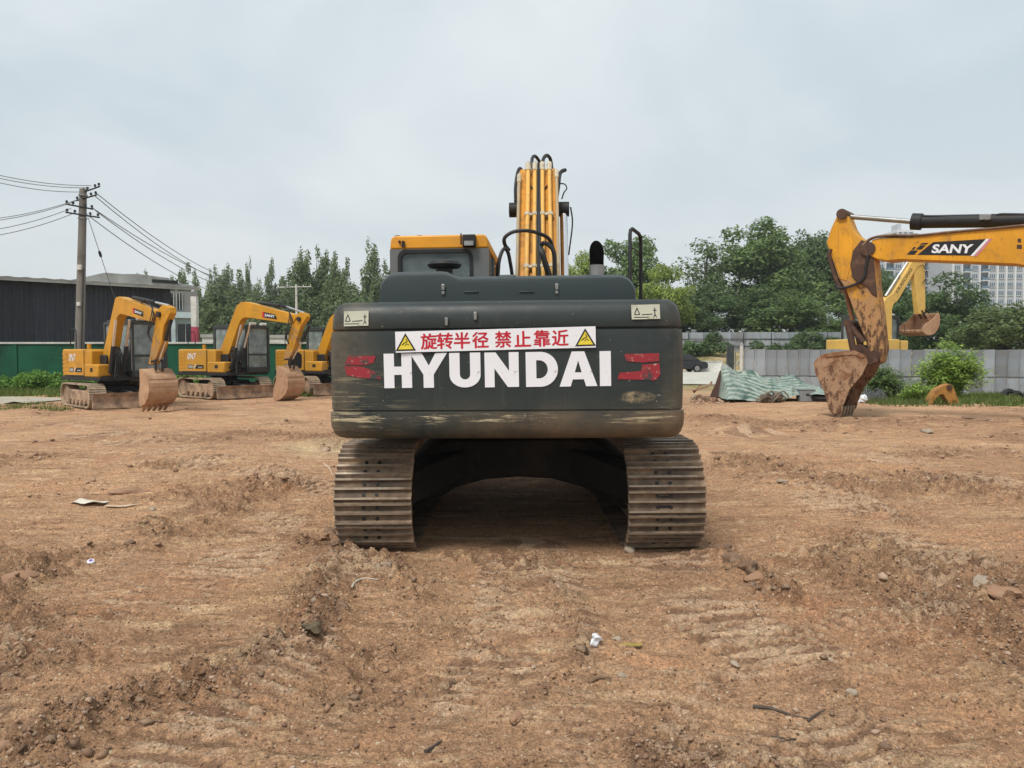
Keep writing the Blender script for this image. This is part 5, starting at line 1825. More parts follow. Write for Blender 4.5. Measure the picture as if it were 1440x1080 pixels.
for px in (559, 590):
    q_ = L(px, 330, DC + 0.15)
    MB(UP).tube([(q_.x - 0.02, q_.y, zr - 0.01), (q_.x - 0.02, q_.y, zr + 0.022), (q_.x + 0.02, q_.y, zr + 0.022), (q_.x + 0.02, q_.y, zr - 0.01)], 0.006, 6).build('roof_loop', M['black'], roof)

# --- boom, seen from behind with its steel pipes
BX = L(757, 310, 9.4).x
FT = Vector((BX, 0.35, 1.72)); BD = Vector((BX, 2.15, 4.12)); TP = Vector((BX, 5.6, 4.1))
hw = 0.245
ux = (BD - FT).normalized()
nz = Vector((0, -ux.z, ux.y))                        # up the back plate (towards the camera)
mb = MB(UP)
prof_b = [(FT.y - 0.1, FT.z - 0.22), (FT.y - 0.24, FT.z + 0.0), (FT.y - 0.1, FT.z + 0.34), (1.66, 4.0), (1.82, 4.09), (2.10, 4.12), (2.60, 4.11), (4.0, 4.0), (5.6, 3.75), (5.72, 3.62), (5.6, 3.5), (4.0, 3.45), (2.75, 3.40), (2.3, 3.12), (FT.y + 0.2, FT.z - 0.18)]
mb.prism(prof_b, BX - hw, BX + hw, 'x')
boom = mb.build('boom', M['boomback'], root, 0.015)
back0, back1 = Vector((0, FT.y - 0.1, FT.z + 0.34)), Vector((0, 1.66, 4.0))
bdir = (back1 - back0).normalized(); bn = Vector((0, -bdir.z, bdir.y))


def on_back(x, f, off):
    """a point over the boom's back plate: x across, f along (0 foot .. 1 bend), off above it"""
    q2 = back0.lerp(back1, f) + bn * off
    return Vector((BX + x, q2.y, q2.z))


PIPES = (-0.245, -0.135, -0.045, 0.055, 0.150, 0.235)
for k, x in enumerate(PIPES):
    r = (0.020, 0.027, 0.025, 0.026, 0.025, 0.020)[k]
    top_f = (0.93, 1.02, 1.02, 1.02, 1.02, 0.96)[k]
    x1 = x * (1.0 if k in (0, 5) else 0.96)
    path = [on_back(x * 1.02, -0.1, 0.05), on_back(x, 0.3, 0.055), on_back(x1, 0.8, 0.055), on_back(x1, top_f, 0.055)]
    pi_ = MB(UP).tube(path, r, 10).build('steel_pipe', M['pipe_yellow'] if k not in (0, 5) else M['pipe_grey'] if 'pipe_grey' in M else M.setdefault('pipe_grey', paint('worn_pipe', (0.40, 0.30, 0.17), (0.3, 0.26, 0.2), 0.6, 5, 0.5)), boom)
    MB(UP).cyl(on_back(x1, top_f - 0.03, 0.055), on_back(x1, top_f + 0.03, 0.055), r * 1.35, r * 1.35, 8).build('pipe_union', M['union'], boom)
for f in (0.30, 0.66):
    for (x0, x1) in ((-0.165, -0.015), (0.025, 0.18)):
        a_, b_ = on_back(x0, f, 0.052), on_back(x1, f, 0.052)
        mb = MB(UP)
        mt = Matrix.Translation((a_ + b_) / 2) @ Matrix(((1, 0, 0, 0), (0, bdir.y, bn.y, 0), (0, bdir.z, bn.z, 0), (0, 0, 0, 1)))
        for xx in ((x0 - x1) / 2 + 0.03, (x1 - x0) / 2 - 0.03):
            mb.cyl(mt @ Vector((xx, -0.025, 0)), mt @ Vector((xx, 0.025, 0)), 0.036, 0.036, 10)
        mb.box((x0 - x1) / 2, (x1 - x0) / 2, -0.02, 0.02, -0.05, 0.012, 0, mt)
        mb.build('pipe_clamp', M['union'], boom)
for s, x0 in ((-1, -0.135), (1, 0.15)):
    a_ = on_back(x0 + s * -0.02 + 0.0, 0.90, 0.012); b_ = on_back(x0 - s * 0.09, 0.855, 0.012)
    MB(UP).tube([a_, b_], 0.011, 6).build('stay_rib', M['dark'], boom)
# black hoses running down the middle and looping over the top
for k, x in enumerate((-0.008, 0.018, 0.040)):
    MB(UP).tube([on_back(x, -0.05, 0.07), on_back(x + 0.012, 0.3, 0.06), on_back(x - 0.01, 0.6, 0.06), on_back(x + 0.008, 1.0, 0.05), on_back(x, 1.06, 0.03)], 0.014, 8).build('hose', M['hose'], boom)


def hose(pts, r, parent=boom, mat='hose', n=8):
    return MB(UP).tube(bez(pts, 8), r, n).build('hose', M[mat], parent)


top = on_back(0, 1.0, 0.055)
D_t = 10.0
hose([L(749.5, 237, 9.9), L(748, 225, 10.0), L(751, 219.5, 10.1), L(756, 223, 10.15), L(762, 234, 10.2)], 0.022)
hose([L(762.5, 237, 9.9), L(764, 224, 10.0), L(769, 218.5, 10.1), L(774, 224, 10.15), L(776, 238, 10.2)], 0.024)
hose([L(725, 284, 9.75), L(725, 262, 9.8), L(728, 242, 9.9), L(732, 237, 10.0), L(736, 247, 10.05)], 0.021)
hose([L(782, 282, 9.75), L(785, 262, 9.8), L(787, 246, 9.95), L(790, 241, 10.0), L(795, 239, 10.05)], 0.026)
hose([L(786, 258, 9.9), L(794, 259, 9.9), L(797, 265, 9.85), L(793, 271, 9.8), L(790, 280, 9.8)], 0.009)
# big loops near the hood
hose([L(716, 352, 8.5), L(710, 344, 8.45), L(710, 334, 8.4), L(722, 326, 8.4), L(742, 324.5, 8.4), L(760, 329, 8.45), L(772, 336, 8.55), L(778, 350, 8.65)], 0.022)
hose([L(700, 390, 8.3), L(702, 366, 8.3), L(708, 350.5, 8.35), L(714, 354, 8.4), L(718, 372, 8.45), L(721, 392, 8.5)], 0.021)
hose([L(760, 348, 8.6), L(764, 342, 8.5), L(771, 344, 8.5), L(779, 356, 8.5), L(780, 392, 8.55)], 0.027)
hose([L(758, 346, 8.55), L(762, 354, 8.45), L(766, 368, 8.45), L(774, 392, 8.5)], 0.034, boom, 'hose', 10)
# boom cylinders either side: black pin ends high up, rods down to the deck
for s in (-1, 1):
    pinp = Vector((BX + (0.325 if s > 0 else -0.19), 1.62, 3.52))
    foot = Vector((BX + (0.33 if s > 0 else -0.15), 0.95, 1.35))
    cyl_o = MB(UP).cyl(foot, foot.lerp(pinp, 0.42), 0.075, 0.075, 16).build('boom_cylinder', M['orange'], root)
    MB(UP).cyl(foot.lerp(pinp, 0.42), pinp, 0.050, 0.050, 16).build('cylinder_rod', M['chrome'], cyl_o)
    MB(UP).cyl(pinp - Vector((0.07 if s > 0 else 0.19, 0, 0)), pinp + Vector((0.07, 0, 0)), 0.095, 0.095, 20).build('rod_eye', M['black'], cyl_o)
    if s > 0:
        MB(UP).tube(bez([pinp + Vector((0.09, -0.02, 0.02)), pinp + Vector((0.11, -0.06, -0.2)), pinp + Vector((0.06, -0.08, -0.6))]), 0.011, 6).build('grease_line', M['hose'], cyl_o)
mb = MB(UP)
for x in (BX - 0.34, BX + 0.27):
    mb.prism([(-0.1, 1.14), (-0.15, 1.8), (0.3, 2.0), (0.75, 1.75), (1.1, 1.14)], x, x + 0.07, 'x')
mb.build('boom_bracket', M['frame'], root, 0.01)
# arm and bucket beyond the boom
mb = MB(UP); mb.prism([(5.3, 4.35), (5.5, 4.45), (5.95, 3.9), (5.9, 1.6), (5.75, 1.55), (5.4, 3.6)], BX - 0.17, BX + 0.17, 'x'); arm_ = mb.build('arm', M['orange'], root, 0.01)
cy_ = MB(UP).cyl((BX, 2.9, 4.2), (BX, 4.3, 4.3), 0.085, 0.085, 14).build('arm_cylinder', M['orange'], root)
MB(UP).cyl((BX, 4.3, 4.3), (BX, 5.4, 4.38), 0.05, 0.05, 12).build('cylinder_rod', M['chrome'], cy_)
mb = MB(UP); mb.prism([(5.55, 1.6), (5.95, 1.7), (6.35, 1.3), (6.4, 0.8), (6.1, 0.3), (5.5, 0.05), (5.45, 0.12), (6.0, 0.42), (6.26, 0.85), (6.2, 1.22), (5.85, 1.5)], BX - 0.6, BX + 0.6, 'x'); bk = mb.build('bucket', M['mudsteel'], root)
mb = MB(UP)
for s in (-1, 1):
    mb.prism([(5.55, 1.6), (5.95, 1.7), (6.35, 1.3), (6.4, 0.8), (6.1, 0.3), (5.5, 0.05)], BX + s * 0.58, BX + s * 0.61, 'x')
mb.build('side_plates', M['mudsteel'], bk)


# ------------------------------------------------------------------ the yellow excavators
class Plane:
    """the vertical side plane of a digging arm: photo pixels -> (forward, height) in the upper body's own frame"""

    def __init__(s, loc, yaw, xo):
        s.o = Vector((loc[0], loc[1], 0)); s.f = Vector((-math.sin(yaw), math.cos(yaw), 0)); s.x = Vector((math.cos(yaw), math.sin(yaw), 0)); s.xo = xo

    def __call__(s, px, py):
        d = ray(px, py); c = Vector((0, 0, CAM_H))
        t = (s.xo - (c - s.o).dot(s.x)) / d.dot(s.x)
        p = c + d * t - s.o
        return (p.dot(s.f), p.z)

    def pts(s, *a):
        return [s(*q) for q in a]


def side_print(name, polys, x, mat, parent, xf, sgn=1, th=0.004):
    mb = MB(xf)
    for poly in polys:
        mb.prism(poly, x, x + sgn * th, 'x')
    return mb.build(name, mat, parent, smooth=False)


def side_text(body, a, b, c, x, mat, parent, xf, sgn=1, off=0.03, th=0.002):
    """lettering stretched over the parallelogram a (lower start), b (lower end), c (upper start) given as (f, z)"""
    me = text_mesh(body, 1.0, 0.0, off)
    xs_ = [v.co.x for v in me.vertices]; ys_ = [v.co.y for v in me.vertices]
    x0, x1, y0, y1 = min(xs_), max(xs_), min(ys_), max(ys_)
    for v in me.vertices:
        u, w = (v.co.x - x0) / (x1 - x0), (v.co.y - y0) / (y1 - y0)
        f = a[0] + (b[0] - a[0]) * u + (c[0] - a[0]) * w
        z = a[1] + (b[1] - a[1]) * u + (c[1] - a[1]) * w
        v.co = xf @ Vector((x + sgn * th, f, z))
    return link_mesh('lettering', with_mat(me, mat), parent)


def small_track(xc, w, yr, yf, zc, r, n):
    f, per = track_path(yr, yf, zc, r)
    mb = MB()
    for k in range(n):
        (y, z), a = f(k * per / n)
        mt = Matrix.Translation((xc, y, z)) @ Matrix.Rotation(a, 4, 'X')
        hp = per / n / 2
        mb.prism([(-hp, -0.03), (-hp, 0.0), (-hp * 0.6, 0.028), (-hp * 0.35, 0.028), (-hp * 0.1, 0.002), (hp * 0.3, 0.002), (hp * 0.5, 0.022), (hp * 0.75, 0.022), (hp * 0.96, 0), (hp * 0.96, -0.03)], -w / 2, w / 2, 'x', 0, mt)
    return mb


def make_bucket(parent, xf, h, rot, w, s, xc, mat, teeth=5):
    """h: hinge (f, z); rot: turn of the bucket in its plane; w: width; s: size"""
    c, sn = math.cos(rot), math.sin(rot)

    def q(f, z):
        return (h[0] + s * (f * c - z * sn), h[1] + s * (f * sn + z * c))
    back = [(0.02, 0.10), (0.22, 0.06), (0.40, -0.06), (0.53, -0.26), (0.57, -0.50), (0.50, -0.74), (0.34, -0.94), (0.12, -1.06)]
    inner = [(f - 0.035, z + 0.03) for f, z in back[::-1]]
    bk = MB(xf); bk.prism([q(*p) for p in back + inner], xc - w / 2, xc + w / 2, 'x')
    for k in range(4):
        i = 2 + k
        (f0, z0), (f1, z1) = back[i], back[i + 1]
        m = [(f0 + (f1 - f0) * t, z0 + (z1 - z0) * t) for t in (0.1, 0.45)]
        nrm = Vector((z0 - z1, f1 - f0)).normalized() * -0.022
        if nrm.x < 0:
            nrm = -nrm
        bk.prism([q(*m[0]), q(*m[1]), q(m[1][0] + nrm.x, m[1][1] + nrm.y), q(m[0][0] + nrm.x, m[0][1] + nrm.y)], xc - w / 2 + 0.01, xc + w / 2 - 0.01, 'x')
    b = bk.build('bucket', mat, parent, smooth=False)
    sp = [(-0.02, 0.0), (-0.05, 0.12), (0.10, 0.13)] + back[1:] + [(0.02, -0.98), (-0.03, -0.7), (0.02, -0.35)]
    for sx in (-1, 1):
        mb = MB(xf); x0 = xc + sx * w / 2
        mb.prism([q(*p) for p in sp], x0, x0 + sx * 0.03, 'x'); mb.build('side_plate', mat, b, smooth=False)
    for k in range(teeth):
        x = xc - w / 2 + w * (k + 0.5) / teeth
        mb = MB(xf)
        tw = w / teeth * 0.24
        mb.prism([q(0.26, -0.97), q(0.20, -1.06), q(0.02, -1.24), q(-0.03, -1.23), q(0.05, -1.03)], x - tw, x + tw, 'x')
        mb.build('tooth', mat, b, smooth=False)
    for sx in (-0.11, 0.11):
        mb = MB(xf); mb.prism([q(-0.08, -0.06), q(-0.07, 0.13), q(0.12, 0.16), q(0.3, 0.08), q(0.28, 0.0)], xc + sx - 0.02, xc + sx + 0.02, 'x')
        mb.build('hinge_lug', mat, b, smooth=False)
    return b, q


def make_excavator(label, loc, a_, b_, pal, boom_px, arm_px, hinge_px, brot, bx=0.5, bw=0.26, s=1.0, blade=True, near=1, buck_w=0.8, buck_s=1.0, cab=True, name='excavator',
                   group=None, plane=None, boom_pts=None, number=True):
    r0 = math.pi + a_
    t = thing(name, label, 'excavator', (loc[0], loc[1], H(loc[0], loc[1])), r0, group)
    U = Matrix.Rotation(b_ - a_, 4, 'Z')
    S = Matrix.Scale(s, 4)
    Y, YW = pal['body'], pal['boom']
    # --- running gear
    for sx in (-1, 1):
        xc = sx * 0.88
        m = small_track(xc, 0.45, -1.02, 1.02, 0.37, 0.33, 44); m.xf = S
        tk = m.build('track', M['mudtrack'], t, smooth=False)
        mb = MB(S); mb.box(xc - 0.16, xc + 0.17, -0.85, 0.85, 0.20, 0.52); mb.build('track_frame', M['mudsteel'], tk, 0.03)
        for yy, rr, nm in ((-1.02, 0.27, 'sprocket'), (1.02, 0.26, 'idler')):
            MB(S).cyl((xc - 0.15, yy, 0.37), (xc + 0.15, yy, 0.37), rr, rr, 18).build(nm, M['mudsteel'], tk)
        for k in range(5):
            MB(S).cyl((xc - 0.19, -0.7 + k * 0.35, 0.15), (xc + 0.19, -0.7 + k * 0.35, 0.15), 0.085, 0.085, 10).build('roller', M['mudsteel'], tk)
    mb = MB(S); mb.box(-0.66, 0.66, -0.55, 0.6, 0.30, 0.62)
    mb.cyl((0, 0, 0.62), (0, 0, 0.80), 0.45, 0.45, 24)
    mb.build('car_body', M['dark'], t, 0.02)
    if blade:
        mb = MB(S); mb.prism([(1.62, 0.04), (1.70, 0.04), (1.655, 0.20), (1.66, 0.36), (1.72, 0.47), (1.66, 0.47), (1.60, 0.34), (1.595, 0.2)], -1.12, 1.12, 'x')
        bl = mb.build('dozer_blade', M['mudsteel'], t, smooth=False)
        for sx in (-0.42, 0.42):
            mb = MB(S); mb.prism([(0.55, 0.36), (0.55, 0.50), (1.62, 0.40), (1.62, 0.20)], sx - 0.06, sx + 0.06, 'x'); mb.build('blade_arm', M['mudsteel'], bl, 0.01)
        mb = MB(S); mb.cyl((0, 0.6, 0.5), (0, 1.55, 0.42), 0.05, 0.05, 10); mb.build('blade_cylinder', M['steel'], bl)
    # --- upper body
    US = U @ S
    mb = MB(US); mb.box(-1.0, 1.0, -1.2, 1.15, 0.80, 0.90); mb.build('upper_deck', M['dark'], t, 0.01)
    pl_ = []
    for (cx_, cy_, aa) in ((0.72, -1.05, 0), (0.72, -1.05, 1), ):
        pass
    # counterweight and engine cover: rounded plan, extruded
    rc = 0.28
    plan = [(0.97, 0.2), (0.97, -1.32 + rc)] + [(0.97 - rc + rc * math.cos(x), -1.32 + rc - rc * math.sin(x)) for x in np.linspace(0.2, 1.4, 6)] + [(0.4, -1.40), (0, -1.44), (-0.4, -1.40)]
    plan += [(-0.97 + rc - rc * math.sin(x), -1.32 + rc - rc * math.cos(x)) for x in np.linspace(0.2, 1.4, 6)] + [(-0.97, -1.32 + rc), (-0.97, 0.2)]
    mb = MB(US); mb.prism(plan, 0.90, 1.72, 'z'); cwt = mb.build('counterweight', Y, t, 0.05, seg=3)
    for k in range(5):
        mb = MB(US); z = 1.05 + k * 0.125; mb.box(0.968, 0.978, -1.12, -0.82, z, z + 0.055); mb.build('louvre', YW, cwt, smooth=False)
    mb = MB(US); mb.box(0.965, 0.975, -0.97, 0.2, 0.915, 0.95); mb.build('panel_gap', M['dark'], cwt, smooth=False)
    mb = MB(US); mb.box(0.30, 0.965, 0.225, 0.62, 0.90, 1.68); mb.build('tank', Y, t, 0.03)
    mb = MB(US); mb.box(0.55, 1.0, 0.24, 1.05, 0.90, 1.28); tb = mb.build('tool_box', Y, t, 0.04)
    mb = MB(US); mb.box(0.998, 1.008, 0.62, 0.76, 1.06, 1.17); mb.build('grip_recess', M['dark'], tb, smooth=False)
    mb = MB(US); mb.box(0.975, 0.982, 0.205, 0.222, 0.92, 1.7); mb.build('side_seam', M['dark'], t, smooth=False)
    if number:
        side_text('0N7', (-0.72, 1.36), (-0.33, 1.36), (-0.68, 1.58), 0.972, M['white'], cwt, US, 1, 0.012, 0.004)
        side_print('model_plate', [[(-0.70, 1.04), (-0.44, 1.04), (-0.44, 1.17), (-0.70, 1.17)], [(-0.36, 1.04), (0.06, 1.04), (0.06, 1.17), (-0.26, 1.17)]], 0.971, M['print_black'], cwt, US, 1)
        side_print('plate_bars', [[(-0.66 + k * 0.055, 1.06), (-0.63 + k * 0.055, 1.06), (-0.63 + k * 0.055, 1.15), (-0.66 + k * 0.055, 1.15)] for k in range(4)] + [[(-0.2, 1.08), (0.0, 1.08), (0.0, 1.10), (-0.2, 1.10)]], 0.976, M['offwhite'], cwt, US, 1, 0.002)
        side_print('plate_slash', [[(-0.42, 1.03), (-0.39, 1.03), (-0.29, 1.18), (-0.32, 1.18)]], 0.976, M['white'], cwt, US, 1, 0.002)
    MB(US).cyl((0.55, -0.35, 1.70), (0.55, -0.35, 1.88), 0.06, 0.06, 12).build('exhaust_stub', Y, t)
    MB(US).tube([(0.9, -0.75, 1.70), (0.9, -0.75, 2.25), (0.9, -0.70, 2.32), (0.9, -0.45, 2.32), (0.9, -0.4, 2.25), (0.9, -0.4, 1.70)], 0.016, 6).build('handrail', M['black'], t)
    mb = MB(US); mb.box(bx - 0.22, bx - 0.15, 0.35, 0.95, 0.88, 1.55); mb.box(bx + 0.15, bx + 0.22, 0.35, 0.95, 0.88, 1.55); mb.build('boom_bracket', M['dark'], t, 0.03)
    if cab:
        x0, x1, y0, y1, z0, z1 = -1.02, 0.10, -0.40, 1.22, 0.88, 2.56
        mb = MB(US); mb.box(x0, x1, y0, y1, z0, 1.08)
        for (xa, ya) in ((x0, y0), (x1 - 0.09, y0), (x0, y1 - 0.09), (x1 - 0.09, y1 - 0.09)):
            mb.box(xa, xa + 0.09, ya, ya + 0.09, 1.08, z1 - 0.1)
        mb.box(x1 - 0.07, x1, 0.35, 0.43, 1.08, z1 - 0.1); mb.box(x0, x0 + 0.07, 0.35, 0.43, 1.08, z1 - 0.1)
        mb.box(x0, x1, y0, y1, z1 - 0.1, z1 - 0.02)
        mb.box(x0 + 0.09, x1 - 0.09, y1 - 0.08, y1 - 0.02, 1.50, 1.56)
        cb = mb.build('cab', M['frame'], t, 0.012)
        mb = MB(US); mb.box(x0 + 0.08, x1 - 0.08, y0 + 0.05, y1 - 0.05, z1 - 0.02, z1 + 0.04); mb.build('cab_roof', M['frame'], cb, 0.02)
        for (xa, xb) in ((-0.88, -0.62), (-0.35, -0.1)):
            MB(US).cyl((xa, y1 - 0.05, z1 + 0.06), (xb, y1 - 0.05, z1 + 0.06), 0.055, 0.055, 10).build('sun_visor', M['offwhite'], cb)
        g = M['glass_light']
        mb = MB(US); mb.box(x0 + 0.09, x1 - 0.09, y1 - 0.06, y1 - 0.052, 1.56, z1 - 0.1); mb.build('windscreen', g, cb)
        mb = MB(US); mb.box(x0 + 0.09, x1 - 0.09, y1 - 0.06, y1 - 0.052, 1.08, 1.50); mb.build('lower_screen', g, cb)
        mb = MB(US); mb.box(x1 - 0.05, x1 - 0.042, y0 + 0.09, 0.35, 1.08, z1 - 0.1); mb.box(x1 - 0.05, x1 - 0.042, 0.43, y1 - 0.09, 1.08, z1 - 0.1); mb.build('side_window', g, cb)
        mb = MB(US); mb.box(x0 + 0.042, x0 + 0.05, y0 + 0.09, 0.35, 1.08, z1 - 0.1); mb.box(x0 + 0.042, x0 + 0.05, 0.43, y1 - 0.09, 1.08, z1 - 0.1); mb.build('door_window', g, cb)
        mb = MB(US); mb.box(x0 + 0.09, x1 - 0.09, y0 + 0.03, y0 + 0.038, 1.3, z1 - 0.1); mb.build('rear_window', g, cb)
        mb = MB(US); mb.box(-0.75, -0.25, -0.1, 0.05, 1.2, 1.95); mb.box(-0.78, -0.22, -0.05, 0.45, 1.1, 1.3); mb.build('seat', M['black'], cb, 0.04)
        for sx in (x1 + 0.12,):
            MB(US).tube([(x1, y1 - 0.05, 2.3), (sx, y1 + 0.1, 2.25), (sx, y1 + 0.1, 2.0)], 0.012, 6).build('mirror_arm', M['black'], cb)
    # --- boom, arm and bucket: outlines lie in the arm's own side plane
    pl = plane or Plane(loc, math.pi + b_, (bx + near * bw / 2) )
    bp = pl.pts(*boom_px)
    mb = MB(U); mb.prism(bp, bx * s - bw / 2, bx * s + bw / 2, 'x'); bm_ = mb.build('boom', YW, t, 0.012)
    ap = pl.pts(*arm_px)
    mb = MB(U); mb.prism(ap, bx * s - bw / 2 + 0.035, bx * s + bw / 2 - 0.035, 'x'); am = mb.build('arm', pal.get('arm', YW), t, 0.012)
    hp = pl(*hinge_px)
    bk, q = make_bucket(t, U, hp, brot, buck_w, buck_s, bx * s, pal['bucket'])
    return t, U, pl, bm_, am, bk, q


M['mudtrack'] = paint('muddy_track', (0.19, 0.15, 0.11), (0.44, 0.33, 0.225), 0.85, 5.0, 0.85, bump=0.4, bscale=20)
M['smallarm'] = caked('scuffed_yellow_arm', (0.56, 0.265, 0.014), (0.34, 0.20, 0.09), (0.06, 0.04, 0.03), 0.6, 3.4)
PAL = {'body': M['yellow'], 'boom': M['yellow'], 'arm': M['smallarm'], 'bucket': M['mudbucket'] if 'mudbucket' in M else M.setdefault('mudbucket', paint('muddy_bucket', (0.36, 0.20, 0.115), (0.48, 0.305, 0.185), 0.7, 2.5, 0.8, bump=0.4, bscale=16, speck=(0.15, 0.10, 0.07)))}
M['yellow2'] = paint('dusty_yellow_paint', (0.53, 0.262, 0.022), (0.40, 0.25, 0.10), 0.5, 1.7, 0.55, streak=0.35, vary=0.2, speck=(0.2, 0.12, 0.05))
PAL2 = dict(PAL, body=M['yellow2'], boom=M['yellow'])
BW = 0.27
E1 = ((-12.15, 22.8), R(46), R(55))
E2 = ((-10.4, 26.95), R(49), R(65))
E3 = ((-7.65, 29.2), R(46), R(66))
B1 = [(143, 505.5), (161.5, 421.5), (163.5, 418.6), (167, 417.8), (192, 427), (219.5, 438), (217.5, 446), (212, 453.5), (175.5, 444), (169, 442.3), (166, 444.5), (161.5, 455), (152.7, 511), (147, 511)]
A1 = [(219.5, 437), (225, 430.5), (229, 429.5), (236, 433), (237, 441), (228.5, 459), (225, 484), (218, 503), (212, 514), (207, 512.5), (214.5, 465)]
B2 = [(306, 503), (329.5, 439), (333, 431), (338.5, 426.2), (345, 425.6), (352, 427), (414, 443.5), (416, 448), (413, 454), (408, 456.5), (349, 448), (342, 448.3), (338, 452), (335, 459), (319, 507), (311, 508)]
A2 = [(416, 444), (420, 440.5), (427.7, 441.5), (430.5, 446), (429, 450), (422, 459.5), (417.5, 474), (409, 499.5), (404, 508), (397.5, 508), (402, 489), (406.5, 467), (411, 453)]
ex1 = make_excavator('yellow mini excavator by the utility pole, its muddy bucket back turned to the viewer', *E1, PAL, B1, A1, (211, 525), R(-6), bw=BW, buck_w=0.78, buck_s=0.86, group='yellow mini excavators parked along the green wall')
ex2 = make_excavator('second yellow mini excavator, parked in front of the pale house and red post', *E2, PAL2, B2, A2, (398, 521), R(-12), bw=BW, buck_w=0.78, buck_s=0.98, group='yellow mini excavators parked along the green wall')
pl2 = ex2[2]


def offset_px(pts, dx_, dy_, k=0.93, ox=306, oy=503):
    return [((x - ox) * k + ox + dx_, (y - oy) * k + oy + dy_) for x, y in pts]


ex3 = make_excavator('third yellow mini excavator, mostly hidden behind the big grey machine', *E3, PAL2, offset_px(B2, 133, 11), offset_px(A2, 133, 11), (402 * 0.93 + 306 * 0.07 + 133, 520), R(2), bw=BW, buck_w=0.82, buck_s=1.05,
                     group='yellow mini excavators parked along the green wall')


def dress(ex, lab, tip_px, cyl_px, decal, pivot_px, fold):
    """cylinders, hoses, linkage and the printed name plate of a small machine"""
    t, U, pl, boom_, arm_o, bk_, q_ = ex
    bx, w = 0.5, BW
    c0_, c1_, c2_ = [pl(*p_) for p_ in cyl_px]
    x = bx
    cyl_ = MB(U).cyl((x, *c0_), (x, *c1_), 0.055, 0.055, 12).build('arm_cylinder', M['dark'], t)
    MB(U).cyl((x, *c1_), (x, *c2_), 0.032, 0.032, 10).build('cylinder_rod', M['chrome'], cyl_)
    f0, f1 = pl(*fold[0]), pl(*fold[1])
    for sx in (-1, 1):
        bc = MB(U).cyl((x + sx * 0.19, f0[0], f0[1]), (x + sx * 0.19, (f0[0] + f1[0]) / 2, (f0[1] + f1[1]) / 2), 0.06, 0.06, 12).build('boom_cylinder', M['dark'], t)
        MB(U).cyl((x + sx * 0.19, (f0[0] + f1[0]) / 2, (f0[1] + f1[1]) / 2), (x + sx * 0.19, *f1), 0.035, 0.035, 10).build('cylinder_rod', M['chrome'], bc)
    d = [pl(*p_) for p_ in decal]
    side_print('name_plate', [d], x + w / 2, M['print_black'], boom_, U, 1, 0.004)
    a, b, c, e = d
    m = lambda p_, r_, k: (p_[0] + (r_[0] - p_[0]) * k, p_[1] + (r_[1] - p_[1]) * k)
    side_print('name_plate_edge', [[a, m(a, b, 0.14), m(e, c, 0.14), e]], x + w / 2 + 0.004, M['red'], boom_, U, 1, 0.002)
    lo0, lo1, up0 = m(m(a, e, 0.26), m(b, c, 0.26), 0.17), m(m(a, e, 0.26), m(b, c, 0.26), 0.86), m(m(a, e, 0.74), m(b, c, 0.74), 0.20)
    side_text('SANY', lo0, lo1, up0, x + w / 2 + 0.005, M['white'], boom_, U, 1, 0.03)
    pv = pl(*pivot_px)
    MB(U).cyl((x - w / 2 - 0.03, *pv), (x + w / 2 + 0.03, *pv), 0.075, 0.075, 14).build('pivot_pin', M['dark'], arm_o)
    for k in range(3):
        p0 = pl(tip_px[0] - 30 + k * 3, tip_px[1] - 13 + k); p1 = pl(tip_px[0] - 16, tip_px[1] - 12); p2 = pl(tip_px[0] - 4 + k * 2, tip_px[1] + 2 + 3 * k)
        MB(U).tube(bez([(x - 0.08 + k * 0.08, *p0), (x - 0.06 + 0.06 * k, p1[0], p1[1] + 0.03 * k), (x + w / 2 + 0.03, *p2), (x + w / 2 + 0.05, *pl(tip_px[0] - 9 + k, tip_px[1] + 30)), (x + w / 2, *pl(tip_px[0] - 6, tip_px[1] + 42))], 6), 0.014, 6).build('hose', M['hose'], arm_o)
    # hoses and pipes at the boom's foot and linkage at the bucket
    for k in range(5):
        fo = pl(*fold[0])
        MB(U).tube(bez([(x - 0.12 + 0.06 * k, fo[0] - 0.25, fo[1] + 0.9 + 0.06 * k), (x - 0.1 + 0.05 * k, fo[0] + 0.12, fo[1] + 0.5), (x - 0.15 + 0.08 * k, fo[0] + 0.05 * k, fo[1] - 0.12)], 6), 0.02, 6).build('hose', M['hose'], boom_)
    for sx in (-0.10, 0.10):
        mb = MB(U)
        h0 = q_(0.0, 0.05); h1 = q_(0.26, 0.07); up = q_(0.22, 0.42); ar = q_(-0.02, 0.36)
        mb.tube([(x + sx, *h1), (x + sx, *up)], 0.032, 6); mb.tube([(x + sx, *up), (x + sx, *ar)], 0.028, 6)
        mb.cyl((x + sx - 0.03, *h0), (x + sx + 0.03, *h0), 0.06, 0.06, 10)
        mb.build('link_bar', M['dark'], arm_o)
    up = q_(0.22, 0.42)
    ah = pl(pivot_px[0] + 8, pivot_px[1] + 8)
    bcy = MB(U).cyl((x, ah[0] + 0.10, ah[1]), (x, (ah[0] + up[0]) / 2 + 0.08, (ah[1] + up[1]) / 2), 0.05, 0.05, 10).build('bucket_cylinder', M['dark'], t)
    MB(U).cyl((x, (ah[0] + up[0]) / 2 + 0.08, (ah[1] + up[1]) / 2), (x, *up), 0.028, 0.028, 8).build('cylinder_rod', M['chrome'], bcy)


dress(ex1, 'a', (219, 438), [(181, 419), (211, 425.5), (231, 430)], [(187, 441), (201.5, 446.5), (201.5, 439), (187, 433.5)], (223, 443), [(158, 525), (166, 450)])
dress(ex2, 'b', (412, 443), [(362, 427), (398, 432), (424, 441)], [(369, 447.5), (390, 450.5), (387, 443.5), (369, 439.5)], (420, 450), [(327, 522), (341, 458)])
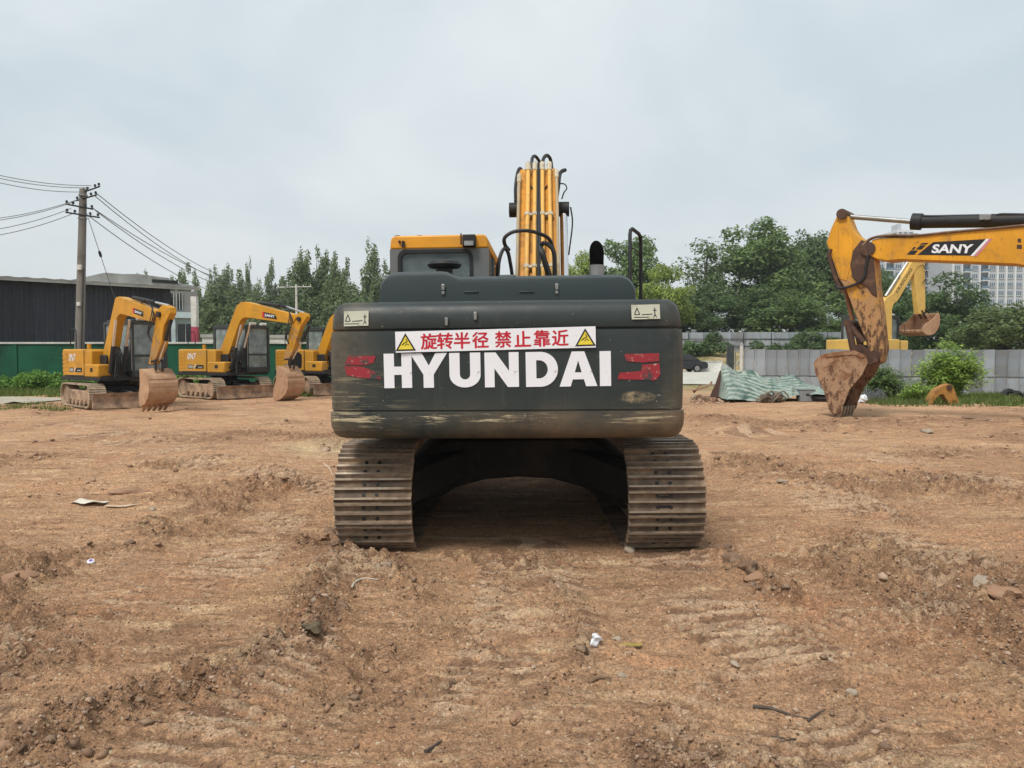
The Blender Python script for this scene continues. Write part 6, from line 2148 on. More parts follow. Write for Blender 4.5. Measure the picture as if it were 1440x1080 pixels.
# the hose-and-steel clutter at the slew column of each small machine and rubble on its deck
for ex in (ex1, ex2, ex3):
    t, U = ex[0], ex[1]
    mb = MB(U)
    mb.box(0.15, 0.9, 0.3, 1.05, 0.84, 0.98)
    mb.tube([(0.3, 0.9, 0.95), (0.42, 1.25, 1.25), (0.45, 1.0, 1.6)], 0.05, 6); mb.tube([(0.62, 0.85, 0.9), (0.62, 1.2, 1.1), (0.55, 1.1, 1.5)], 0.045, 6)
    mb.build('swing_post', M['dark'], t, 0.01)
    for k in range(6):
        x0 = 0.22 + 0.1 * k
        MB(U).tube(bez([(x0, 0.55, 0.95), (x0 + rng.uniform(-0.1, 0.1), 1.15, 1.0 + rng.uniform(0, 0.4)), (0.42 + 0.03 * k, 0.95 + rng.uniform(-0.1, 0.2), 1.5 + rng.uniform(-0.1, 0.2))], 6), 0.018, 6).build('hose', M['hose'], t)
    MB(U).tube([(0.12, 1.25, 1.1), (0.12, 1.25, 2.3)], 0.014, 6).build('grab_rail', M['steel'], t)
    mb = MB(U); mb.box(-0.95, 0.05, 1.23, 1.26, 0.9, 1.06); mb.build('cab_skirt', M['frame'], t, 0.01)


_t, _U = ex3[0], ex3[1]
side_print('hatch_shade', [[(-0.55, 1.02), (0.05, 1.02), (0.10, 1.10), (0.10, 1.52), (-0.02, 1.62), (-0.55, 1.62)]], 0.978, M['print_black'], _t, _U, 1, 0.004)  # flat dark sheet: shade inside the open hatch put in as colour


# ------------------------------------------------------------------ the muddy digging arm of the large machine beyond the frame's edge
def big_arm():
    yaw = R(50)
    F = Vector((-math.sin(yaw), math.cos(yaw), 0))
    bu = P(1190, 540, 19.3)
    loc = (bu.x - F.x * 7.4, bu.y - F.y * 7.4)
    t = thing('excavator', 'large yellow excavator reaching in with a mud-caked arm and brown bucket', 'excavator', (loc[0], loc[1], 0), yaw)
    pl = Plane(loc, yaw, -0.32)
    I = Matrix.Identity(4)
    boom_px = [(1221, 352), (1222.5, 343), (1227, 337), (1234, 335), (1285, 332.5), (1386, 322.5), (1440, 318), (1530, 309), (1575, 312), (1610, 345), (1668, 480), (1650, 500), (1625, 490), (1565, 405), (1530, 386), (1490, 380), (1440, 373.7),
               (1427, 371.5), (1350, 368), (1265, 365), (1247, 367), (1233, 364.5), (1224, 360)]
    mb = MB(); mb.prism(pl.pts(*boom_px), -0.32, 0.32, 'x')
    boom_ = mb.build('boom', M['yellow_worn'], t, 0.02)
    arm_px = [(1176, 303), (1183, 297), (1190, 300), (1197, 320), (1204, 330), (1214, 337), (1226, 347), (1229, 366), (1232, 405), (1238, 447), (1242, 490), (1238, 509), (1230, 513), (1222, 510), (1217, 480), (1208, 458), (1189, 408), (1177.5, 389), (1172, 371), (1161, 341), (1168, 320)]
    mb = MB(); mb.prism(pl.pts(*arm_px), -0.27, 0.27, 'x')
    arm_ = mb.build('arm', M['armmud'], t, 0.02)
    # dark mud-caked knuckle where arm and boom meet
    kn = [(1211, 337), (1222, 341), (1227, 352), (1229, 372), (1231.5, 402), (1233, 418), (1226, 414), (1219, 404), (1207, 399), (1198, 390), (1195, 372), (1199, 352)]
    mb = MB(); mb.prism(pl.pts(*kn), -0.30, 0.30, 'x'); mb.build('mud_cake', M['rustdark'], arm_, 0.02)
    yp = [(1175.5, 312), (1187, 313), (1199, 340), (1197, 368), (1190, 395), (1181, 392), (1174, 368), (1163, 341)]
    mb = MB(); mb.prism(pl.pts(*yp), -0.285, 0.285, 'x'); mb.build('cheek_plate', M['yellow_worn'], arm_, 0.01)
    for px, py, r in ((1184, 301, 0.13), (1221, 350, 0.17), (1230, 500, 0.13)):
        f, z = pl(px, py)
        MB().cyl((-0.36, f, z), (0.36, f, z), r, r, 20).build('pivot_pin', M['rustdark'], arm_)
    # arm cylinder on top
    a, b, c = pl(1500, 306), pl(1282, 309.5), pl(1186, 302)
    cy = MB().cyl((0, *a), (0, *b), 0.155, 0.155, 18).build('arm_cylinder', M['black'], t)
    g0 = pl(1292, 309.5); g1 = pl(1278, 309)
    MB().cyl((0, *g0), (0, *g1), 0.20, 0.20, 18).build('gland', M['black'], cy)
    MB().cyl((0, *b), (0, *c), 0.062, 0.062, 16).build('cylinder_rod', M['steel'], cy)
    tk = lambda lst, r, m, par, x=-0.2: MB().tube(bez([(x, *pl(*p_)) for p_ in lst], 6), r, 7).build('hose', M[m], par)
    tk([(1296, 302), (1340, 303.5), (1392, 306), (1402, 300), (1420, 299.5), (1450, 300)], 0.032, 'black', boom_, -0.1)
    tk([(1213, 345), (1226, 335), (1250, 331), (1290, 331), (1340, 326), (1420, 319), (1500, 310)], 0.03, 'rusthose' if 'rusthose' in M else 'dark', boom_, -0.34)
    tk([(1216, 342), (1232, 333.5), (1262, 333), (1284, 333.5)], 0.026, 'dark', boom_, -0.30)
    tk([(1222, 350), (1218, 375), (1214, 392), (1198, 402), (1180, 405), (1174, 400)], 0.034, 'dark', arm_, -0.33)
    tk([(1168, 350), (1166, 362), (1176, 395), (1186, 412)], 0.045, 'rustdark', arm_, -0.30)
    for px in (1380, 1388, 1284):
        f, z = pl(px, 303 if px > 1300 else 330)
        mb = MB(); mb.box(-0.2, -0.05, f - 0.06, f + 0.06, z - 0.08, z + 0.05); mb.build('hose_clamp', M['steel'], boom_, 0.01)
    # bucket cylinder down the back of the arm
    a, b, c = pl(1166, 350), pl(1183, 402), pl(1196, 462)
    bc = MB().cyl((0, *a), (0, *b), 0.115, 0.115, 14).build('bucket_cylinder', M['rustdark'], t)
    MB().cyl((0, *b), (0, *c), 0.055, 0.055, 12).build('cylinder_rod', M['rust'], bc)
    for s in (-1, 1):
        mb = MB(); u, v, w = pl(1193, 455), pl(1214, 481), pl(1204, 495)
        mb.tube([(s * 0.34, *u), (s * 0.34, *v)], 0.075, 8); mb.tube([(s * 0.36, *u), (s * 0.36, *pl(1201, 494))], 0.085, 8)
        mb.build('link_bar', M['rustdark'], arm_)
    for px, py, r in ((1193, 455, 0.1), (1206, 492, 0.13)):
        f, z = pl(px, py)
        MB().cyl((-0.42, f, z), (0.42, f, z), r, r, 16).build('link_pin', M['rustdark'], arm_)
    # bucket: shell along its back, two side plates, teeth
    side_px = [(1166.5, 497), (1190, 493.5), (1207, 493), (1222, 500), (1225, 510), (1217, 527), (1200, 547), (1191, 569), (1189, 577), (1181, 582), (1172, 577), (1163, 547), (1152, 524), (1149.5, 510), (1156, 502)]
    sp = pl.pts(*side_px)
    bw_ = 0.64
    back = pl.pts((1207, 493), (1190, 493.5), (1166.5, 497), (1156, 502), (1149.5, 510), (1152, 524), (1163, 547), (1172, 577), (1178, 584))
    cen = pl(1190, 530)
    inner = [(p_[0] + (cen[0] - p_[0]) * 0.05, p_[1] + (cen[1] - p_[1]) * 0.05) for p_ in back[::-1]]
    mb = MB(); mb.prism(back + inner, -bw_ + 0.04, bw_ - 0.04, 'x'); bk = mb.build('bucket', M['rust'], t, smooth=False)
    for s in (-1, 1):
        mb = MB(); mb.prism(sp, s * bw_, s * (bw_ - 0.045), 'x'); spo = mb.build('side_plate', M['rust'], bk, 0.006)
        if s < 0:
            mb = MB(); mb.prism(pl.pts((1166.5, 498), (1190, 495), (1207, 494.5), (1221, 501), (1219, 504), (1206, 499), (1190, 500), (1168, 503)), -bw_ - 0.02, -bw_, 'x'); mb.build('stiffener', M['rust'], bk, 0.008)
    for k in range(5):
        x = -bw_ + (k + 0.5) * 2 * bw_ / 5
        mb = MB(); mb.prism(pl.pts((1174, 572), (1189, 572), (1187, 581), (1184, 589), (1181, 583)), x - 0.055, x + 0.055, 'x'); mb.build('tooth', M['tooth'], bk, 0.006)
    for s in (-1, 1):
        mb = MB(); mb.prism(pl.pts((1196, 500), (1201, 487), (1211, 484), (1222, 492), (1232, 498), (1236, 508), (1224, 514)), s * 0.33, s * 0.40, 'x'); mb.build('hinge_lug', M['rustdark'], bk, 0.01)
    # the printed name panel on the boom
    side_print('name_panel', [pl.pts((1290, 358.5), (1366, 359.5), (1387.5, 336.2), (1312, 340.5))], -0.32, M['print_black'], boom_, I, -1)
    side_print('name_panel_blocks', [pl.pts((1275, 358), (1286, 358.4), (1291, 352.5), (1281, 352)), pl.pts((1288, 351), (1296, 351), (1302, 345), (1294, 345)), pl.pts((1293, 344), (1303, 344), (1306, 341.5), (1297, 341.7)), pl.pts((1282, 351), (1285, 351.2), (1288, 347.5), (1285, 347.3))],
               -0.32, M['print_black'], boom_, I, -1)
    side_print('name_panel_stripe', [pl.pts((1364.5, 360), (1369, 360.2), (1391, 336), (1386.5, 336.2))], -0.325, M['white'], boom_, I, -1)
    side_print('name_panel_stripe', [pl.pts((1369.5, 360.2), (1374, 360.4), (1396, 335.8), (1391.5, 336))], -0.325, M['red_fade'], boom_, I, -1)
    # reads from the left side: start is nearer the tip
    side_text('SANY', pl(1309.5, 356), pl(1366.5, 356.2), pl(1312.5, 343.6), -0.328, M['white'], boom_, I, -1, 0.035)
    side_print('faded_sticker', [pl.pts((1431, 335.5), (1436, 335.5), (1436, 341), (1431, 341)), pl.pts((1430, 344), (1437, 344), (1437, 350), (1430, 350))], -0.32, M['rustdark'], boom_, I, -1)
    for s in (-1, 1):
        f0, z0 = pl(1640, 560); f1, z1 = pl(1548, 372)
        bcy = MB().cyl((s * 0.42, f0, z0), (s * 0.42, (f0 + f1) / 2, (z0 + z1) / 2), 0.12, 0.12, 14).build('boom_cylinder', M['yellow'], t)
        MB().cyl((s * 0.42, (f0 + f1) / 2, (z0 + z1) / 2), (s * 0.42, f1, z1), 0.07, 0.07, 12).build('cylinder_rod', M['chrome'], bcy)
    # its body, out of the photograph but needed to carry the boom
    S = Matrix.Translation((0, -0.6, 0)) @ Matrix.Scale(1.45, 4)
    for sx in (-1, 1):
        m = small_track(sx * 0.88, 0.42, -1.25, 1.25, 0.37, 0.33, 40); m.xf = S
        m.build('track', M['mudtrack'], t, smooth=False)
    mb = MB(S); mb.box(-0.6, 0.6, -0.7, 0.7, 0.3, 0.62); mb.cyl((0, 0, 0.62), (0, 0, 0.8), 0.5, 0.5, 20); mb.build('car_body', M['dark'], t)
    mb = MB(S); mb.box(-1, 1, -1.7, -0.3, 0.85, 1.7); mb.build('counterweight', M['yellow'], t, 0.06)
    mb = MB(S); mb.box(0.3, 1, -0.29, 1.0, 0.85, 1.4); mb.build('tank', M['yellow'], t, 0.04)
    mb = MB(S); mb.box(-1, 1, -0.3, 1.1, 0.8, 0.85); mb.build('upper_deck', M['dark'], t)
    mb = MB(S); mb.box(-1.0, -0.32, -0.28, 1.0, 0.86, 1.2)
    for xa in (-1.0, -0.38):
        for ya in (-0.28, 0.94):
            mb.box(xa, xa + 0.06, ya, ya + 0.06, 1.2, 2.1)
    mb.box(-1.0, -0.32, -0.28, 1.0, 2.1, 2.2)
    cb = mb.build('cab', M['frame'], t, 0.01)
    mb = MB(S); mb.box(-0.98, -0.34, 0.955, 0.96, 1.2, 2.1); mb.box(-0.98, -0.975, -0.2, 0.94, 1.2, 2.1); mb.build('cab_glass', M['glass'], cb)


M['red_fade'] = plain('faded_pink_print', (0.55, 0.20, 0.22), 0.5)
M['rusthose'] = paint('rusty_pipe', (0.14, 0.08, 0.05), (0.3, 0.2, 0.12), 0.5, 5, 0.7)
big_arm()


# ------------------------------------------------------------------ the excavator behind the hoarding
def far_digger():
    yaw = R(-67)
    c = P(1226, 495, 34.5)
    a = yaw - math.pi
    pal = {'body': M['yellow_pale'], 'boom': M['yellow_pale'], 'arm': M['yellow_pale'], 'bucket': M['mudbucket']}
    bo = [(1243, 500), (1242, 434), (1243.5, 423), (1248, 417.5), (1256.5, 412), (1283, 367), (1290, 362), (1297, 364), (1297, 371), (1290, 375), (1263.5, 421), (1257, 427), (1254.6, 434), (1254, 500)]
    ar = [(1286, 376), (1287, 366), (1292, 361), (1299, 361), (1301.5, 369), (1302.5, 434), (1300, 441), (1292, 441), (1288.5, 405)]
    t, U, pl, bm_, am, bk, q = make_excavator('pale yellow excavator behind the grey hoarding, its slanting boom folded and bucket hanging curled', (c.x, c.y), a, a, pal, bo, ar, (1304, 443), R(-58), bx=0.30, bw=0.30, s=1.30, blade=False,
                                              buck_w=1.25, buck_s=1.15, plane=Plane((c.x, c.y), yaw, 0.30 * 1.30 + 0.15), number=False)
    x = 0.30 * 1.30
    side_text('LIUGONG', pl(1262, 412), pl(1283, 379), pl(1259.5, 408.5), x + 0.15, M['print_black'], bm_, U, 1, 0.012, 0.004)
    a_, b_, c_ = pl(1249, 416), pl(1268, 386), pl(1281, 366)
    cy = MB(U).cyl((x, *a_), (x, *b_), 0.075, 0.075, 10).build('arm_cylinder', M['steel'], t)
    MB(U).cyl((x, *b_), (x, *c_), 0.045, 0.045, 10).build('cylinder_rod', M['chrome'], cy)
    for s in (-1, 1):
        mb = MB(U); mb.tube([(x + s * 0.13, *pl(1302, 434)), (x + s * 0.13, *pl(1310, 443))], 0.04, 6); mb.tube([(x + s * 0.13, *pl(1297, 436)), (x + s * 0.13, *pl(1303, 447))], 0.035, 6); mb.build('link_bar', M['dark'], am)
    MB(U).tube(bez([(x + 0.17, *pl(1297, 372)), (x + 0.2, *pl(1303, 385)), (x + 0.17, *pl(1297, 398))], 6), 0.02, 6).build('hose', M['hose'], am)


far_digger()


# ------------------------------------------------------------------ dark car by the road
def car():
    c = P(952, 522, 60)
    zc = H(c.x, c.y)
    t = thing('parked_car', 'dark parked car half hidden behind the corner of the counterweight', 'car', (c.x, c.y, zc + 0.02), R(8))
    paint_ = plain('dark_car_paint', (0.02, 0.022, 0.026), 0.25, 0.3, 0.1, 2, 0.6)
    body = [(-2.2, 0.30), (-2.25, 0.55), (-2.15, 0.78), (-1.25, 0.92), (1.3, 0.92), (2.0, 0.86), (2.25, 0.72), (2.28, 0.4), (2.15, 0.28), (1.75, 0.26), (1.65, 0.5), (1.35, 0.6), (1.05, 0.5), (0.95, 0.24), (-0.95, 0.24), (-1.05, 0.5), (-1.35, 0.6), (-1.65, 0.5), (-1.75, 0.26)]
    mb = MB(); mb.prism(body, -0.88, 0.88, 'y'); mb.build('body', paint_, t, 0.05)
    mb = MB(); mb.prism([(-1.15, 0.92), (-0.55, 1.40), (0.85, 1.42), (1.75, 0.90)], -0.74, 0.74, 'y'); mb.build('cabin', paint_, t, 0.05)
    for s in (-1, 1):
        mb = MB(); mb.prism([(-1.0, 0.95), (-0.52, 1.34), (0.1, 1.35), (0.1, 0.95)], s * 0.742, s * 0.748, 'y'); mb.build('window', M['window_dark'], t)
        mb = MB(); mb.prism([(0.18, 0.95), (0.18, 1.35), (0.8, 1.36), (1.5, 0.95)], s * 0.742, s * 0.748, 'y'); mb.build('window', M['window_dark'], t)
        for x in (-1.35, 1.35):
            w = MB().cyl((x, s * 0.70, 0.31), (x, s * 0.89, 0.31), 0.31, 0.31, 20).build('wheel', M['black'], t)
            MB().cyl((x, s * 0.88, 0.31), (x, s * 0.895, 0.31), 0.2, 0.2, 14).build('rim', M['steel'], w)
    for s in (-0.6, 0.6):
        mb = MB(); mb.box(2.24, 2.29, s - 0.16, s + 0.16, 0.62, 0.74); mb.build('headlight', M['offwhite'], t, 0.01)
    mb = MB(); mb.box(2.27, 2.30, -0.25, 0.25, 0.40, 0.50); mb.build('number_plate', M['offwhite'], t)


car()


# ------------------------------------------------------------------ tarpaulin heap
def tarp():
    c = P(1085, 560, 25.2)
    t = thing('tarpaulin', 'pale green striped tarpaulin thrown over a heap of scrap', 'tarpaulin', (c.x, c.y, 0))
    sc = 25.2 / FPX
    # crest line measured against the photograph: (px, top row, bottom row)
    crest = [(1011, 556, 559), (1015, 530, 559), (1017, 513, 559), (1024, 512, 559), (1034, 519, 560), (1042, 523, 561), (1052, 520, 561), (1062, 520, 562), (1072, 528, 562), (1084, 532, 560), (1098, 531, 556), (1110, 528, 553), (1122, 527, 552), (1132, 536, 552), (1144, 540, 554), (1156, 546, 556), (1166, 556, 558)]
    nu, nv = 130, 44
    xs_ = np.linspace(crest[0][0], crest[-1][0], nu)
    top = np.interp(xs_, [q[0] for q in crest], [q[1] for q in crest]); bot = np.interp(xs_, [q[0] for q in crest], [q[2] for q in crest])
    zt = CAM_H + (YH - top) * sc; zb = np.maximum(CAM_H + (YH - bot) * sc, 0.02)
    X = (xs_ - 1085) * sc
    rs = np.random.RandomState(8)
    V = np.zeros((nv, nu, 3))
    S = np.zeros((nv, nu))
    for j in range(nv):
        v = j / (nv - 1)                                    # 0 front hem .. 1 back hem
        prof = math.sin(math.pi * min(1, v * 1.25) / 2) if v < 0.6 else 1 - ((v - 0.6) / 0.4) ** 1.6 * 0.9
        y = -1.0 + 2.1 * v
        ph = X * 7.5 - v * 5.0
        ridge = 1 - 2 * np.abs(((ph / 6.283 + 0.25 * pnoise(X * 1.7, np.full(nu, v * 2.0), 4)) % 1.0) - 0.5)   # sharp hanging folds fanning from the peaks
        fold = 0.26 * (ridge ** 1.6 - 0.4) * (1 - 0.6 * v) * (0.45 + 0.55 * np.clip(pnoise(X * 1.1, np.full(nu, 0.3), 9) + 0.6, 0, 1)) + 0.07 * fbm(X * 2.2 - v, np.full(nu, v * 2.4), 2, 5) - 0.15 * np.abs(fbm(X * 1.6 + v * 1.2, v * 1.8 + 0.4 * X, 2, 15))
        V[j, :, 0] = X + 0.10 * np.sin(v * 6 + X * 2) * (1 - abs(2 * v - 1)) * 0.6
        V[j, :, 1] = y - 1.3 * fold + 0.12 * np.sin(X * 4.0) * (1 - v)
        V[j, :, 2] = np.maximum(zb + (zt - zb) * (prof + 0.10 * np.sin(X * 5 + 1) * prof * (1 - prof) * 4) + fold * 0.55 * (0.25 + prof) * (1 - 0.8 * (prof > 0.97)), 0.015)
        S[j, :] = v * 1.0 + 0.12 * X + 0.3 * fold + 0.035 * np.sin(X * 3.1)
    V += rs.normal(size=V.shape) * 0.004
    ii = np.arange(nu * nv).reshape(nv, nu)
    F = np.stack([ii[:-1, :-1], ii[:-1, 1:], ii[1:, 1:], ii[1:, :-1]], -1).reshape(-1, 4)
    m = NT('striped_tarpaulin')
    at = m.n('ShaderNodeAttribute'); at.attribute_name = 'weave'
    st = m.math('SINE', m.math('MULTIPLY', m.math('ADD', at.outputs['Fac'], m.rng(m.noise(2.0, 4), 0.3, 0.7, -0.02, 0.02)), 78.0))
    st = m.math('ADD', st, m.rng(m.noise(2.4, 5, 0.7), 0.3, 0.7, -1.1, 0.9))
    c_ = m.mix(m.rng(st, -0.7, 0.8), (0.085, 0.15, 0.125), (0.38, 0.43, 0.385))
    c_ = m.mix(m.rng(m.noise(1.3, 6, 0.7), 0.42, 0.60, 0, 0.75), c_, (0.27, 0.33, 0.285))
    c_ = m.mix(m.rng(m.noise(3.3, 6, 0.7), 0.56, 0.7, 0, 0.6), c_, (0.24, 0.21, 0.15))
    m.out(c_, 0.55, m.bump(m.noise(7, 6, 0.7, dist=1.5), 0.8, 0.06), 0, 0.35)
    o = np_mesh('sheet', V.reshape(-1, 3), F, m.m, t, None, True)
    wv = o.data.attributes.new('weave', 'FLOAT', 'POINT'); wv.data.foreach_set('value', S.ravel().astype(np.float32))
    return c


TC = tarp()


def g_thing(name, label, cat, px, py, D, rz=0.0, group=None):
    q_ = P(px, py, D)
    return thing(name, label, cat, (q_.x, q_.y, H(q_.x, q_.y)), rz, group)


# brown steel plate leaning at the end of the tarpaulin
t = g_thing('steel_plate', 'dark brown rusted steel plate leaning against the end of the green tarpaulin', 'plate', 1008, 556, 25.2)
mb = MB(); mb.prism([(-0.30, 0.0), (0.16, 0.0), (0.36, 0.98), (0.17, 1.02), (-0.02, 0.55)], -0.1, -0.04, 'y', 0, Matrix.Rotation(R(-20), 4, 'X')); mb.build('plate', M['rustdark'], t, 0.01)
mb = MB(); mb.tube([(-0.85, -0.1, 0.32), (-0.3, -0.15, 0.5), (-0.2, -0.1, 0.62)], 0.035, 6); mb.tube([(-0.8, -0.05, 0.25), (-0.55, -0.1, 0.55)], 0.03, 6); mb.build('bent_bar', M['rust'], t)


def lumpy(name, label, cat, px, py, D, size, mat, seed, group=None, flat=0.6, parent=None, sub=2, amp=0.2, sink=0.25, rz=None):
    """a stone or clod with its own uneven shape"""
    rs = np.random.RandomState(seed)
    bm = bmesh.new(); bmesh.ops.create_icosphere(bm, subdivisions=sub, radius=1.0)
    ph = rs.uniform(0, 6.28, 9)
    for v in bm.verts:
        n = 1 + amp * (math.sin(v.co.x * 2.3 + ph[0]) * math.cos(v.co.y * 2.7 + ph[1]) + 0.6 * math.sin(v.co.z * 4 + ph[2] + v.co.x * 3) + 0.35 * math.sin(v.co.y * 7 + ph[3] + v.co.z * 5)) + rs.normal() * 0.05
        v.co = Vector((v.co.x * size[0] * n, v.co.y * size[1] * n, v.co.z * size[2] * n))
    me = bpy.data.meshes.new(name); bm.to_mesh(me); bm.free()
    me.materials.append(mat)
    me.polygons.foreach_set('use_smooth', [True] * len(me.polygons)); me.set_sharp_from_angle(angle=R(38))
    q_ = P(px, py, D)
    o = link_mesh(name, me)
    o.location = (q_.x, q_.y, H(q_.x, q_.y) + size[2] * (1 - 2 * sink) * 0.8)
    o.rotation_euler = (0, 0, rs.uniform(0, 6.28) if rz is None else rz)
    tag(o, label, cat, group)
    return o


def gd(py):
    return G(720, py).y


M['stone'] = paint('pale_stone', (0.36, 0.29, 0.22), (0.26, 0.18, 0.12), 0.5, 9, 0.9, bump=0.4)
M['stone_red'] = paint('reddish_clod', (0.33, 0.185, 0.11), (0.30, 0.20, 0.13), 0.6, 8, 0.9, bump=0.6)
M['clod_dark'] = paint('dark_clod', (0.20, 0.125, 0.08), (0.33, 0.225, 0.145), 0.5, 14, 0.95, bump=1.0, bscale=40)
M['moss'] = paint('mossy_clod', (0.12, 0.095, 0.055), (0.17, 0.12, 0.075), 0.5, 10, 0.95, bump=0.8)
# scrap heap at the tarpaulin's end and along its front
for i, (px, py, D, sz, mt_, lab) in enumerate([
        (984, 556, 25.0, (0.22, 0.16, 0.15), 'rust', 'rusty lump at the outer end of the scrap heap by the tarpaulin'),
        (993, 559, 24.6, (0.20, 0.16, 0.13), 'clod_dark', 'dark scrap lump in front of the leaning steel plate'),
        (1003, 560, 24.4, (0.17, 0.14, 0.12), 'rust', 'small rusty lump nearest the green tarpaulin edge'),
        (976, 553, 25.6, (0.16, 0.15, 0.12), 'stone', 'greyish stone at the far end of the scrap heap')]):
    lumpy('scrap_lump', lab, 'scrap', px, py, D, sz, M[mt_], 200 + i, 'scrap lumps by the tarpaulin')
t = g_thing('scrap_engine', 'tangle of dirty grey scrap metal in front of the green tarpaulin', 'scrap', 1086, 562, 24.0)
mb = MB()
for k in range(16):
    a = rng.uniform(0, 6.28); x, z = rng.uniform(-0.38, 0.38), rng.uniform(0.03, 0.28)
    mb.tube(bez([(x - 0.2, rng.uniform(-0.1, 0.1), z * 0.5), (x, rng.uniform(-0.15, 0.1), z + 0.1), (x + 0.22, rng.uniform(-0.1, 0.1), z * 0.6)], 5), rng.uniform(0.014, 0.03), 6)
mb.build('bent_pipes', M['scrapgrey'] if 'scrapgrey' in M else M.setdefault('scrapgrey', paint('scrap_grey', (0.16, 0.145, 0.12), (0.25, 0.19, 0.13), 0.6, 5, 0.8, bump=0.5)), t)
mb = MB(); mb.box(-0.3, 0.1, -0.02, 0.3, 0, 0.24); mb.cyl((0.2, -0.05, 0.2), (0.2, 0.25, 0.2), 0.15, 0.15, 14); mb.build('casing', M['scrapgrey'], t, 0.03)
t = g_thing('metal_box', 'battered grey metal box under the tarpaulin corner', 'box', 1136, 564, 24.3)
mb = MB(); mb.box(-0.24, 0.24, 0, 0.4, 0, 0.36); mb.build('case', M['hoarding2'], t, 0.02)
mb = MB(); mb.box(-0.25, 0.25, -0.01, 0.41, 0.361, 0.40); mb.build('lid', M['hoarding2'], t, 0.01)
mb = MB(); mb.box(-0.06, 0.06, -0.015, 0.0, 0.2, 0.26); mb.build('latch', M['dark'], t)
t = g_thing('tyre', 'dark old tyre lying under the tarpaulin next to the grey box', 'tyre', 1157, 564, 24.4)
mb = MB()
ringp = [(0.32 * math.cos(a), 0.32 * math.sin(a), 0.12) for a in np.linspace(0, 2 * math.pi, 25)]
mb.tube(ringp, 0.11, 10, 0, False); mb.build('casing', M['black'], t)
# coil of dark wire by the bucket
t = g_thing('wire_coil', 'loose dark wire tangle lying in the weeds just behind the brown bucket', 'wire', 1230, 562, 24.2)
mb = MB()
for k in range(26):
    r0 = rng.uniform(0.16, 0.34); zc = rng.uniform(0.06, 0.30); ti = rng.uniform(-0.5, 0.5); x0 = rng.uniform(-0.14, 0.14)
    mb.tube([(x0 + r0 * math.cos(a), 0.7 * r0 * math.sin(a), max(0.01, zc + 0.4 * r0 * math.sin(a + ti) + 0.1 * math.sin(3 * a))) for a in np.linspace(0, rng.uniform(3, 6.2), 14)], 0.006, 4)
mb.build('strands', M['wire'], t)
t = g_thing('plastic_bag', 'small crumpled white plastic bag at the edge of the weeds behind the bucket', 'bag', 1211, 563, 23.8)
bm = bmesh.new(); bmesh.ops.create_icosphere(bm, subdivisions=3, radius=0.16)
for v in bm.verts:
    v.co *= 1 + 0.35 * math.sin(v.co.x * 40 + v.co.z * 31) * math.cos(v.co.y * 37)
    v.co.z = max(0, v.co.z * 0.9 + 0.1)
me = bpy.data.meshes.new('film'); bm.to_mesh(me); bm.free(); link_mesh('film', with_mat(me, M['white']), t)


# rusty swing bracket lying in the grass
def bracket():
    t = g_thing('steel_bracket', 'rusty orange bent steel bracket with a pin boss lying in the grass', 'bracket', 1326, 571, 22.9)
    pl = Plane((t.location.x, t.location.y), R(90), -0.1)
    I = Matrix.Rotation(R(90), 4, 'Z')
    out = [(1306, 570), (1308, 560), (1314, 551), (1322, 545), (1333, 540.5), (1339, 543), (1342, 550), (1349, 568), (1345, 572), (1336, 572), (1333, 567), (1326, 556), (1321, 556), (1314, 563), (1312, 571)]
    mb = MB(I); mb.prism(pl.pts(*out), -0.13, 0.13, 'x'); mb.build('bent_plate', M['rustorange'], t, 0.015)
    f, z = pl(1334, 546)
    MB(I).cyl((-0.17, f, z), (0.17, f, z), 0.085, 0.085, 16).build('pin_boss', M['rustdark'], t)
    mb = MB(I); f, z = pl(1341, 560); mb.box(-0.16, -0.13, f - 0.06, f + 0.06, z - 0.1, z + 0.05); mb.build('tab', M['rustorange'], t, 0.01)


M['rustorange'] = paint('orange_rust', (0.40, 0.20, 0.04), (0.22, 0.095, 0.04), 0.6, 6, 0.75, bump=0.4)
bracket()
t = g_thing('black_pipe', 'black plastic heap lying at the foot of the hoarding near the frame edge', 'plastic sheet', 1424, 562, 26.2)
mb = MB()
for k in range(7):
    mb.tube(bez([(-0.35 + rng.uniform(-0.1, 0.1), rng.uniform(-0.1, 0.2), 0.02), (rng.uniform(-0.2, 0.2), rng.uniform(-0.1, 0.2), 0.22 + rng.uniform(-0.05, 0.08)), (0.4 + rng.uniform(-0.1, 0.1), rng.uniform(-0.1, 0.2), 0.02)], 6), 0.05, 6)
mb.build('folds', M['black'], t)

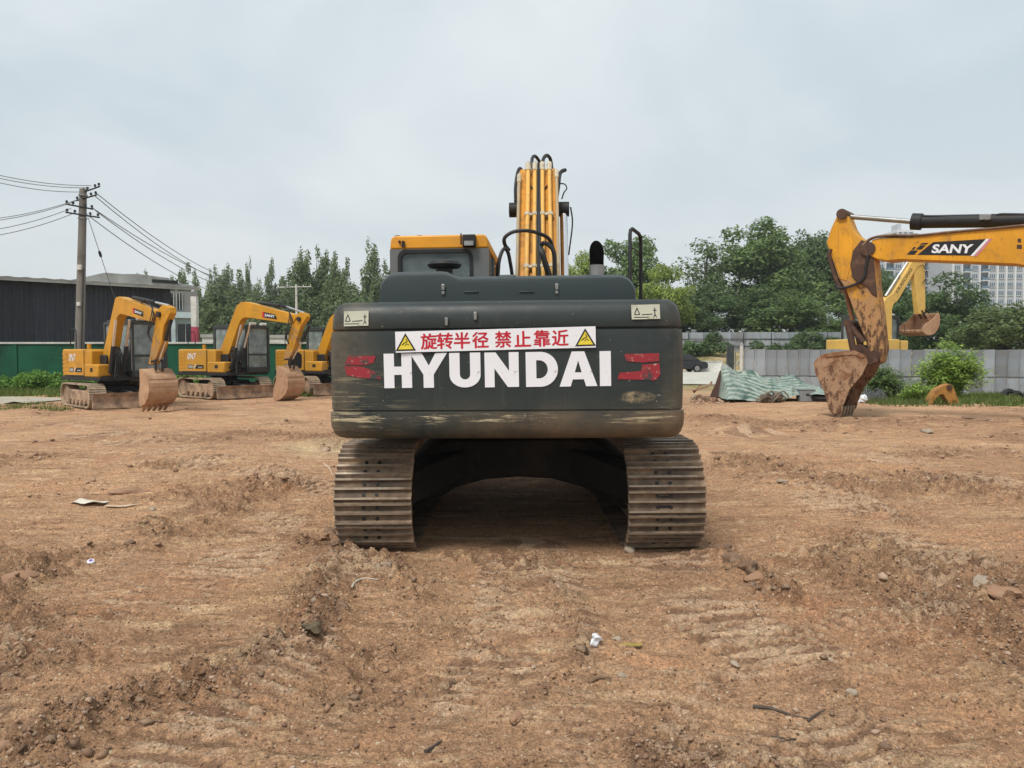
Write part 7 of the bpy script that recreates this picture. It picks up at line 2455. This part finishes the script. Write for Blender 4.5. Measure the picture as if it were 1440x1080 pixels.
# ------------------------------------------------------------------ stones, clods and litter on the dirt
STONES = [
    (27, 824, (0.105, 0.085, 0.055), 'stone_red', 'smooth brown rounded stone near the frame edge', 'stone'),
    (186, 690, (0.19, 0.10, 0.07), 'stone_red', 'reddish clay lump just behind the white torn sheet', 'clod'),
    (440, 911, (0.050, 0.040, 0.036), 'moss', 'dark mossy clod alone on the churned track edge', 'clod'),
    (478, 870, (0.055, 0.05, 0.045), 'clod_dark', 'darkest clod in the loose line behind the track', 'clod'),
    (446, 866, (0.045, 0.04, 0.032), 'stone', 'pale angular stone beside the darkest clod', 'stone'),
    (873, 944, (0.055, 0.025, 0.02), 'stone', 'pale flat stone just below the yellow leaf', 'stone'),
    (868, 903, (0.03, 0.024, 0.02), 'stone', 'small pale pebble just above the crumpled tissue', 'stone'),
    (1034, 798, (0.075, 0.06, 0.055), 'clod_dark', 'big dark clod of the heap thrown up by the track', 'clod'),
    (1052, 812, (0.065, 0.055, 0.05), 'clod_dark', 'second clod of the heap, nearer the viewer', 'clod'),
    (1064, 822, (0.07, 0.06, 0.045), 'stone_red', 'reddish clod at the near end of the heap', 'clod'),
    (1021, 786, (0.05, 0.04, 0.035), 'clod_dark', 'small clod closest to the track end', 'clod'),
    (1384, 830, (0.12, 0.075, 0.04), 'stone', 'wide flat pale stone half sunk in the dirt', 'stone'),
    (1410, 851, (0.105, 0.075, 0.05), 'stone_red', 'crumbling rounded clod in front of the wide flat stone', 'clod'),
    (1437, 842, (0.045, 0.035, 0.028), 'stone_red', 'small smooth stone at the frame edge by the crumbling clod', 'stone'),
    (1240, 753, (0.045, 0.03, 0.022), 'clod_dark', 'lone dark pebble out on the open dirt', 'stone'),
    (1100, 682, (0.075, 0.05, 0.03), 'stone', 'pale stone on the open dirt beyond the track', 'stone'),
    (1303, 607, (0.18, 0.10, 0.055), 'stone', 'pale slab stone among the far clods', 'stone'),
    (1372, 598, (0.34, 0.12, 0.06), 'clod_dark', 'long dark clod at the edge of the grass', 'clod'),
    (470, 752, (0.075, 0.07, 0.065), 'clod_dark', 'dark clod touching the outer corner of the track', 'clod'),
    (455, 764, (0.05, 0.05, 0.045), 'stone_red', 'reddish clod beside the outer corner of the track', 'clod'),
    (541, 806, (0.06, 0.045, 0.03), 'stone', 'pale stone right behind the wide steel track', 'stone'),
    (885, 776, (0.05, 0.045, 0.04), 'stone', 'grey stone at the inner corner of the farther-right track', 'stone'),
    (215, 716, (0.05, 0.03, 0.022), 'stone', 'small pale stone beyond the end of the torn sheet', 'stone'),
    (1032, 934, (0.035, 0.02, 0.014), 'stone', 'thin pale stone chip on the smooth dirt above the stick', 'stone'),
    (1168, 933, (0.024, 0.018, 0.014), 'stone', 'tiny pale pebble at the start of the curved ridge', 'stone'),
    (1198, 975, (0.026, 0.022, 0.016), 'stone', 'pale pebble on the curved ridge', 'stone'),
    (8, 1017, (0.03, 0.025, 0.02), 'clod_dark', 'small clod in the bottom corner of the dirt', 'clod'),
    (725, 1018, (0.042, 0.024, 0.018), 'stone_red', 'reddish stone low in the middle of the dirt', 'stone'),
]
for i, (px, py, sz, mt_, lab, cat_) in enumerate(STONES):
    lumpy('clod' if cat_ == 'clod' else 'stone', lab, cat_, px, py, gd(py), sz, M[mt_], 300 + i, 'loose clods and stones on the dirt', sub=3, sink=0.3, amp=0.16 if cat_ == 'stone' else 0.3)


def flat_piece(name, label, cat, px, py, outline, mat, thick, seed, curl=0.03, group=None):
    """thin torn piece with curl: outline in metres around its place"""
    rs = np.random.RandomState(seed)
    me = shape2d([outline], thick / 2)
    bm = bmesh.new(); bm.from_mesh(me)
    bmesh.ops.triangulate(bm, faces=[f for f in bm.faces if len(f.verts) > 4])
    bmesh.ops.subdivide_edges(bm, edges=bm.edges, cuts=3, use_grid_fill=True)
    for v in bm.verts:
        v.co.z += curl * (0.6 * math.sin(v.co.x * 23 + seed) * math.cos(v.co.y * 31) + 0.5 * math.sin(v.co.x * 9 + v.co.y * 14 + seed))
    bm.to_mesh(me); bm.free()
    q_ = P(px, py, gd(py))
    o = link_mesh(name, with_mat(me, mat))
    zs = [v.co.z for v in me.vertices]
    o.location = (q_.x, q_.y, H(q_.x, q_.y) + curl * 0.7 + 0.004)
    tag(o, label, cat, group)
    return o


M['litter'] = paint('dirty_white_plastic', (0.62, 0.57, 0.48), (0.40, 0.30, 0.2), 0.35, 9, 0.6)
k_ = gd(706) / FPX
flat_piece('torn_sheet', 'torn dirty white sheet lying flat on the open dirt', 'litter', 132, 707, [(-30 * k_, -0.06), (-26 * k_, 0.09), (-8 * k_, 0.12), (4 * k_, 0.05), (18 * k_, 0.06), (18 * k_, -0.07), (-5 * k_, -0.11)], M['litter'], 0.004, 3, 0.022)
flat_piece('torn_strip', 'narrow buff strip lying at the end of the torn white sheet', 'litter', 172, 709, [(-22 * k_, -0.05), (-20 * k_, 0.02), (22 * k_, 0.07), (25 * k_, 0.03), (5 * k_, -0.04)], paint('buff_strip', (0.55, 0.42, 0.29), (0.4, 0.3, 0.2), 0.4, 8, 0.8), 0.004, 5, 0.014)
k_ = gd(796) / FPX
t = g_thing('bottle_cap', 'small white bottle cap lying on the bare dirt', 'cap', 128, 795, gd(795))
MB().tube([(0, 0, 0), (0, 0, 0.028), (0, 0, 0.034)], [0.028, 0.027, 0.02], 18).build('shell', M['white'], t)
MB().cyl((0, 0, 0.0341), (0, 0, 0.0355), 0.014, 0.014, 12).build('seal_mark', M['cap_purple'] if 'cap_purple' in M else M.setdefault('cap_purple', plain('violet_print', (0.2, 0.1, 0.35), 0.5)), t)
t.rotation_euler = (R(24), R(12), 0)
o = lumpy('tissue', 'crumpled white tissue on the dirt near the bottom middle', 'litter', 839, 917, gd(917), (0.032, 0.022, 0.028), M['white'], 410, None, sub=3, amp=0.42, sink=0.1, rz=0.4)
M['leafyellow'] = paint('withered_leaf', (0.36, 0.27, 0.06), (0.2, 0.13, 0.04), 0.5, 12, 0.7)
flat_piece('fallen_leaf', 'withered yellow-green leaf next to the crumpled tissue', 'leaf', 887, 913, [(-0.075, -0.03), (-0.03, 0.0), (0.02, 0.035), (0.065, 0.05), (0.075, 0.04), (0.04, 0.0), (-0.01, -0.03)], M['leafyellow'], 0.002, 9, 0.016)


def stick(name, label, pts, r, mat, cat='stick', leafs=0):
    w = [P(px, py, gd(py)) for px, py in pts]
    c = w[0]
    t = thing(name, label, cat, (c.x, c.y, H(c.x, c.y)))
    path = bez([(q_.x - c.x, q_.y - c.y, H(q_.x, q_.y) - H(c.x, c.y) + r * 1.2) for q_ in w], 6)
    MB().tube(path, [r * (1 - 0.6 * i / len(path)) for i in range(len(path))], 7).build('stem', mat, t)
    return t


M['stickdark'] = paint('dark_stick', (0.075, 0.06, 0.048), (0.2, 0.14, 0.1), 0.4, 9, 0.85)
stick('stick', 'thin dark bent stick lying across the smooth dirt low in the picture', [(1059, 994), (1085, 999), (1112, 1006), (1140, 1011)], 0.009, M['stickdark'])
stick('stick', 'short forked twig at the end of the dark bent stick', [(1136, 1012), (1148, 1007), (1160, 1001)], 0.007, M['stickdark'])
stick('twig', 'short dark twig at the bottom of the picture below the dark bent stick', [(1085, 1037), (1104, 1036), (1120, 1036)], 0.007, M['stickdark'])
stick('twig', 'pale curved peeled twig in the churned soil behind the wide track', [(495, 835), (500, 828), (512, 824), (531, 823)], 0.0075, M['litter'])
stick('twig', 'dark twig lying flat at the frame edge beside the smooth dirt', [(1410, 941), (1425, 940), (1441, 939)], 0.008, M['stickdark'])
stick('root', 'forked dark root fragment at the bottom of the picture', [(598, 1060), (606, 1054), (616, 1046), (622, 1044)], 0.008, M['stickdark'])
stick('twig', 'brown twig in the rut below the pale flat stone', [(828, 964), (842, 962), (860, 960)], 0.010, M['clod_dark'])
stick('reed', 'pale straw lying beside the far corner of the wide track', [(455, 655), (463, 662), (468, 670)], 0.006, M['litter'])


# ------------------------------------------------------------------ thin summer haze over the whole place
def haze():
    mb = MB(); mb.box(-715, 715, -44, 1510, -4.0, 72.0)
    m = bpy.data.materials.new('haze_air'); m.use_nodes = True
    t = m.node_tree; t.nodes.clear()
    v = t.nodes.new('ShaderNodeVolumePrincipled'); o = t.nodes.new('ShaderNodeOutputMaterial')
    v.inputs['Color'].default_value = (0.90, 0.95, 1.0, 1)
    v.inputs['Density'].default_value = 0.0004
    v.inputs['Anisotropy'].default_value = 0.2
    t.links.new(v.outputs[0], o.inputs['Volume'])
    h = mb.build('haze', m, smooth=False)
    h['kind'] = 'stuff'


haze()
